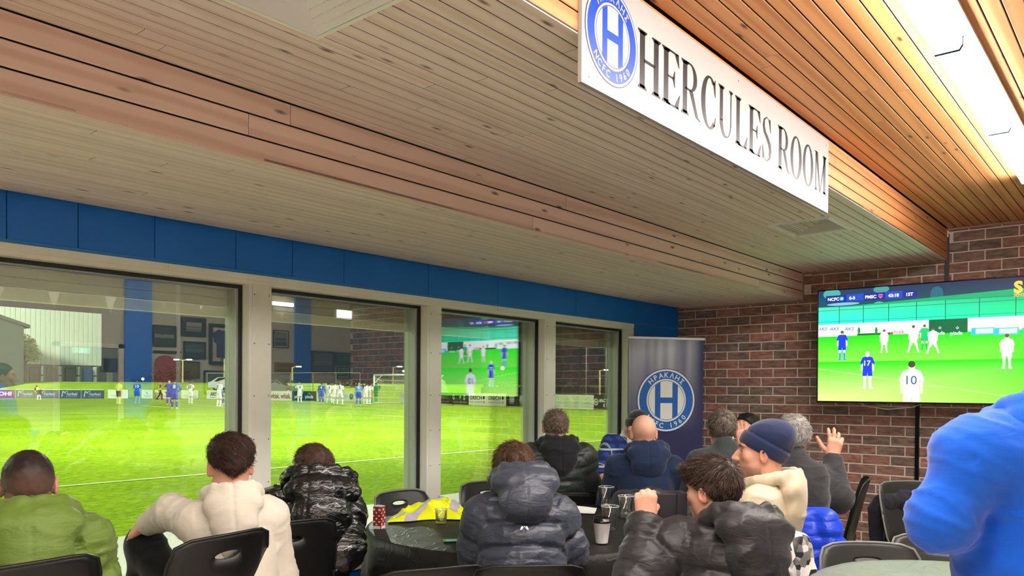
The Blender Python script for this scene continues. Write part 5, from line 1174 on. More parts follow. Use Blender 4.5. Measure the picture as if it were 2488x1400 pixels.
# dark hedge running behind the fence
def hedge(pa, pb, h, th_, label, seed, col):
    a = np.array(pa); b_ = np.array(pb); L_ = np.linalg.norm(b_-a); rs = np.random.RandomState(seed); n = int(min(2600, L_*44)); U = (b_-a)/L_; W_ = np.array([-U[1], U[0], 0])
    vs, fs = [], []
    for _ in range(n):
        s_ = rs.rand()*L_; hh_ = h*(0.82+0.18*math.sin(s_*0.7+seed)); q_ = U*s_+W_*(rs.rand()-0.5)*th_+np.array([0, 0, hh_*rs.rand()**0.7]); u = rs.normal(size=3); u /= np.linalg.norm(u); v = np.cross(u, rs.normal(size=3)); v /= np.linalg.norm(v); k = 0.34; b2 = len(vs)
        vs += [tuple(q_-u*k), tuple(q_+v*k*.6), tuple(q_+u*k), tuple(q_-v*k*.6)]; fs.append((b2, b2+1, b2+2, b2+3))
    t = tag(empty('hedge', tuple(a)), label, 'hedge'); tag(MB().add(vs, fs).build('foliage', mat('hedge_%d' % seed, col, 0.8, var=0.2, vs=0.6), t), kind='stuff')
    c_ = MB(); cc = [(-th_*.35, 0), (th_*.35, 0), (th_*.3, h*.72), (-th_*.3, h*.72)]; vs = [tuple(U*s_+W_*o_+np.array([0, 0, z])) for s_ in (0, L_) for o_, z in cc]; c_.add(vs, [(0, 1, 2, 3), (7, 6, 5, 4), (0, 4, 5, 1), (1, 5, 6, 2), (2, 6, 7, 3), (3, 7, 4, 0)]); c_.build('branches', mat('hedge_core', srgb(20, 28, 20), 0.9), t)
hedge(f0+np.array([3, 6, 0]), f1+np.array([5, 3, 0]), 2.2, 1.6, 'long dark hedge behind the tall wire fence', 31, srgb(22, 40, 32)); hedge(f2+np.array([4, 2, 0]), f3+np.array([5, 0, 0]), 2.0, 1.6, 'dark hedge behind the goal', 32, srgb(26, 36, 28))

# ---------------------------------------------------------------- parked cars
def car(px, pyb, depth, face, label, col, L_=4.4, h=1.45, van=False):
    b0 = P(px, pyb, d=depth); t = tag(empty('van' if van else 'car', tuple(b0), math.radians(face)), label, 'van' if van else 'car')
    w_ = 0.9 if not van else 1.0
    if van: pr = [(-L_/2, .35), (-L_/2, h*.94), (-L_/2+.2, h), (L_/2-1.25, h), (L_/2-.55, h*.62), (L_/2-.06, h*.50), (L_/2, .36)]; gl_ = [(L_/2-1.3, h*.93), (L_/2-1.75, h*.93), (L_/2-1.75, h*.6), (L_/2-.72, h*.6)]
    else: pr = [(-L_/2, .34), (-L_/2+.02, h*.60), (-L_/2+.25, h*.66), (-L_*.27, h*.96), (-L_*.1, h), (L_*.06, h*.97), (L_*.20, h*.66), (L_/2-.35, h*.58), (L_/2-.02, h*.46), (L_/2, .34)]; gl_ = [(-L_*.36, h*.66), (-L_*.25, h*.92), (-L_*.1, h*.955), (L_*.045, h*.93), (L_*.165, h*.66)]
    m_ = MB(); n = len(pr); vs = []
    for y, sc in ((-w_, .0), (-w_*.86, 1), (w_*.86, 1), (w_, .0)):
        for (x, z) in pr: vs.append((x, y if z > h*.62 and sc or z <= h*.62 else y*.84, z))
    fs = [tuple(range(n))[::1], tuple(range(4*n-1, 3*n-1, -1))]
    for a in range(3):
        for k in range(n): fs.append((a*n+k, (a+1)*n+k, (a+1)*n+(k+1) % n, a*n+(k+1) % n))
    m_.add(vs, fs); m_.build('body', mat('car_'+label[:12], col, 0.25, coat=0.5), t)
    for s_ in (-1, 1):
        q_ = MB(); n2 = len(gl_); vs = [(x, s_*(w_*.845 if not van else w_*.87), z) for x, z in gl_]+[(x, s_*(w_*.86 if not van else w_*.9), z) for x, z in gl_]
        q_.add(vs, [tuple(range(n2)), tuple(range(2*n2-1, n2-1, -1))]+[(k, n2+k, n2+(k+1) % n2, (k+1) % n2) for k in range(n2)]); q_.build('side_window', mat('car_glass', srgb(24, 30, 34), 0.1), t)
        for xx in (-L_*.30, L_*.30):
            wl_ = MB().lathe([(0.001, -.11), (.2, -.11), (.31, -.09), (.32, .0), (.31, .09), (.2, .11), (.001, .11)], (0, 0, 0), 16); wl_.v = [(q2[0]+xx, q2[2]+s_*w_*.86, q2[1]+.32) for q2 in wl_.v]; wh = wl_.build('wheel', mat('tyre', srgb(24, 24, 24), 0.8), t)
            hb = MB().lathe([(0.001, .125), (.17, .12), (.19, .10)], (0, 0, 0), 12); hb.v = [(q2[0]+xx, s_*(q2[2]+.005)+s_*w_*.86, q2[1]+.32) for q2 in hb.v]; hb.build('hub', M_alu, wh)
        MB().bbox((L_/2-.1, s_*.45-.18, h*.44), (L_/2+.02, s_*.45+.18, h*.52), .02).build('headlamp', mat('headlamp', srgb(230, 234, 236), .1), t)
    if not van: MB().add([(L_*.075, -w_*.66, h*.955), (L_*.075, w_*.66, h*.955), (L_*.195, w_*.72, h*.68), (L_*.195, -w_*.72, h*.68), (L_*.085, -w_*.66, h*.975), (L_*.085, w_*.66, h*.975), (L_*.21, w_*.72, h*.69), (L_*.21, -w_*.72, h*.69)], [(0, 1, 2, 3), (7, 6, 5, 4), (0, 4, 5, 1), (1, 5, 6, 2), (2, 6, 7, 3), (3, 7, 4, 0)]).build('windscreen', mat('car_glass', srgb(24, 30, 34), 0.1), t)
car(563, 950, 82, -60, 'white estate car parked beyond the first window post', srgb(214, 220, 214))
car(676, 958, 84, -50, 'grey car parked left of the dark fence in the second window', srgb(120, 126, 120))
car(322, 951, 92, -70, 'dark car with lit headlamps on the bank behind the blue player', srgb(50, 62, 62))
car(1398, 988, 76, 140, 'white car parked behind the cream hoarding in the last window', srgb(214, 222, 206), 5.0, 1.62)
# ---------------------------------------------------------------- lamp posts
def lamp(px, pyb, pyt, depth, label, arms=1, es=14, col=(1, .86, .55)):
    b0 = P(px, pyb, d=depth); b0[2] = FZ; zt_ = P(px, pyt, d=depth)[2]-b0[2]; t = tag(empty('street_lamp', tuple(b0)), label, 'lamp', 'street lamps in the distance'); s_ = depth/90.0
    MB().tube([(0, 0, 0), (0, 0, zt_)], [0.13*s_, 0.08*s_], 8).build('pole', mat('lamp_pole', srgb(190, 176, 120), 0.5), t)
    for k in range(arms):
        d_ = (-1 if k else 1); v = np.array([AR[0], AR[1], 0])*d_*0.75*s_
        MB().tube([(0, 0, zt_-.1*s_), tuple(v*.5+np.array([0, 0, zt_+.05*s_])), tuple(v+np.array([0, 0, zt_+.08*s_]))], 0.05*s_, 6).build('arm', mat('lamp_pole', srgb(190, 176, 120), 0.5), t)
        h_ = MB().bbox((-.28*s_, -.12*s_, -.07*s_), (.28*s_, .12*s_, .03*s_), .03*s_).build('lamp_head', mat('lamp_lit_%g' % es, col, 0.4, emit=col, es=es), t, tuple(v+np.array([0, 0, zt_+.06*s_]))); h_.rotation_euler = (0, 0, -YAW+PI/2 if 0 else math.atan2(AR[1], AR[0]))
lamp(444, 936, 875, 96, 'twin-headed lit lamp post by the red arched reflection', 2); lamp(545, 936, 872, 100, 'single lit lamp post left of the first window post'); lamp(710, 955, 892, 96, 'lit lamp post in front of the blue pillar reflection')
lamp(955, 960, 892, 110, 'lit lamp post above the goal, left of the pair'); lamp(985, 958, 889, 120, 'lit lamp post above the goal, right of the pair', 1, 10); lamp(1457, 985, 900, 60, 'tall white lamp post in the last window', 1, 30, (1, 1, .95))
def dot(px, py, depth, s_, label, col, es):
    p_ = P(px, py, d=depth); t = tag(empty('distant_light', tuple(p_)), label, 'lamp', 'small distant lights')
    MB().lathe([(.001, -s_), (s_*.7, -s_*.7), (s_, 0), (s_*.7, s_*.7), (.001, s_)], (0, 0, 0), 12).build('bulb', mat('dot_%g_%g' % (es, col[2]), col, .4, emit=col, es=es), t); MB().tube([(0, 0, -s_), (0, 0, -(p_[2]-FZ))], 0.05, 6).build('mast', M_steel, t)
dot(980, 902, 130, .16, 'small white light left above the goal', (1, .95, .8), 12); dot(1002, 906, 130, .2, 'small white light right above the goal', (1, .95, .8), 12); dot(845, 945, 100, .14, 'small white light behind the huddle', (1, 1, .9), 10); dot(1221, 895, 120, .3, 'orange light showing through the screen reflection', (1, .6, .2), 12); dot(347, 921, 100, .16, 'small white light over the dark car', (1, 1, .95), 10); dot(308, 928, 100, .16, 'small white light at the left of the dark car', (1, 1, .95), 8)
# orange lit window of a distant hut
hp = P(1284, 982, d=95); hp[2] = FZ; t = tag(empty('hut', tuple(hp), YAW), 'dark distant hut with one orange lit window', 'building')
MB().bbox((0, -1.9, 0), (3, 1.8, 2.1), .05).build('wall', mat('hut_dark', srgb(30, 30, 26), .8), t); MB().bbox((-.15, -2.1, 2.1), (3.2, 2.0, 2.25), .03).build('roof', mat('hut_roof', srgb(40, 40, 36), .8), t)
w1_ = MB().bbox((-.06, -.40, 1.15), (.0, .40, 1.95), .02).build('window', mat('lit_orange', (1, .62, .2), .5, emit=(1, .62, .25), es=1.6), t); MB().box((-.08, -.03, 1.15), (-.061, .03, 1.95)).build('glazing_bar', M_steel, w1_)
# ================================================================ PEOPLE (signed-distance bodies meshed with surface nets)
class Field:
    def __init__(s, lo, hi, res):
        s.lo = np.array(lo, np.float32); s.res = res; s.n = np.maximum(4, np.ceil((np.array(hi)-s.lo)/res).astype(int)+1)
        s.ax = [s.lo[i]+res*np.arange(s.n[i], dtype=np.float32) for i in range(3)]; s.F = np.full(s.n, 0.15, np.float32)
    def sub(s, lo, hi):
        sl = []
        for i in range(3):
            a = int(np.clip(math.floor((lo[i]-s.lo[i])/s.res), 0, s.n[i])); b = int(np.clip(math.ceil((hi[i]-s.lo[i])/s.res)+1, 0, s.n[i]))
            if b <= a: return None, None
            sl.append(slice(a, b))
        return tuple(sl), np.meshgrid(s.ax[0][sl[0]], s.ax[1][sl[1]], s.ax[2][sl[2]], indexing='ij', sparse=True)
    def comb(s, sl, d, k, neg=False):
        f = s.F[sl]
        if neg: d = -d; h = np.maximum(k-np.abs(f-d), 0)/k; s.F[sl] = np.maximum(f, d)+h*h*k*0.25
        else: h = np.maximum(k-np.abs(f-d), 0)/k; s.F[sl] = np.minimum(f, d)-h*h*k*0.25
    def cone(s, a, b, ra, rb=None, k=0.02, neg=False):
        rb = ra if rb is None else rb; a = np.array(a, float); b = np.array(b, float); m = max(ra, rb)+k+0.045
        sl, g_ = s.sub(np.minimum(a, b)-m, np.maximum(a, b)+m)
        if sl is None: return s
        ba = b-a; L2 = max(1e-9, ba@ba); px, py, pz = g_[0]-a[0], g_[1]-a[1], g_[2]-a[2]
        h = np.clip((px*ba[0]+py*ba[1]+pz*ba[2])/L2, 0, 1)
        d = np.sqrt((px-h*ba[0])**2+(py-h*ba[1])**2+(pz-h*ba[2])**2)-(ra+(rb-ra)*h); s.comb(sl, d.astype(np.float32), k, neg); return s
    def chain(s, pts, rs, k=0.02):
        for i in range(len(pts)-1): s.cone(pts[i], pts[i+1], rs[i], rs[i+1], k)
        return s
    def ell(s, c, r, R=None, k=0.02, neg=False):
        c = np.array(c, float); R = np.eye(3) if R is None else R; r = np.array(r, float); m = r.max()+k+0.045
        sl, g_ = s.sub(c-m, c+m)
        if sl is None: return s
        px, py, pz = g_[0]-c[0], g_[1]-c[1], g_[2]-c[2]; k0 = 0; k1 = 0
        for i in range(3):
            l = px*R[0, i]+py*R[1, i]+pz*R[2, i]; k0 = k0+(l/r[i])**2; k1 = k1+(l/r[i]**2)**2
        k0 = np.sqrt(k0); d = k0*(k0-1)/np.maximum(np.sqrt(k1), 1e-6); s.comb(sl, d.astype(np.float32), k, neg); return s
    def plane(s, p, n, k=0.01):
        """keep the side the normal points away from"""
        d = (s.ax[0][:, None, None]-p[0])*n[0]+(s.ax[1][None, :, None]-p[1])*n[1]+(s.ax[2][None, None, :]-p[2])*n[2]
        h = np.maximum(k-np.abs(s.F-d), 0)/k; s.F = np.maximum(s.F, d)+h*h*k*0.25; return s
    def mesh(s):
        F = s.F.copy(); F[0] = F[-1] = 0.1; F[:, 0] = F[:, -1] = 0.1; F[:, :, 0] = F[:, :, -1] = 0.1
        S_ = F < 0; n = S_.astype(np.int8); c = sum(n[i:i+F.shape[0]-1, j:j+F.shape[1]-1, k:k+F.shape[2]-1] for i in (0, 1) for j in (0, 1) for k in (0, 1))
        act = (c > 0) & (c < 8); idx = np.argwhere(act); ids = np.full(act.shape, -1, np.int32); ids[act] = np.arange(len(idx))
        acc = np.zeros((len(idx), 3), np.float32); cnt = np.zeros(len(idx), np.float32); I, J, K = idx.T
        for a in range(3):
            for u in (0, 1):
                for v in (0, 1):
                    o0 = [0, 0, 0]; o0[(a+1) % 3] = u; o0[(a+2) % 3] = v; o1 = list(o0); o1[a] = 1
                    f0 = F[I+o0[0], J+o0[1], K+o0[2]]; f1 = F[I+o1[0], J+o1[1], K+o1[2]]; cr_ = (f0 < 0) != (f1 < 0); t = np.where(cr_, f0/np.where(cr_, f0-f1, 1), 0)
                    p = np.tile(np.array(o0, np.float32), (len(idx), 1)); p[:, a] += t; acc += p*cr_[:, None]; cnt += cr_
        V = s.lo+s.res*(idx+acc/cnt[:, None]); Q_ = []
        for a in range(3):
            b, c_ = (a+1) % 3, (a+2) % 3; sl0 = [slice(None)]*3; sl1 = [slice(None)]*3; sl0[a] = slice(0, -1); sl1[a] = slice(1, None)
            e = np.argwhere(S_[tuple(sl0)] != S_[tuple(sl1)]); e = e[(e[:, b] > 0) & (e[:, c_] > 0) & (e[:, b] < F.shape[b]-1) & (e[:, c_] < F.shape[c_]-1)]
            ins = S_[tuple(e.T)]; q_ = []
            for (u, v) in ((-1, -1), (0, -1), (0, 0), (-1, 0)): x = e.copy(); x[:, b] += u; x[:, c_] += v; q_.append(ids[tuple(x.T)])
            q_ = np.stack(q_, 1); q_[~ins] = q_[~ins][:, ::-1]; Q_.append(q_)
        return V.astype(np.float64), np.concatenate(Q_)
def vnorm(V, Q_):
    n = np.cross(V[Q_[:, 2]]-V[Q_[:, 0]], V[Q_[:, 3]]-V[Q_[:, 1]]); o = np.zeros_like(V)
    for k in range(4): np.add.at(o, Q_[:, k], n)
    return o/np.maximum(np.linalg.norm(o, axis=1), 1e-9)[:, None]
def segdist(p, a, b):
    ba = b-a; h = np.clip(((p-a)@ba)/max(1e-9, ba@ba), 0, 1); return np.linalg.norm(p-a-h[:, None]*ba, axis=1), h*np.linalg.norm(ba)
def rot(ax, deg):
    a = math.radians(deg); c, s_ = math.cos(a), math.sin(a)
    return np.array({'x': ((1, 0, 0), (0, c, -s_), (0, s_, c)), 'y': ((c, 0, s_), (0, 1, 0), (-s_, 0, c)), 'z': ((c, -s_, 0), (s_, c, 0), (0, 0, 1))}[ax], float)
def join(parts):
    Vs, Qs, Cs, b = [], [], [], 0
    for V, Q_, C in parts: Vs.append(V); Qs.append(Q_+b); Cs.append(np.broadcast_to(C, (len(V), 4)) if np.ndim(C) == 1 else C); b += len(V)
    return np.concatenate(Vs), np.concatenate(Qs), np.concatenate(Cs)
def hand_mesh(w_, e1, e2, curl=(15, 20, 15), spread=0.12, thumb=0.5, s=1.0, res=0.004):
    e1 = e1/np.linalg.norm(e1); e2 = e2-e1*(e1@e2); e2 /= np.linalg.norm(e2); e3 = np.cross(e1, e2)*1.0
    return _hand(w_, e1, e2, e3, curl, spread, thumb, s, res)
def _hand(w_, e1, e2, e3, curl, spread, thumb, s, res):
    f = Field(w_-0.24*s, w_+0.24*s, res); k = 0.008
    kn = [w_+s*(e1*l+e2*o_) for l, o_ in ((0.088, 0.030), (0.092, 0.010), (0.088, -0.010), (0.080, -0.028))]
    for q_, o_ in zip(kn, (0.018, 0.007, -0.006, -0.017)): f.cone(w_-s*e1*0.02+s*e2*o_, q_, 0.0165*s, 0.0125*s, 0.014)
    f.cone(w_-s*e1*0.06, w_+s*e1*0.01, 0.025*s, 0.022*s, 0.02)
    for i, (q_, L_) in enumerate(zip(kn, (0.074, 0.083, 0.077, 0.060))):
        sp = spread*(1.5-i); cu = curl[i] if isinstance(curl[0], (list, tuple)) else curl; a = 0.0; p = q_
        for fr_, r0_, r1_, c_ in zip((0.45, 0.31, 0.24), (0.0100, 0.0092, 0.0083), (0.0092, 0.0083, 0.0070), cu):
            a += math.radians(c_); d = (e1*math.cos(a)+e3*math.sin(a)); d = d+e2*sp*math.cos(a); d /= np.linalg.norm(d); n_ = p+s*d*L_*fr_; f.cone(p, n_, r0_*s, r1_*s, k); p = n_
    b = w_+s*(e1*0.028+e2*0.026+e3*0.006); d = e1*0.55+e2*(0.85*thumb+0.1)+e3*(0.9-0.7*thumb); d /= np.linalg.norm(d); d2 = d*0.75+e1*0.4+e3*0.2*(1-thumb); d2 /= np.linalg.norm(d2)
    f.chain([b, b+s*d*0.040, b+s*(d*0.040+d2*0.032), b+s*(d*0.040+d2*0.032)+s*(d2+e1*0.1)*0.024], [0.0155*s, 0.0120*s, 0.0108*s, 0.0085*s], k)
    return f.mesh()
def head_mesh(c, R, s, res, jaw=1.0, nose=1.0):
    W = lambda *p: c+s*(R @ np.array(p, float)); f = Field(c-0.20*s, c+0.19*s, res)
    f.ell(W(0, -0.014, 0.030), np.array((0.074, 0.096, 0.088))*s, R, 0.02).ell(W(0, 0.026, -0.030), np.array((0.060*jaw, 0.068, 0.080))*s, R, 0.035)
    f.ell(W(0, 0.060, -0.092), np.array((0.026, 0.024, 0.020))*s, R, 0.03)
    for x in (-1, 1): f.ell(W(x*0.046*jaw, 0.012, -0.066), np.array((0.020, 0.03, 0.026))*s, R, 0.03).ell(W(x*0.045, 0.058, -0.012), np.array((0.020, 0.022, 0.020))*s, R, 0.02)
    f.ell(W(0, 0.074, 0.036), np.array((0.052, 0.016, 0.013))*s, R, 0.015)
    for x in (-1, 1): f.ell(W(x*0.031, 0.099, 0.011), np.array((0.019, 0.015, 0.012))*s, R, 0.012, True)
    f.chain([W(0, 0.084, 0.022), W(0, 0.098, -0.004), W(0, 0.113*nose, -0.026)], [0.0085*s, 0.0095*s, 0.0125*s], 0.012)
    for x in (-1, 1): f.ell(W(x*0.013, 0.099, -0.029), np.array((0.0085, 0.011, 0.009))*s, R, 0.008)
    f.ell(W(0, 0.089, -0.056), np.array((0.024, 0.013, 0.0065))*s, R, 0.006).ell(W(0, 0.088, -0.070), np.array((0.021, 0.013, 0.007))*s, R, 0.006)
    f.ell(W(0, 0.104, -0.063), np.array((0.026, 0.010, 0.0022))*s, R, 0.003, True)
    for x in (-1, 1):
        Re = R @ rot('z', -x*24) @ rot('x', -10)
        f.ell(W(x*0.081, -0.006, -0.004), np.array((0.010, 0.020, 0.032))*s, Re, 0.008).ell(W(x*0.090, 0.000, 0.0), np.array((0.006, 0.010, 0.019))*s, Re, 0.005, True)
    f.cone(W(0, -0.028, -0.05), W(0, -0.050, -0.19), 0.056*s, 0.060*s, 0.03)
    return f.mesh()
def strands(root, nrm, tang, L_, r0_, m=4, lift=0.5, curl=0.0, seed=0, freq=9.0, grav=0.25, up=np.array([0, 0, 1.0])):
    """little tapered 3-sided hairs; all arrays (N,3)"""
    rs = np.random.RandomState(seed); n = len(root); ph = rs.rand(n)*6.28; d = tang*(1-lift)+nrm*lift+rs.normal(size=(n, 3))*0.16; d /= np.linalg.norm(d, axis=1)[:, None]
    LL = (L_ if np.ndim(L_) else np.full(n, L_))*rs.uniform(0.65, 1.2, n); P_ = [root-nrm*0.002]; dd = d.copy(); side = np.cross(d, nrm); side /= np.maximum(np.linalg.norm(side, axis=1), 1e-6)[:, None]
    for k in range(m):
        dd = dd+tang*0.30-up*grav*0.25+(side*np.cos(ph+freq*k/m)[:, None]+nrm*np.sin(ph+freq*k/m)[:, None])*curl; dd /= np.linalg.norm(dd, axis=1)[:, None]; P_.append(P_[-1]+dd*(LL/m)[:, None])
    P_ = np.stack(P_, 1); rad = np.linspace(1, 0.25, m+1)*r0_; b2 = np.cross(side, d); V = []
    for k in range(3): V.append(P_+(side[:, None, :]*math.cos(k*2.094)+b2[:, None, :]*math.sin(k*2.094))*rad[None, :, None])
    V = np.stack(V, 2).reshape(-1, 3); base = (np.arange(n)*(m+1)*3)[:, None]; Q_ = []
    for j in range(m):
        for k in range(3): Q_.append(base+np.array([j*3+k, j*3+(k+1) % 3, (j+1)*3+(k+1) % 3, (j+1)*3+k]))
    return V, np.concatenate(Q_), np.repeat(rs.rand(n), (m+1)*3)
M_skin = attrmat('skin', rough=0.55, spec=0.35); M_hair = attrmat('hair', rough=0.55, spec=0.35); M_eye = attrmat('eye', rough=0.15)
SK = srgb(226, 172, 144); SK2 = srgb(214, 156, 126)
def mixc(a, b, t): t = np.clip(t, 0, 1)[:, None]; return np.array(a)[None, :]*(1-t)+np.array(b)[None, :]*t
def hair_obj(c, R, s, h, parent, res=0.006, seed=1):
    """h: t thickness, nape, front, cols, n strands, L length, lift, curl, grav, top (extra height)"""
    W = lambda *p: c+s*(R @ np.array(p, float)); f = Field(c-0.21*s, c+0.23*s, res); t = h.get('t', 0.008); tp = h.get('top', 0.0)
    f.ell(W(0, -0.014, 0.030), np.array((0.074+t, 0.096+t, 0.088+t))*s, R, 0.01)
    if tp: f.ell(W(0, h.get('topy', 0.0), 0.060+tp), np.array((0.072+t, 0.092+t, 0.050+tp*0.4))*s, R, 0.03)
    g_ = np.meshgrid(*f.ax, indexing='ij', sparse=True); q_ = [(g_[0]-c[0])*R[0, i]/s+(g_[1]-c[1])*R[1, i]/s+(g_[2]-c[2])*R[2, i]/s for i in range(3)]
    x, y, z = q_; zz = [-0.09, -0.02, 0.01, 0.045, 0.08, 0.13]; yf = h.get('front', [-0.055, -0.012, 0.012, 0.040, 0.070, 0.12]); gy = y-np.interp(z, zz, yf).astype(np.float32)
    gz = h.get('nape', -0.06)+h.get('nslope', 0.15)*(y+0.1)-z-h.get('vee', 0.0)*np.maximum(0, 1-np.abs(x)/0.05); cut = np.maximum(gy, gz)*s; k = 0.008; hh = np.maximum(k-np.abs(f.F-cut), 0)/k; f.F = np.maximum(f.F, cut)+hh*hh*k*.25
    V, Q_ = f.mesh()
    if len(V) == 0: return None
    nr = vnorm(V, Q_); V = V+nr*(vnoise(V*60+seed)*h.get('bump', 0.002))[:, None]; c0, c1 = h['cols']; cc = mixc(c0, c1, 0.2+0.35*vnoise(V*70+3))
    if 'grad' in h: lz_ = ((V-c) @ R/s); gm = np.clip((h['grad'][1]-lz_[:, 2]+.25*np.minimum(0, lz_[:, 1]+.05)*-1)/.07, 0, 1)*np.clip((.02-lz_[:, 1])/.05, 0, 1); cc = cc*(1-gm[:, None])+np.array(h['grad'][0])[None]*gm[:, None]
    parts = [(V, Q_, cc*np.array([.8, .8, .8, 1]))]
    n = h.get('n', 1800)
    if n:
        rs = np.random.RandomState(seed); loc = (V-c) @ R/s; out = np.einsum('ij,ij->i', nr @ R, loc-np.array([0, -.014, .02])) > 0.01; idx = np.flatnonzero(out); idx = rs.choice(idx, n); root = V[idx]+rs.normal(size=(n, 3))*res*0.4; nn = nr[idx]
        wl = W(*h.get('whorl', (0.01, -0.075, 0.095))); tg = root-wl; tg = tg-nn*np.einsum('ij,ij->i', tg, nn)[:, None]
        if 'comb' in h: tg = tg*h.get('wmix', 0.0)*8+(R @ np.array(h['comb'], float))[None, :]; tg = tg-nn*np.einsum('ij,ij->i', tg, nn)[:, None]
        tg /= np.maximum(np.linalg.norm(tg, axis=1), 1e-6)[:, None]; lz = loc[idx][:, 2]; Lh = h.get('L', 0.02)*np.interp(lz, [-0.08, 0.0, 0.08, 0.14], h.get('lprof', [.5, .7, 1, 1.1]))*s
        v2, q2, r2 = strands(root, nn, tg, Lh, h.get('r', 0.0011), h.get('m', 4), h.get('lift', 0.45), h.get('curl', 0.0), seed, h.get('freq', 9.0), h.get('grav', 0.25)); parts.append((v2, q2, mixc(c0, c1, r2**1.3)))
    V, Q_, C = join(parts); me = np_mesh('hair', V, Q_); setcol(me, C); return link('hair', me, M_hair, parent)
# ---------------------------------------------------------------- cloth materials
def clothmat(name, col, rough=0.8, wr=0.25, ws=14.0, fine=0.06, fs=900.0, sheen=0.2, spec=0.3, coat=0.0, stretch=(1, 1, 2.2)):
    m, n, b = _new(name); L = n.links; b.inputs['Base Color'].default_value = tuple(col)[:3]+(1,); b.inputs['Roughness'].default_value = rough; b.inputs['Specular IOR Level'].default_value = spec; b.inputs['Sheen Weight'].default_value = sheen
    if coat: b.inputs['Coat Weight'].default_value = coat; b.inputs['Coat Roughness'].default_value = 0.15
    tcn = N(n, 'ShaderNodeTexCoord'); mp = N(n, 'ShaderNodeMapping'); mp.inputs['Scale'].default_value = stretch; L.new(tcn.outputs['Object'], mp.inputs[0])
    z = N(n, 'ShaderNodeTexNoise'); z.inputs['Scale'].default_value = ws; z.inputs['Detail'].default_value = 3; z.inputs['Distortion'].default_value = 0.8; L.new(mp.outputs[0], z.inputs['Vector'])
    z2 = N(n, 'ShaderNodeTexNoise'); z2.inputs['Scale'].default_value = fs; L.new(tcn.outputs['Object'], z2.inputs['Vector'])
    u = N(n, 'ShaderNodeBump'); u.inputs['Strength'].default_value = wr; u.inputs['Distance'].default_value = 0.02; L.new(z.outputs[0], u.inputs['Height'])
    u2 = N(n, 'ShaderNodeBump'); u2.inputs['Strength'].default_value = fine; u2.inputs['Distance'].default_value = 0.002; L.new(z2.outputs[0], u2.inputs['Height']); L.new(u.outputs[0], u2.inputs['Normal']); L.new(u2.outputs[0], b.inputs['Normal'])
    _mc[name] = m; return m
def plaidmat(name):
    m, n, b = _new(name); L = n.links; tcn = N(n, 'ShaderNodeTexCoord'); sxz = N(n, 'ShaderNodeSeparateXYZ'); L.new(tcn.outputs['Object'], sxz.inputs[0]); prev = None
    base = N(n, 'ShaderNodeRGB'); base.outputs[0].default_value = srgb(20, 66, 150); cur = base.outputs[0]
    for ax, fr_, th_, colr in (('Z', 17, 0.55, srgb(10, 24, 60)), ('X', 17, 0.5, srgb(12, 30, 74)), ('Z', 8.5, 0.88, srgb(190, 206, 214)), ('X', 8.5, 0.92, srgb(160, 170, 150))):
        mu = N(n, 'ShaderNodeMath', operation='MULTIPLY'); mu.inputs[1].default_value = fr_; L.new(sxz.outputs[ax], mu.inputs[0]); fr2 = N(n, 'ShaderNodeMath', operation='FRACT'); L.new(mu.outputs[0], fr2.inputs[0])
        gt = N(n, 'ShaderNodeMath', operation='GREATER_THAN'); gt.inputs[1].default_value = th_; L.new(fr2.outputs[0], gt.inputs[0]); hf = N(n, 'ShaderNodeMath', operation='MULTIPLY'); hf.inputs[1].default_value = 0.8; L.new(gt.outputs[0], hf.inputs[0])
        mx = N(n, 'ShaderNodeMix', data_type='RGBA'); L.new(hf.outputs[0], mx.inputs['Factor']); L.new(cur, mx.inputs['A']); mx.inputs['B'].default_value = colr; cur = mx.outputs['Result']
    L.new(cur, b.inputs['Base Color']); b.inputs['Roughness'].default_value = 0.85; return m
def camomat(name):
    m, n, b = _new(name); L = n.links; tcn = N(n, 'ShaderNodeTexCoord'); mp = N(n, 'ShaderNodeMapping'); mp.inputs['Scale'].default_value = (1, 1, 0.8); mp.inputs['Rotation'].default_value = (.4, .3, .5); L.new(tcn.outputs['Object'], mp.inputs[0])
    v = N(n, 'ShaderNodeTexVoronoi'); v.inputs['Scale'].default_value = 38; L.new(mp.outputs[0], v.inputs['Vector']); sc = N(n, 'ShaderNodeSeparateColor'); L.new(v.outputs['Color'], sc.inputs[0])
    r = N(n, 'ShaderNodeValToRGB'); r.color_ramp.interpolation = 'CONSTANT'; e = r.color_ramp.elements; e[0].color = srgb(32, 32, 34); e[1].position = .22; e[1].color = srgb(120, 120, 118)
    for p, c in ((.4, srgb(236, 234, 228)), (.62, srgb(176, 174, 166)), (.8, srgb(226, 226, 222)), (.93, srgb(70, 70, 70))): q_ = e.new(p); q_.color = c
    L.new(sc.outputs[0], r.inputs[0]); L.new(r.outputs[0], b.inputs['Base Color']); b.inputs['Roughness'].default_value = 0.5; return m
def knitmat(name, col):
    m, n, b = _new(name); L = n.links; b.inputs['Base Color'].default_value = col; b.inputs['Roughness'].default_value = 0.9; b.inputs['Sheen Weight'].default_value = 0.3
    tcn = N(n, 'ShaderNodeTexCoord'); wv = N(n, 'ShaderNodeTexNoise'); wv.inputs['Scale'].default_value = 260; L.new(tcn.outputs['Object'], wv.inputs['Vector']); u = N(n, 'ShaderNodeBump'); u.inputs['Strength'].default_value = .4; u.inputs['Distance'].default_value = .003; L.new(wv.outputs[0], u.inputs['Height']); L.new(u.outputs[0], b.inputs['Normal']); return m
BARS = np.array([1.0])
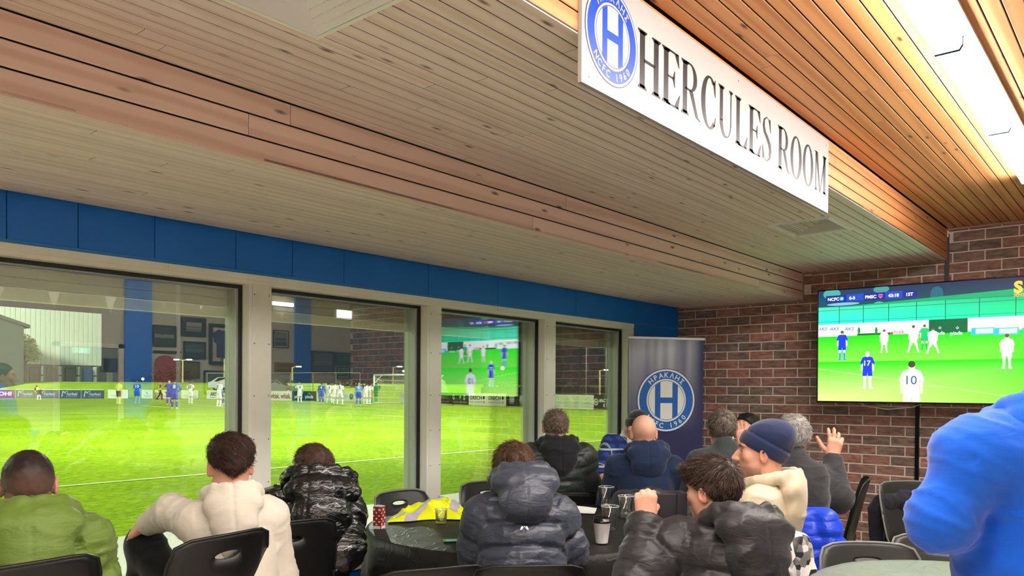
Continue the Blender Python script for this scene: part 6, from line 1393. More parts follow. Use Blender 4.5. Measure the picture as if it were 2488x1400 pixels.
class Person:
    def __init__(s, label, head, face, sc=1.0, lean=6, side=0, twist=0, hyaw=0, hpitch=0, hroll=0, skin=SK, standing=False, hoff=(0, 0, 0), J=None, hips=None, group=None, shw=.152):
        s.s = sc; s.label = label; s.skin = skin; a = math.radians(face); s.B = np.array([[math.sin(a), math.cos(a), 0], [-math.cos(a), math.sin(a), 0], [0, 0, 1]], float)
        s.U = s.B @ rot('z', twist) @ rot('y', side) @ rot('x', -lean); s.R = s.B @ rot('z', hyaw) @ rot('x', -hpitch) @ rot('y', hroll); s.hc = np.array(head, float)
        hl = np.array((0, 0.02, 0.655))+np.array(hoff); s.H = s.hc-sc*(s.U @ hl)
        if hips is not None: s.H = np.array(hips, float)
        up_ = lambda *p: s.H+sc*(s.U @ np.array(p, float)); bd = lambda *p: s.H+sc*(s.B @ np.array(p, float))
        s.up_, s.bd = up_, bd; j = dict(waist=up_(0, -0.02, 0.16), chest=up_(0, -0.025, 0.34), c7=up_(0, -0.035, 0.49))
        for n_, x in (('L', -1), ('R', 1)):
            j['sh'+n_] = up_(x*shw, -0.02, 0.45); j['el'+n_] = j['sh'+n_]+sc*(s.B @ np.array((x*0.06, 0.08, -0.265))); j['wr'+n_] = j['el'+n_]+sc*(s.B @ np.array((-x*0.07, 0.225, -0.06)))
            j['hip'+n_] = bd(x*0.09, 0.0, -0.03)
            if standing: j['kn'+n_] = bd(x*0.10, 0.02, -0.44); j['an'+n_] = bd(x*0.11, 0.0, -0.85); j['an'+n_][2] = 0.09
            else: j['kn'+n_] = bd(x*0.12, 0.42, 0.0); j['an'+n_] = bd(x*0.13, 0.40, -0.4); j['an'+n_][2] = 0.09
        for k, v in (J or {}).items(): j[k] = np.array(v, float)
        s.j = j; s.root = empty('person', (float(s.H[0]), float(s.H[1]), 0.0)) if False else None; s.hands = []; s.hairstub = None
    def bounds(s, keys, m): p = np.array([s.j[k] for k in keys]); return p.min(0)-m, p.max(0)+m
    def body(s, hres=0.0055, jaw=1.0, nose=1.0, stub=None, hands=('L', 'R'), hspec=None, eyes=True, hands_res=0.0045):
        j, sc = s.j, s.s; parts = []
        lo, hi = s.bounds(['hipL', 'hipR', 'chest', 'c7', 'shL', 'shR', 'elL', 'elR', 'wrL', 'wrR', 'knL', 'knR', 'anL', 'anR'], 0.16); f = Field(lo, hi, 0.016)
        f.ell(j['chest'], np.array((.145, .095, .19))*sc, s.U, .05).ell(s.up_(0, 0, .12), np.array((.125, .095, .16))*sc, s.U, .06).ell(s.H, np.array((.145, .11, .10))*sc, s.B, .05)
        f.cone(j['shL'], j['shR'], .045*sc, None, .04).cone(j['c7'], s.hc+s.R @ np.array((0, -.03, -.08))*sc, .056*sc, .05*sc, .03)
        for n_ in 'LR':
            f.chain([j['sh'+n_], j['el'+n_], j['wr'+n_]], [.046*sc, .037*sc, .026*sc], .02); f.chain([j['hip'+n_], j['kn'+n_], j['an'+n_]], [.075*sc, .052*sc, .036*sc], .03); f.cone(j['an'+n_], j['an'+n_]+s.B @ np.array((0, .14, -.045))*sc, .036*sc, .03*sc, .02)
        V, Q_ = f.mesh(); parts.append((V, Q_, np.array(s.skin)))
        V, Q_ = head_mesh(s.hc, s.R, sc, hres, jaw, nose); l = (V-s.hc) @ s.R/sc; C = mixc(s.skin, srgb(206, 120, 100), 0.5*np.exp(-((np.abs(l[:, 0])-.085)/.012)**2)+0.25*np.exp(-((l[:, 2]+.02)/.03)**2)*(l[:, 1] > .06)+.12*vnoise(V*40))
        lips = np.exp(-((l[:, 2]+.063)/.010)**2)*(l[:, 1] > .085)*(np.abs(l[:, 0]) < .026); C = C*(1-.45*lips[:, None])+np.array(srgb(170, 84, 80))[None]*.45*lips[:, None]
        if stub is not None:
            colr, fn = stub; m_ = np.clip(fn(l), 0, 1); m_ = m_*(np.abs(l[:, 0]) < .079)*(0.85+.15*vnoise(V*300)); C = C*(1-m_[:, None])+np.array(colr)[None]*m_[:, None]
        parts.append((V, Q_, C))
        for n_ in hands:
            hs = (hspec or {}).get(n_, {}); d = np.array(hs['dir'], float) if 'dir' in hs else s.j['wr'+n_]-s.j['el'+n_]; x = -1 if n_ == 'L' else 1
            e2 = np.array(hs['side'], float) if 'side' in hs else s.B @ np.array((-x*0.6, 0.1, 0.8)); e1 = d/np.linalg.norm(d); e2 = e2-e1*(e1@e2); e2 /= np.linalg.norm(e2); e3 = np.cross(e1, e2)*(1 if n_ == 'L' else -1)*hs.get('flip', 1)
            V, Q_ = _hand(j['wr'+n_], e1, e2, e3, hs.get('curl', (25, 30, 20)), hs.get('spread', .1), hs.get('thumb', .5), sc*hs.get('s', 1.0), hands_res); C = mixc(s.skin, srgb(214, 140, 116), .35+.3*vnoise(V*50)); parts.append((V, Q_, C))
        V, Q_, C = join(parts); C[:, 3] = 1; me = np_mesh('person', V, Q_); setcol(me, C); s.o = link('person', me, M_skin); tag(s.o, s.label, 'person')
        if eyes:
            for x in (-1, 1):
                ec_ = s.hc+sc*(s.R @ np.array((x*.031, .0725, .009))); m_ = MB().lathe([(.0001, -.0118), (.008, -.009), (.0118, 0), (.008, .009), (.0001, .0118)], (0, 0, 0), 12); v = np.array(m_.v)*sc; cc = [srgb(226, 218, 210) if q_[1] < .0078*sc else srgb(40, 28, 22) for q_ in v]
                me = bpy.data.meshes.new('eye'); me.from_pydata([tuple(ec_+s.R @ q_) for q_ in v], [], m_.f); setcol(me, cc); link('eye', me, M_eye, s.o)
        return s
    def warp(s, V, Q_, kind, A=.012, h=.075, seed=0, crk=.003, seams=()):
        nr = vnorm(V, Q_); j = s.j; bones = [(s.H, j['c7'], .13), (j['shL'], j['elL'], .06), (j['shR'], j['elR'], .06), (j['elL'], j['wrL'], .05), (j['elR'], j['wrR'], .05)]
        D = []; T = []
        off = [0, .02, .02, .31, .31]
        for (a, b, r), o_ in zip(bones, off): d, t = segdist(V, a, b); D.append(d-r*s.s); T.append(t+o_)
        T[0] = (V-s.H) @ s.U[:, 2]
        D = np.array(D); T = np.array(T); k = D.argmin(0); t = T[k, np.arange(len(V))]; ax = np.array([(b-a)/np.linalg.norm(b-a) for a, b, _ in bones])[k]
        al = np.einsum('ij,ij->i', V, ax); pe = V-ax*al[:, None]
        if kind == 'puffer':
            ph = (t+.006*vnoise(V*10+seed))/h; ds = np.abs(ph-np.round(ph))*h; q_ = 1-np.exp(-(ds/.015)**2); d = A*1.5*(q_-.8); st = pe*10+ax*(al*42)[:, None]; n1 = vnoise(st+seed); d += crk*(.5-np.abs(n1))*1.6*(1.3-.6*q_)+crk*.9*((1-np.abs(vnoise(V*20+seed)))**3-.3)
        else:
            st = pe*8+ax*(al*20)[:, None]; d = .55*A*((1-np.abs(vnoise(st+seed)))**4-.25)+.15*A*vnoise(V*34+seed); st2 = pe*7+ax*(al*36)[:, None]; wj = sum(np.exp(-(np.linalg.norm(V-j[kk], axis=1)/.10)**2) for kk in ('elL', 'elR', 'shL', 'shR', 'waist')); d += A*.9*np.clip(wj, 0, 1)*((1-np.abs(vnoise(st2+seed+4)))**4-.25)
        for a_, b_ in seams: d -= .005*np.exp(-(segdist(V, np.array(a_), np.array(b_))[0]/.006)**2)
        return V+nr*d[:, None]
    def garment(s, name, m, infl=.012, kind='hoodie', A=.006, h=.075, res=.009, sleeves=True, hem=-.06, cuff=.0, seed=1, belly=0.0, collar=.0, torso=True, label=None, arms='LR', crk=.003, sl_r=None, ti=None, seams=()):
        j, sc = s.j, s.s; lo, hi = s.bounds(['hipL', 'hipR', 'chest', 'c7', 'shL', 'shR']+([x+n_ for n_ in arms for x in ('el', 'wr')] if sleeves else []), .22); f = Field(lo, hi, res); i_ = infl if ti is None else ti
        if torso:
            f.ell(j['chest'], np.array((.148+i_, .110+i_, .215+i_*.5))*sc, s.U, .05).ell(s.up_(0, .005, .13), np.array((.142+i_+belly*.5, .112+i_+belly, .19))*sc, s.U, .07).ell(s.up_(0, .01, .0), np.array((.160+i_, .13+i_, .12))*sc, s.U, .05)
            f.cone(j['shL'], j['shR'], (.050+i_)*sc, None, .05)
            f.cone(j['c7']+s.U @ np.array((-.10, 0, -.03))*sc, j['c7']+s.U @ np.array((.10, 0, -.03))*sc, (.05+i_*.6)*sc, None, .05)
            f.cone(j['c7']-s.U[:, 2]*.03*sc, j['c7']+s.U[:, 2]*(.03+collar)*sc, (.066+i_*.6)*sc, (.060+i_*.5)*sc, .03)
            if not sleeves:
                for n_ in 'LR': f.cone(j['sh'+n_], j['sh'+n_]+(j['el'+n_]-j['sh'+n_])*.1, (.066+i_)*sc, (.060+i_)*sc, .03)
        i_ = infl
        if sleeves:
            r_ = sl_r or (.052, .046, .034)
            for n_ in arms:
                w0 = j['wr'+n_]+(j['el'+n_]-j['wr'+n_])*cuff; f.chain([j['sh'+n_], j['el'+n_], w0], [(r_[0]+i_)*sc, (r_[1]+i_)*sc, (r_[2]+i_*.7)*sc], .03); dw = w0-j['el'+n_]; dw /= np.linalg.norm(dw); f.cone(w0+dw*.085, w0+dw*.30, .09, None, .012, True)
        if torso: f.plane(s.up_(0, 0, hem), -s.U[:, 2], .03)
        V, Q_ = f.mesh(); V = s.warp(V, Q_, kind, A, h, seed, crk, seams); o = link(name, np_mesh(name, V, Q_), m, s.o)
        if label: o['label'] = label
        return o
    def hood(s, m, size=1.0, kind='hoodie', A=.004, droop=.0, off=(0, 0, 0), res=.008, seed=3, name='hood', tip=True, up=0.0, wd=1.0, fat=0.0):
        """a hood lying down the back: a collar roll round the neck and a sagging bag behind it"""
        sc = s.s*size; c = s.j['c7']+s.s*(s.U @ np.array(off, float)); W = lambda *p: c+sc*(s.U @ np.array(p, float)); f = Field(c-.30*sc, c+.30*sc, res)
        n = 14; ring = [W(.086*wd*math.cos(2*PI*k/n), .005+.080*math.sin(2*PI*k/n), .050-.034*math.sin(2*PI*k/n)+up) for k in range(n+1)]
        f.chain(ring, [.021*sc]*(n+1), .02)
        f.ell(W(0, -.074, .022+up*.6), np.array((.100*wd, .046+fat, .058))*sc, s.U @ rot('x', 12), .03).ell(W(0, -.084, -.045), np.array((.078*wd, .044+fat, .075))*sc, s.U @ rot('x', 8), .03)
        if tip: f.ell(W(0, -.086, -.110-droop), np.array((.040*wd, .030+fat*.7, .046))*sc, s.U, .06)
        f.ell(W(0, -.010, .105+up), np.array((.072*wd, .078, .080))*sc, s.U, .015, True)
        V, Q_ = f.mesh(); nr = vnorm(V, Q_); l = (V-c) @ s.U/sc
        if kind == 'puffer': d = A*(np.abs(np.sin(np.pi*(l[:, 2]+.02*vnoise(V*8))/.07))**.55-.7)+A*.5*(1-np.abs(vnoise(V*26+seed)))**3
        else: d = A*(1-np.abs(vnoise(V*np.array([9, 9, 14.])+seed)))**3
        for x0 in ((0,) if kind != 'puffer' else (-.055, .055)): d = d-.0035*np.exp(-((l[:, 0]-x0)/.0035)**2)*(l[:, 1] < -.03)
        return link(name, np_mesh(name, V+nr*d[:, None], Q_), m, s.o)
    def trousers(s, m, res=.014, extra=.0):
        j, sc = s.j, s.s; lo, hi = s.bounds(['hipL', 'hipR', 'knL', 'knR', 'anL', 'anR'], .2); f = Field(lo, hi, res); f.ell(s.H-np.array([0, 0, .02]), np.array((.165, .13, .105))*sc, s.B, .05)
        for n_ in 'LR': f.chain([j['hip'+n_], j['kn'+n_], j['an'+n_]+np.array([0, 0, .03])], [(.092+extra)*sc, (.070+extra)*sc, (.056+extra)*sc], .04)
        V, Q_ = f.mesh(); nr = vnorm(V, Q_); V = V+nr*(.006*(1-np.abs(vnoise(V*np.array([9, 9, 16.]))))**3)[:, None]; o = link('trousers', np_mesh('trousers', V, Q_), m, s.o)
        fm = s.B
        for n_ in 'LR':
            a = j['an'+n_]; g2 = Field(a-.24, a+.24, .012); g2.cone(a+fm @ np.array((0, -.05, -.045)), a+fm @ np.array((0, .13, -.055)), .043*sc, .036*sc, .03).cone(a, a+np.array([0, 0, .02]), .045*sc, None, .03); g2.plane((0, 0, .004), (0, 0, -1), .004); V, Q_ = g2.mesh(); link('shoe', np_mesh('shoe', V, Q_), mat('shoe_dark', srgb(36, 36, 40), .6), s.o)
        return o
def buzz(l):   # close-cropped hair all over the back and top
    yf = np.interp(l[:, 2], [-.09, -.02, .01, .045, .08, .13], [-.05, .0, .02, .045, .075, .12]); return np.clip((yf-l[:, 1])/.012, 0, 1)*np.clip((l[:, 2]-(-.085))/.05, 0, 1)
def fade(l):
    yf = np.interp(l[:, 2], [-.09, -.02, .01, .045, .08, .13], [-.05, -.005, .02, .045, .075, .12]); return np.clip((yf-l[:, 1])/.012, 0, 1)*np.clip((l[:, 2]+.045)/.07, 0, 1)*.85
DKB = srgb(40, 26, 22)
# ================================================================ THE CAST
M_olive = clothmat('olive_nylon', srgb(100, 124, 42), 0.55, .30, 16, sheen=.1, spec=.4)
M_cream = clothmat('cream_fleece', srgb(218, 208, 192), 0.9, .15, 10, .15, 700)
M_cream2 = clothmat('oat_fleece', srgb(214, 198, 168), 0.9, .15, 10, .15, 700)
M_shiny = clothmat('glossy_black_nylon', srgb(16, 15, 17), 0.20, .55, 26, .05, sheen=0, spec=.7, coat=.6)
M_slate = clothmat('slate_nylon', srgb(54, 60, 74), 0.42, .30, 18, sheen=.1, spec=.5)
M_blk = clothmat('black_cotton', srgb(24, 25, 30), 0.85, .2, 10)
M_blkp = clothmat('black_nylon', srgb(36, 34, 36), 0.5, .30, 16, sheen=.1, spec=.45)
M_vestm = clothmat('black_green_nylon', srgb(40, 46, 44), 0.45, .30, 20, sheen=.05, spec=.5)
M_navy = clothmat('navy_fleece', srgb(25, 42, 72), 0.9, .2, 9, .12, 700)
M_charc = clothmat('charcoal_fleece', srgb(52, 52, 54), 0.9, .2, 9, .12, 700)
M_dkgrey = clothmat('dark_green_fleece', srgb(54, 60, 60), 0.9, .2, 9)
M_royal = clothmat('royal_blue_fleece', srgb(6, 92, 212), 0.85, .22, 7, .15, 600, sheen=.3)
M_royalp = clothmat('blue_nylon', srgb(16, 70, 226), 0.40, .35, 14, sheen=.05, spec=.5)
M_plaid = plaidmat('blue_plaid'); M_camo = camomat('geometric_camo'); M_trs = clothmat('black_trouser', srgb(14, 14, 17), 0.9, .15, 8); M_jean = clothmat('dark_denim', srgb(36, 42, 60), .9, .15, 8)
M_whitec = clothmat('white_cotton', srgb(232, 228, 222), .9, .15, 10)
def seat(p, label, top=.84, face=None, back=0.01, m=None, mn='black', left=0.0):
    a = p.H+p.B @ np.array((0, back, 0))-np.array([AR[0], AR[1], 0])*left; f = math.degrees(math.atan2(p.B[1, 1], p.B[0, 1])) if face is None else face
    return chair(a[0], a[1], f, label, top, m, mn)
# 1 man in the olive jacket
p = Person('man with close-cropped hair in an olive green padded jacket, seated at the far left', P(68, 1180, d=2.72), 74, 1.04, lean=14, J=None)
p.body(stub=(srgb(66, 46, 40), lambda l: buzz(l)*np.interp(l[:, 2], [-.08, -.03, .03], [.55, .80, .93])), hres=.005)
p.garment('jacket', M_olive, .038, 'puffer', .008, .115, belly=.03, hem=-.05, res=.0075, seed=2, crk=.011); p.hood(M_olive, 1.30, 'hoodie', .006, off=(.0, -.03, -.02), wd=1.12, fat=.012); p.trousers(M_jean)
hair_obj(p.hc, p.R, p.s, dict(t=.003, nape=-.052, cols=(srgb(36, 25, 24), srgb(84, 62, 54)), grad=(srgb(122, 90, 76), .055), n=900, L=.006, lift=.6, r=.0006, m=2, lprof=[.3, .6, 1, 1.3], front=[-.055, -.006, .016, .042, .072, .12]), p.o, seed=2)
seat(p, 'black plastic chair under the man in the olive jacket', .965, face=93, back=-.04, left=.11)
# 2 young man in the white hoodie
J2 = dict(elL=P(420, 1244, d=3.13), wrL=P(356, 1276, d=3.22), knL=P(352, 1322, d=3.30), anL=P(352, 1500, d=3.3)*np.array([1, 1, 0])+np.array([0, 0, .09]))
p = Person('young man with a dark quiff and skin fade in a cream hoodie, hand on knee', P(560, 1136, d=3.15), 66, 1.0, lean=4, side=-2, twist=-4, J=J2, shw=.140)
p.body(stub=(srgb(92, 66, 56), lambda l: fade(l)*.8), hres=.005, hspec={'L': dict(dir=P(300, 1306, d=3.26)-P(356, 1276, d=3.19), side=(0.5, -.2, .55), curl=(22, 28, 20), spread=.14, thumb=.2)})
p.garment('hoodie', M_cream, .020, 'hoodie', .009, res=.0085, seed=5, hem=-.13, belly=.015, sl_r=(.054, .046, .034)); p.hood(M_cream, 1.12, 'hoodie', .005, droop=.02, off=(0, -.008, .004)); p.trousers(M_trs, .011)
hair_obj(p.hc, p.R, p.s, dict(t=.010, nape=-.002, nslope=.35, vee=.034, top=.020, topy=-.01, cols=(srgb(26, 14, 14), srgb(98, 68, 54)), n=3600, L=.040, lift=.16, grav=.45, r=.0011, curl=.06, comb=(.30, -.35, -.1), wmix=.10, front=[-.06, -.03, .01, .05, .085, .14], lprof=[.4, .6, .9, 1]), p.o, seed=4)
seat(p, 'black plastic chair under the young man in the cream hoodie', .965, face=98, back=-.12, left=.23)
# 3 man in the glossy black puffer
J3 = dict(elR=P(832, 1330, d=3.55))
p = Person('man with thinning brown hair in a glossy black puffer, head turned left', P(757, 1141, d=3.68), 62, 1.0, lean=12, side=6, hyaw=38, J=J3)
p.body(stub=(srgb(70, 48, 40), lambda l: buzz(l)*.5)); p.garment('jacket', M_shiny, .052, 'puffer', .012, .085, belly=.02, res=.0075, seed=7, crk=.008, hem=-.10); p.hood(M_shiny, 1.42, 'puffer', .010, off=(.03, -.035, .0), wd=1.2, fat=.012, up=.02); p.trousers(M_trs)
hair_obj(p.hc, p.R, p.s, dict(t=.006, nape=-.062, cols=(srgb(52, 32, 26), srgb(132, 96, 76)), n=2600, L=.026, lift=.22, r=.0010, grav=.15, lprof=[.5, .8, 1, 1.1]), p.o, seed=6)
seat(p, 'black plastic chair under the man in the glossy black puffer', .945, face=76, back=-.05, left=.15)
# 4 boy in the slate puffer at the table
J4 = dict(elL=P(1160, 1352, d=3.40), elR=P(1382, 1344, d=3.42), wrL=P(1165, 1290, d=3.68), wrR=P(1330, 1288, d=3.72))
p = Person('person bowed over the table in a slate grey hooded puffer with brown hair', P(1248, 1146, d=3.50), 44, 1.0, lean=22, hyaw=16, hpitch=26, J=J4, hoff=(-.02, .02, .02))
p.body(stub=(srgb(80, 56, 40), lambda l: buzz(l)*.8)); p.garment('jacket', M_slate, .043, 'puffer', .011, .100, belly=.02, res=.0075, seed=11, crk=.006, hem=-.10); p.hood(M_slate, 1.22, 'hoodie', .008, droop=-.055, off=(.012, -.032, .050), wd=1.18, fat=.022); p.trousers(M_trs)
hair_obj(p.hc, p.R, p.s, dict(t=.014, nape=-.06, cols=(srgb(50, 30, 20), srgb(132, 96, 66)), n=3000, L=.030, lift=.5, curl=.55, freq=7, grav=.2, r=.0012), p.o, seed=8)
lg = P(1278, 1275, d=3.2); W_ = -(p.U[:, 1]); fpU = np.array([math.sin(math.radians(44)), -math.cos(math.radians(44)), 0]); lz = p.up_(.0, -.197, .37)
fp = Flat(lz+W_*.004, fpU, p.U[:, 2], .0004)
for sx_ in (-1, 1): fp.poly([(sx_*.018, -.008), (sx_*.012, .006), (sx_*.006, .006), (sx_*.004, .001), (sx_*.010, -.008)][::sx_], g(236, 236, 236), 1)
fp.poly([(-.0035, .002), (.0035, .002), (0, .008)], g(236, 236, 236), 1); lo_ = fp.build('chest_mark', M_print, p.o); lo_['label'] = 'small white peaked mark'
seat(p, 'black plastic chair at the front of the black table under the slate puffer', .84, back=-.02)
# 5 man in the quilted vest
J5 = dict(elR=P(1436, 1172, d=5.2), wrR=P(1440, 1200, d=5.42))
p = Person('man with spiky grey-brown hair in a black quilted vest over a black hoodie', P(1350, 1040, d=5.25), 47, 1.02, lean=2, hyaw=-4, J=J5, shw=.165)
p.body(stub=(srgb(110, 92, 80), lambda l: buzz(l)*.7)); p.garment('hoodie_sleeves', M_blk, .016, 'hoodie', .007, sleeves=True, torso=False, seed=3); p.garment('vest', M_vestm, .046, 'puffer', .007, .080, sleeves=False, seed=13, hem=-.12, belly=.02); p.hood(M_blk, 1.12, 'hoodie', .007, off=(0, -.022, .012), wd=1.2, tip=True); p.trousers(M_trs)
hair_obj(p.hc, p.R, p.s, dict(t=.007, nape=-.065, cols=(srgb(66, 52, 44), srgb(176, 152, 130)), n=1700, L=.022, lift=.75, r=.0014, grav=.0), p.o, seed=9)
yk = Flat(p.up_(0, -.205, .36)-p.U[:, 1]*.0, p.B[:, 0], p.U[:, 2], .0005)
seat(p, 'black plastic chair under the man in the quilted vest', .84)
# 6 person in plaid with the black beanie
J6 = dict(elR=P(1466, 1120, d=5.85), wrR=P(1463, 1158, d=5.70), shR=P(1487, 1078, d=5.92))
p = Person('person in a blue plaid shirt, white hood and black beanie behind the bald man', P(1549, 1040, d=5.9), 208, 1.0, lean=4, J=J6)
p.body(); p.garment('shirt', M_plaid, .022, 'hoodie', .007, seed=4); p.hood(M_whitec, 1.25, 'hoodie', .006, up=.02); p.trousers(M_jean)
def beanie(p, m, t=.014, slouch=.0, cuff=True, tilt=8, name='beanie', z0=.012):
    sc = p.s; W = lambda *q_: p.hc+sc*(p.R @ np.array(q_, float)); f = Field(p.hc-.22*sc, p.hc+.26*sc, .006); R2 = p.R @ rot('x', tilt)
    f.ell(W(0, -.014, .034), np.array((.077+t, .099+t, .094+t))*sc, p.R, .01)
    if slouch: f.ell(W(0, -.035-slouch*.6, .075+slouch*.35), np.array((.068+t, .085+t, .062+t*.6))*sc, p.R, .04)
    n_ = R2[:, 2]; c = W(0, -.01, z0); f.plane(c, -n_, .006)
    V, Q_ = f.mesh(); nr = vnorm(V, Q_); l = (V-c) @ R2/sc; d = .0015*np.abs(np.sin(np.arctan2(l[:, 1], l[:, 0])*46))*0+(.007*np.clip((.052-l[:, 2])/.006, 0, 1) if cuff else 0)-.003*np.exp(-((l[:, 2]-.056)/.003)**2)*(1 if cuff else 0)+.004*(1-np.abs(vnoise(V*17+5)))**3*np.clip((l[:, 2]-.05)/.03, 0, 1); V = V+nr*np.asarray(d).reshape(-1, 1)
    return link(name, np_mesh(name, V, Q_), m, p.o)
beanie(p, knitmat('black_knit', srgb(16, 16, 20)), .010)
seat(p, 'black plastic chair under the person in plaid', .84)
# 7 bald man in the navy hoodie
p = Person('bald man in a navy blue hoodie seated in front of the banner', P(1563, 1055, d=5.0), 38, 1.04, lean=8, hyaw=6, shw=.165)
p.body(stub=(srgb(176, 136, 116), lambda l: buzz(l)*.35*np.clip((.05-l[:, 2])/.04, 0, 1)), hres=.005); p.garment('hoodie', M_navy, .019, 'hoodie', .009, belly=.03, seed=17, hem=-.1); p.hood(M_navy, 1.05, 'hoodie', .007, off=(.01, -.012, .012), wd=1.25, tip=False); p.trousers(M_jean)
ch7 = seat(p, 'black plastic chair under the bald man', .84)
P7 = p
# 8 man with grey-flecked hair
p = Person('man with grey-flecked dark hair in a dark collared top, left of the raised hand', P(1755, 1046, d=4.9), 36, 1.02, lean=10, hyaw=-10)
p.body(stub=(srgb(84, 70, 62), lambda l: buzz(l)*.8)); p.garment('jumper', M_dkgrey, .024, 'hoodie', .007, collar=.03, seed=19); p.trousers(M_trs)
hair_obj(p.hc, p.R, p.s, dict(t=.011, nape=-.068, cols=(srgb(52, 44, 40), srgb(176, 160, 142)), n=2300, L=.022, lift=.45, curl=.3, r=.0014), p.o, seed=12)
seat(p, 'black plastic chair under the man with grey-flecked hair', .84)
# 9 person hiding behind a hand
J9 = dict(elL=P(1812, 1120, d=5.75), wrL=P(1801, 1078, d=5.74))
p = Person('dark-haired person half hidden by a raised hand, left of the navy beanie', P(1814, 1043, d=5.95), 165, .98, lean=4, J=J9)
p.body(hspec={'L': dict(dir=(0.0, .05, 1), side=(.7, -.6, 0), curl=(8, 10, 8), spread=.16, thumb=.7)}); p.garment('jumper', M_trs, .02, 'hoodie', .007, seed=23); p.trousers(M_trs)
hair_obj(p.hc, p.R, p.s, dict(t=.010, nape=-.06, cols=(srgb(18, 14, 16), srgb(48, 38, 36)), n=1300, L=.02, lift=.4, r=.0013), p.o, seed=13)
seat(p, 'black plastic chair under the dark-haired person with the raised hand', .84)
# 10 man in the navy beanie
p = Person('man in profile in a navy knitted beanie and oat cream hoodie, greying beard', P(1849, 1103, d=3.40), 106, 1.0, lean=-5, twist=-4, hyaw=10, hpitch=-2, hoff=(0, -.005, 0))
bd_ = lambda l: (np.exp(-(np.maximum(0, np.abs(l[:, 2]+.085)-.020)/.012)**2)*(l[:, 1] > .0)+np.exp(-((l[:, 2]+.046)/.006)**2)*(l[:, 1] > .08)*(np.abs(l[:, 0]) < .03))*.60
p.body(stub=(srgb(112, 92, 84), bd_), hres=.0042); p.garment('hoodie', M_cream2, .022, 'hoodie', .009, seed=29, belly=.02, hem=-.12); p.hood(M_cream2, 1.15, 'hoodie', .006, droop=.02, off=(0, -.010, .008), wd=1.05, fat=.0); p.trousers(M_jean)
M_nk = knitmat('navy_knit', srgb(15, 33, 74)); bo = beanie(p, M_nk, .006, .034, True, 27, z0=.004)
W = lambda *q_: p.hc+p.s*(p.R @ np.array(q_, float))
brow = MB()
for x in (-1, 1): brow.tube([W(x*.013, .092, .030), W(x*.030, .090, .0345), W(x*.048, .076, .029)], [.0022, .003, .0012], 6)
brow.build('eyebrow', mat('brow_dark', srgb(60, 44, 38), .8), p.o)
fp = Flat(W(-.022, .1135, .073), p.R[:, 0]*-1, p.R[:, 2], .0005)
mk = []
for k in range(5): a = -.02+.008*k; mk.append(MB().bbox((-.002, -.002, -.006), (.002, .002, .006), .0008))
em = MB()
for k in range(4):
    c = W(-.030+.012*k, .1215-.02*abs(-.5+.35*k)**2*.2, .062); em.tube([c-p.R[:, 2]*.006, c+p.R[:, 2]*.006], .0016, 5).tube([c-p.R[:, 2]*.006, c-p.R[:, 2]*.006+p.R[:, 0]*.006], .0016, 5)
eo = em.build('embroidery', mat('thread_cream', srgb(236, 226, 200), .8), bo); eo['label'] = 'small cream embroidered letters'
ch10 = seat(p, 'black plastic chair under the man in the navy beanie', .84, face=64, back=-.02, left=.15)
P10 = p
# 11 man with the raised hand
J11 = dict(shR=P(1986, 1168, d=4.42), elR=P(2036, 1212, d=4.36), wrR=P(2022, 1112, d=4.50))
p = Person('man with curly silver hair in a charcoal sweatshirt raising his right hand', P(1926, 1066, d=4.40), 27, 1.05, lean=6, hyaw=4, J=J11, shw=.165)
p.body(stub=(srgb(120, 110, 104), lambda l: buzz(l)*.7), hands_res=.004, hspec={'R': dict(dir=(.10, -.16, 1), side=(-.35, .75, .2), curl=((14, 18, 12), (18, 22, 14), (26, 30, 18), (32, 34, 20)), spread=.16, thumb=1.0, flip=1)}); p.garment('sweatshirt', M_charc, .030, 'hoodie', .009, seed=31, belly=.03, collar=.02, hem=-.08, sl_r=(.054, .046, .030)); p.trousers(M_jean)
hair_obj(p.hc, p.R, p.s, dict(t=.013, nape=-.055, cols=(srgb(120, 114, 108), srgb(232, 228, 222)), n=2600, L=.026, lift=.5, curl=.7, freq=7, r=.0015), p.o, seed=15)
ch11 = seat(p, 'black plastic chair under the man raising his hand', .84, face=20, left=.05)
P11 = p
# 12 boy in the black puffer holding a phone
J12 = dict(shL=P(1655, 1318, d=2.80), elL=P(1548, 1412, d=2.72), wrL=P(1568, 1268, d=2.84))
p = Person('teenager with thick dark hair in a black hooded puffer, fist raised beside a phone', P(1730, 1197, d=2.86), 56, .95, lean=12, side=7, hyaw=31, hpitch=6, J=J12, hoff=(-.03, .02, .01), shw=.135)
p.body(stub=(srgb(84, 62, 54), lambda l: fade(l)*.8), hres=.0045, hands_res=.0038, hspec={'L': dict(dir=(.10, .05, 1), side=(.55, -.75, .25), curl=(62, 78, 44), spread=.03, thumb=.30, s=1.06)})
p.garment('jacket', M_blkp, .036, 'puffer', .010, .115, res=.0075, seed=37, crk=.006, belly=.02, sl_r=(.056, .052, .040)); p.hood(M_blkp, 1.30, 'hoodie', .008, droop=.0, off=(.022, -.034, .000), wd=1.18, fat=.018); p.trousers(M_trs)
hair_obj(p.hc, p.R, p.s, dict(t=.012, nape=-.045, nslope=.25, top=.018, topy=.01, cols=(srgb(26, 18, 16), srgb(116, 90, 74)), n=4200, L=.042, lift=.30, curl=.32, freq=5, grav=.30, r=.0013, front=[-.065, -.034, -.012, .062, .095, .15], lprof=[.2, .35, .9, 1]), p.o, seed=16)
P12 = p; seat(p, 'black plastic chair under the teenager in the black puffer', .84)
c = P(1620, 1232, d=2.88); t = tag(empty('smartphone', tuple(c)), 'dark smartphone in a folding case held up beside the raised fist', 'phone')
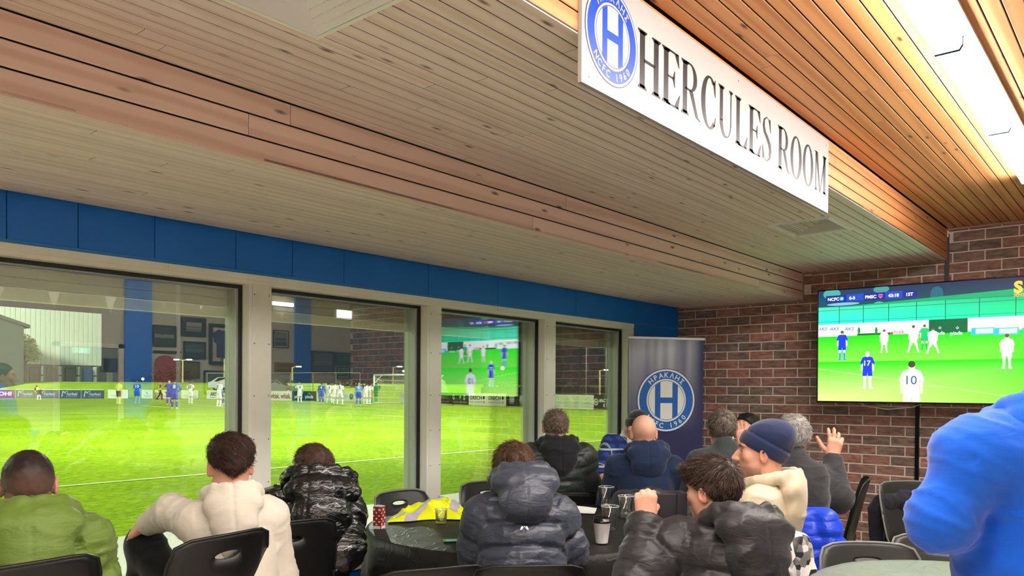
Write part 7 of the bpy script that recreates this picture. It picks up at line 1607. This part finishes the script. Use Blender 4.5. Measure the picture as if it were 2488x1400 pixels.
Rp = np.stack([AR, AF, np.array([0, 0, 1.])], 1); m_ = MB().bbox((-.040, -.006, -.058), (.036, .006, .050), .004); m_.v = [tuple(Rp @ np.array(q_)) for q_ in m_.v]; m_.build('case', mat('phone_case', srgb(38, 37, 44), .6), t)
m_ = MB().bbox((-.036, .0065, -.054), (.032, .0085, .046), .001); m_.v = [tuple(Rp @ np.array(q_)) for q_ in m_.v]; m_.build('screen', M_blackgloss, t)
m_ = MB().bbox((.037, -.004, -.058), (.075, .003, .050), .002); m_.v = [tuple(Rp @ np.array(q_)) for q_ in m_.v]; m_.build('case_flap', mat('phone_case', srgb(38, 37, 44), .6), t)
# 13 man in the royal blue hoodie standing at the right
J13 = dict(shL=P(2375, 1112, d=1.95), elL=P(2284, 1262, d=1.95), wrL=P(2385, 1318, d=2.12))
p = Person('man in a royal blue hoodie standing at the right edge, seen from behind', P(2610, 884, d=2.0), 14, 1.04, lean=1, standing=True, J=J13, hoff=(.05, 0, 0))
p.body(stub=(srgb(60, 44, 38), lambda l: buzz(l)*.9)); p.garment('hoodie', M_royal, .028, 'hoodie', .010, res=.0075, seed=41, belly=.03, hem=-.12, sl_r=(.052, .045, .036), ti=.055, seams=((P(2470, 1010, d=1.93), P(2400, 1078, d=1.87)), (P(2400, 1078, d=1.87), P(2338, 1155, d=1.85)), (P(2338, 1155, d=1.85), P(2334, 1230, d=1.85)))); p.hood(M_royal, 1.12, 'hoodie', .006, droop=.02, off=(0, -.02, -.02), wd=1.15); p.trousers(M_jean)
hair_obj(p.hc, p.R, p.s, dict(t=.008, nape=-.06, cols=(srgb(36, 26, 22), srgb(70, 52, 44)), n=900, L=.016), p.o, seed=18)
# raglan seam stitched on the hoodie (left shoulder)
# ---------------------------------------------------------------- loose chairs
c = P(985, 1194, Z=.85); chair(c[0]-.02, c[1]-.22, 268, 'empty charcoal plastic chair by the window post, behind the yellow vest', .85, M_grey, 'grey')
c = P(1185, 1171, Z=.85); chair(c[0]-.10, c[1]-.23, 246, 'empty charcoal plastic chair with its oval slot showing the white tarpaulin', .85, M_grey, 'grey')
c = P(1030, 1378, Z=.84); chair(c[0]+.15, c[1]+.20, 62, 'black plastic chair at the bottom edge in front of the black table', .84)
c = P(2090, 1160, d=4.75); chair(c[0]-.1, c[1]+.22, 106, 'black plastic chair seen edge-on against the brick wall', c[2])
c = P(2195, 1172, d=5.4); ch = chair(c[0]-.12, c[1]-.2, 232, 'charcoal plastic chair with a dark jacket on its seat, by the brick wall', c[2], M_grey, 'grey'); CW = c
c = P(2072, 1316, d=3.62); chair(c[0]-.22, c[1]-.22, 216, 'charcoal plastic chair with a blue-showing oval slot at the pale table', c[2], M_grey, 'grey')
c = P(2262, 1300, d=4.05); chair(c[0]-.24, c[1]-.14, 206, 'wide-backed charcoal plastic chair behind the pale table', c[2], M_grey, 'grey')
# ---------------------------------------------------------------- jackets hung on chairs
def hung(cx, cy, face, zt, zb, w_, label, m, kind='puffer', seed=1, sleeves=(1, 1), th=.06, res=.009, A=.010, flare=.05):
    a = math.radians(face); B = np.array([[math.sin(a), math.cos(a), 0], [-math.cos(a), math.sin(a), 0], [0, 0, 1]]); W = lambda x, y, z: np.array([cx, cy, 0])+B @ np.array((x, y, 0))+np.array([0, 0, z])
    f = Field(np.minimum(W(-w_*.8, -.3, zb-.08), W(w_*.8, .3, zt+.1))-.35, np.maximum(W(-w_*.8, -.3, zb), W(w_*.8, .3, zt+.1))+.35, res)
    zm = (zt+zb)/2; hz = (zt-zb)/2
    f.cone(W(-w_*.40, -.25, zt-.03), W(w_*.40, -.25, zt-.03), .05, None, .03); f.ell(W(0, -.30, zm), (w_*.50+flare*.5, th+.01, hz), B, .04); f.ell(W(0, -.31, zm-hz*.35), (w_*.5+flare, th+.02, hz*.62), B, .05)
    f.cone(W(0, -.29, zt-.02), W(0, -.32, zt-.16), .06, .05, .05)
    for s_, on in zip((-1, 1), sleeves):
        if on: f.chain([W(s_*w_*.42, -.27, zt-.05), W(s_*(w_*.50+.02), -.33, zm+.02), W(s_*(w_*.46+.03), -.35, zb+.06)], [.065, .066, .052], .025)
    V, Q_ = f.mesh(); nr = vnorm(V, Q_); q_ = np.abs(np.sin(np.pi*(V[:, 2]+.02*vnoise(V*6+seed))/.085))
    d = A*(q_**.55-.7)+.006*vnoise(V*np.array([16, 16, 34.])+seed) if kind == 'puffer' else A*(1-np.abs(vnoise(V*np.array([11, 11, 4.])+seed)))**3+.004*vnoise(V*30)
    o = link('hung_jacket', np_mesh('hung_jacket', V+nr*d[:, None], Q_), m); tag(o, label, 'jacket', 'jackets left on chairs'); return o
def chair_of(ch): return ch.location.x, ch.location.y, math.degrees(ch.rotation_euler.z)+90
x, y, f_ = chair_of(ch11); hung(x, y, f_, .875, .15, .50, 'bright blue puffer jacket hung over the chair of the man raising his hand', M_royalp, 'puffer', 3, flare=.06)
x, y, f_ = chair_of(ch10); hung(x, y, f_, .90, .12, .36, 'black white and grey geometric camouflage jacket hung behind the man in the navy beanie', M_camo, 'fold', 5, flare=.05, A=.012)
x, y, f_ = chair_of(ch7); hung(x, y, f_, .88, .30, .40, 'black jacket hung over the chair of the bald man', M_blkp, 'fold', 7, flare=.02, th=.05)
x, y, f_ = chair_of(ch); hung(x, y, f_, CW[2]-.10, .38, .40, 'dark navy jacket bundled on the charcoal chair by the brick wall', clothmat('midnight_nylon', srgb(24, 26, 40), .7, .3, 12), 'fold', 9, sleeves=(0, 1), flare=.03)

# ================================================================ FOOTBALLERS AND OFFICIALS ON THE PITCH
C_BLUE = srgb(20, 84, 206); C_WHITE = srgb(240, 240, 244); C_YEL = srgb(222, 238, 60); C_SKN = srgb(216, 164, 134)
_pn = [0]
def player(px, py, face, label, shirt, shorts, socks, hairc=srgb(40, 30, 26), num=None, pose='stand', numc=None, h=1.80, lane=0, skin=C_SKN, long_=False, trou=None, bib=None):
    _pn[0] += 1; o0 = P(px, py, Z=FZ); a = math.radians(face); B = np.array([[math.sin(a), math.cos(a), 0], [-math.cos(a), math.sin(a), 0], [0, 0, 1]], float); s_ = h/1.80
    W = lambda x, y, z: o0+s_*(B @ np.array((x, y, z), float)); ln = {'bend': 62, 'lean': 24, 'crouch': 70}.get(pose, 4); U = B @ rot('x', -ln); hipz = .93 if pose != 'crouch' else .70
    hp = W(0, -.10 if ln > 40 else 0, hipz); up = lambda x, y, z: hp+s_*(U @ np.array((x, y, z), float)); st = {'walk': .22, 'stride': .16}.get(pose, .0); sp = .13 if pose != 'apart' else .2
    kn = {'L': W(-sp*.9, .03+st, .50), 'R': W(sp*.9, .03-st*.3, .50)}; an = {'L': W(-sp, -.02+st*1.2, .09), 'R': W(sp, -.02-st*1.3, .09)}; hj = {'L': hp+s_*(B @ np.array((-.09, 0, -.02))), 'R': hp+s_*(B @ np.array((.09, 0, -.02)))}
    sh = {'L': up(-.19, 0, .47), 'R': up(.19, 0, .47)}; el, wr = {}, {}
    for n_, x in (('L', -1), ('R', 1)):
        if pose == 'hips': el[n_] = sh[n_]+s_*(B @ np.array((x*.17, -.10, -.22))); wr[n_] = hp+s_*(B @ np.array((x*.17, .02, .08)))
        elif pose in ('bend', 'crouch'): el[n_] = sh[n_]+s_*(B @ np.array((x*.05, .02, -.27))); wr[n_] = kn[n_]+s_*(B @ np.array((0, .05, .06)))
        elif pose == 'arm' and n_ == 'L': el[n_] = sh[n_]+s_*(B @ np.array((x*.16, .15, -.14))); wr[n_] = el[n_]+s_*(B @ np.array((.04, .12, .20)))
        else: el[n_] = sh[n_]+s_*(B @ np.array((x*.07, -.03-st*x*.4, -.28))); wr[n_] = el[n_]+s_*(B @ np.array((x*.02, .08-st*x*.5, -.25)))
    c7 = up(0, -.01, .52); hc = c7+s_*((U @ rot('x', ln*.55)) @ np.array((0, .03, .165))); lo, hi = o0-np.array([1.0, 1.0, .02]), o0+np.array([1.0, 1.0, 2.0]); r = .021
    pts = np.array([hp, hc, *kn.values(), *an.values(), *el.values(), *wr.values()]); lo = pts.min(0)-.24; hi = pts.max(0)+.24; lo[2] = FZ-.03
    f = Field(lo, hi, r); f.ell(up(0, 0, .34), np.array((.15, .095, .2))*s_, U, .05).ell(hp, np.array((.14, .10, .13))*s_, U, .05).ell(hc, np.array((.078, .095, .118))*s_, B, .02).cone(c7, hc, .055*s_, .05*s_, .03).ell(hc+s_*(B @ np.array((0, .095, -.02))), np.array((.014, .018, .022))*s_, B, .02)
    for n_ in 'LR': f.chain([sh[n_], el[n_], wr[n_], wr[n_]+(wr[n_]-el[n_])*.38], [.05*s_, .040*s_, .030*s_, .028*s_], .02).chain([hj[n_], kn[n_], an[n_]], [.080*s_, .055*s_, .040*s_], .03)
    V, Q_ = f.mesh(); me = np_mesh('person', V, Q_); setcol(me, np.tile(np.array(skin), (len(V), 1))); o = link('person', me, M_skin); tag(o, label, 'person', 'players and officials on the pitch')
    def part(name, col, fn):
        f = Field(lo, hi, r); fn(f); V, Q_ = f.mesh()
        if len(V): nr = vnorm(V, Q_); V = V+nr*(.008*vnoise(V*9))[:, None]; return link(name, np_mesh(name, V, Q_), mat('kit_%d_%d_%d' % tuple(int(c*255) for c in col[:3]), col, .8), o)
    def shirt_(f):
        f.ell(up(0, 0, .34), np.array((.185, .125, .24))*s_, U, .05).ell(up(0, 0, .08), np.array((.170, .125, .17))*s_, U, .06).cone(sh['L'], sh['R'], .070*s_, None, .04).cone(up(-.07, 0, .50), up(.07, 0, .50), .06*s_, None, .04)
        for n_ in 'LR': f.chain([sh[n_], el[n_] if long_ else sh[n_]+(el[n_]-sh[n_])*.72], [.078*s_, .062*s_], .03)
        if long_:
            for n_ in 'LR': f.cone(el[n_], wr[n_], .060*s_, .045*s_, .03)
        f.plane(up(0, 0, -.05), -U[:, 2], .02)
    part('shirt', shirt, shirt_)
    def shorts_(f):
        f.ell(hp-np.array([0, 0, .02]), np.array((.175, .135, .13))*s_, U, .04)
        for n_ in 'LR': f.chain([hj[n_], hj[n_]+(kn[n_]-hj[n_])*(.72 if trou is None else 1.0)], [.108*s_, (.102 if trou is None else .075)*s_], .03)
        if trou is not None:
            for n_ in 'LR': f.cone(kn[n_], an[n_], .072*s_, .058*s_, .03)
    part('shorts' if trou is None else 'trousers', shorts, shorts_)
    if trou is None:
        def socks_(f):
            for n_ in 'LR': f.chain([kn[n_]+(an[n_]-kn[n_])*.22, kn[n_]+(an[n_]-kn[n_])*.5, an[n_]], [.058*s_, .064*s_, .046*s_], .02)
        part('socks', socks, socks_)
    part('boots', srgb(236, 236, 230) if trou is None else srgb(30, 30, 30), lambda f: [f.cone(an[n_]+s_*(B @ np.array((0, -.05, -.045))), an[n_]+s_*(B @ np.array((0, .15, -.05))), .045*s_, .038*s_, .02) for n_ in 'LR'])
    if hairc is not None:
        R_ = B
        def hair_(f): f.ell(hc+s_*(B @ np.array((0, -.012, .028))), np.array((.088, .104, .104))*s_, B, .01); f.plane(hc+s_*(B @ np.array((0, .03, .0))), B @ np.array((0, .80, -.6)), .01)
        part('hair', hairc, hair_)
    if num: fp = Flat(up(0, -.150 if ln < 40 else -.15, .27), B[:, 0], U[:, 2], .003); fp.text(num, 0, 0, .22*s_, numc or g(236, 240, 250), 1, .02, align='c'); fp.build('shirt_number', M_print, o)
    if bib is not None: part('bib', bib, lambda f: (f.ell(up(0, 0, .32), np.array((.20, .14, .25))*s_, U, .05), f.ell(up(0, 0, .06), np.array((.19, .145, .17))*s_, U, .05), f.plane(up(0, 0, -.04), -U[:, 2], .02)))
    return o
NW = g(40, 44, 60)
player(288, 981, 20, 'referee in a yellow shirt with black shorts and yellow socks', C_YEL, srgb(34, 34, 38), C_YEL, srgb(44, 34, 28))
player(333, 979.5, 62, 'blue player at the left with a number on his back, beside the referee', C_BLUE, C_BLUE, srgb(140, 190, 230), srgb(120, 100, 84), '10')
player(424, 993.5, 55, 'blue player nearest the windows, hands on hips, number 8', C_BLUE, C_BLUE, srgb(40, 90, 190), srgb(50, 34, 28), '8', 'hips', long_=True)
player(411, 984, 60, 'blue player partly hidden behind number 8', C_BLUE, C_BLUE, C_BLUE, srgb(190, 190, 190), None, 'arm')
player(463, 980.5, 20, 'white player with dark number 23 on his back', C_WHITE, C_WHITE, C_WHITE, srgb(40, 32, 30), '23', 'hips', NW)
player(532, 988.5, 15, 'bald white player with number 7 next to the first window post', C_WHITE, C_WHITE, C_WHITE, None, '7', 'arm', NW)
player(542, 983, -30, 'blue player bent over behind the white number 7', C_BLUE, C_BLUE, C_BLUE, srgb(60, 44, 36), None, 'bend')
player(95, 971.5, 100, 'crouching figure in a yellow bib by the navy hoardings', srgb(30, 34, 40), srgb(30, 34, 40), C_WHITE, srgb(40, 34, 30), None, 'bend', bib=C_YEL, h=1.7)
player(388, 971, -10, 'steward in a yellow bib and dark trousers walking along the hoardings', srgb(40, 60, 40), srgb(24, 30, 26), C_WHITE, srgb(150, 160, 180), None, 'walk', trou=1, bib=srgb(170, 216, 60))
player(728, 978.5, 70, 'white player on his own in front of the piada hoarding', C_WHITE, C_WHITE, C_WHITE, None, '9', 'arm', NW)
player(781, 980.5, 40, 'blue player with number 4 at the left of the huddle', C_BLUE, C_BLUE, srgb(36, 80, 150), srgb(60, 50, 36), '4', 'stand', long_=True)
player(800, 980, 50, 'white player with number 3 at the left of the white huddle', C_WHITE, C_WHITE, C_WHITE, srgb(36, 28, 26), '3', 'apart', NW)
player(814, 983, 60, 'white player in the middle of the white huddle', C_WHITE, C_WHITE, C_WHITE, srgb(36, 28, 26), None, 'stand')
player(826, 984, 40, 'white player with number 5 at the right of the white huddle', C_WHITE, C_WHITE, C_WHITE, srgb(110, 84, 60), '5', 'apart', NW)
player(871, 986, 45, 'pale blue-shirted player with number 6 leaning near the goal', srgb(90, 150, 226), C_BLUE, srgb(60, 110, 210), None, '6', 'lean')
player(888, 982.5, 20, 'white player bending forward left of the goal', C_WHITE, C_WHITE, C_WHITE, srgb(50, 40, 36), None, 'lean')
player(896, 982, 10, 'white player bent over beside the near goalpost', C_WHITE, C_WHITE, C_WHITE, srgb(50, 40, 36), None, 'lean')
player(914, 979.5, 175, 'goalkeeper in green at the goalpost', srgb(40, 150, 80), srgb(40, 150, 80), srgb(60, 170, 100), srgb(70, 50, 36), None, 'stand', long_=True)
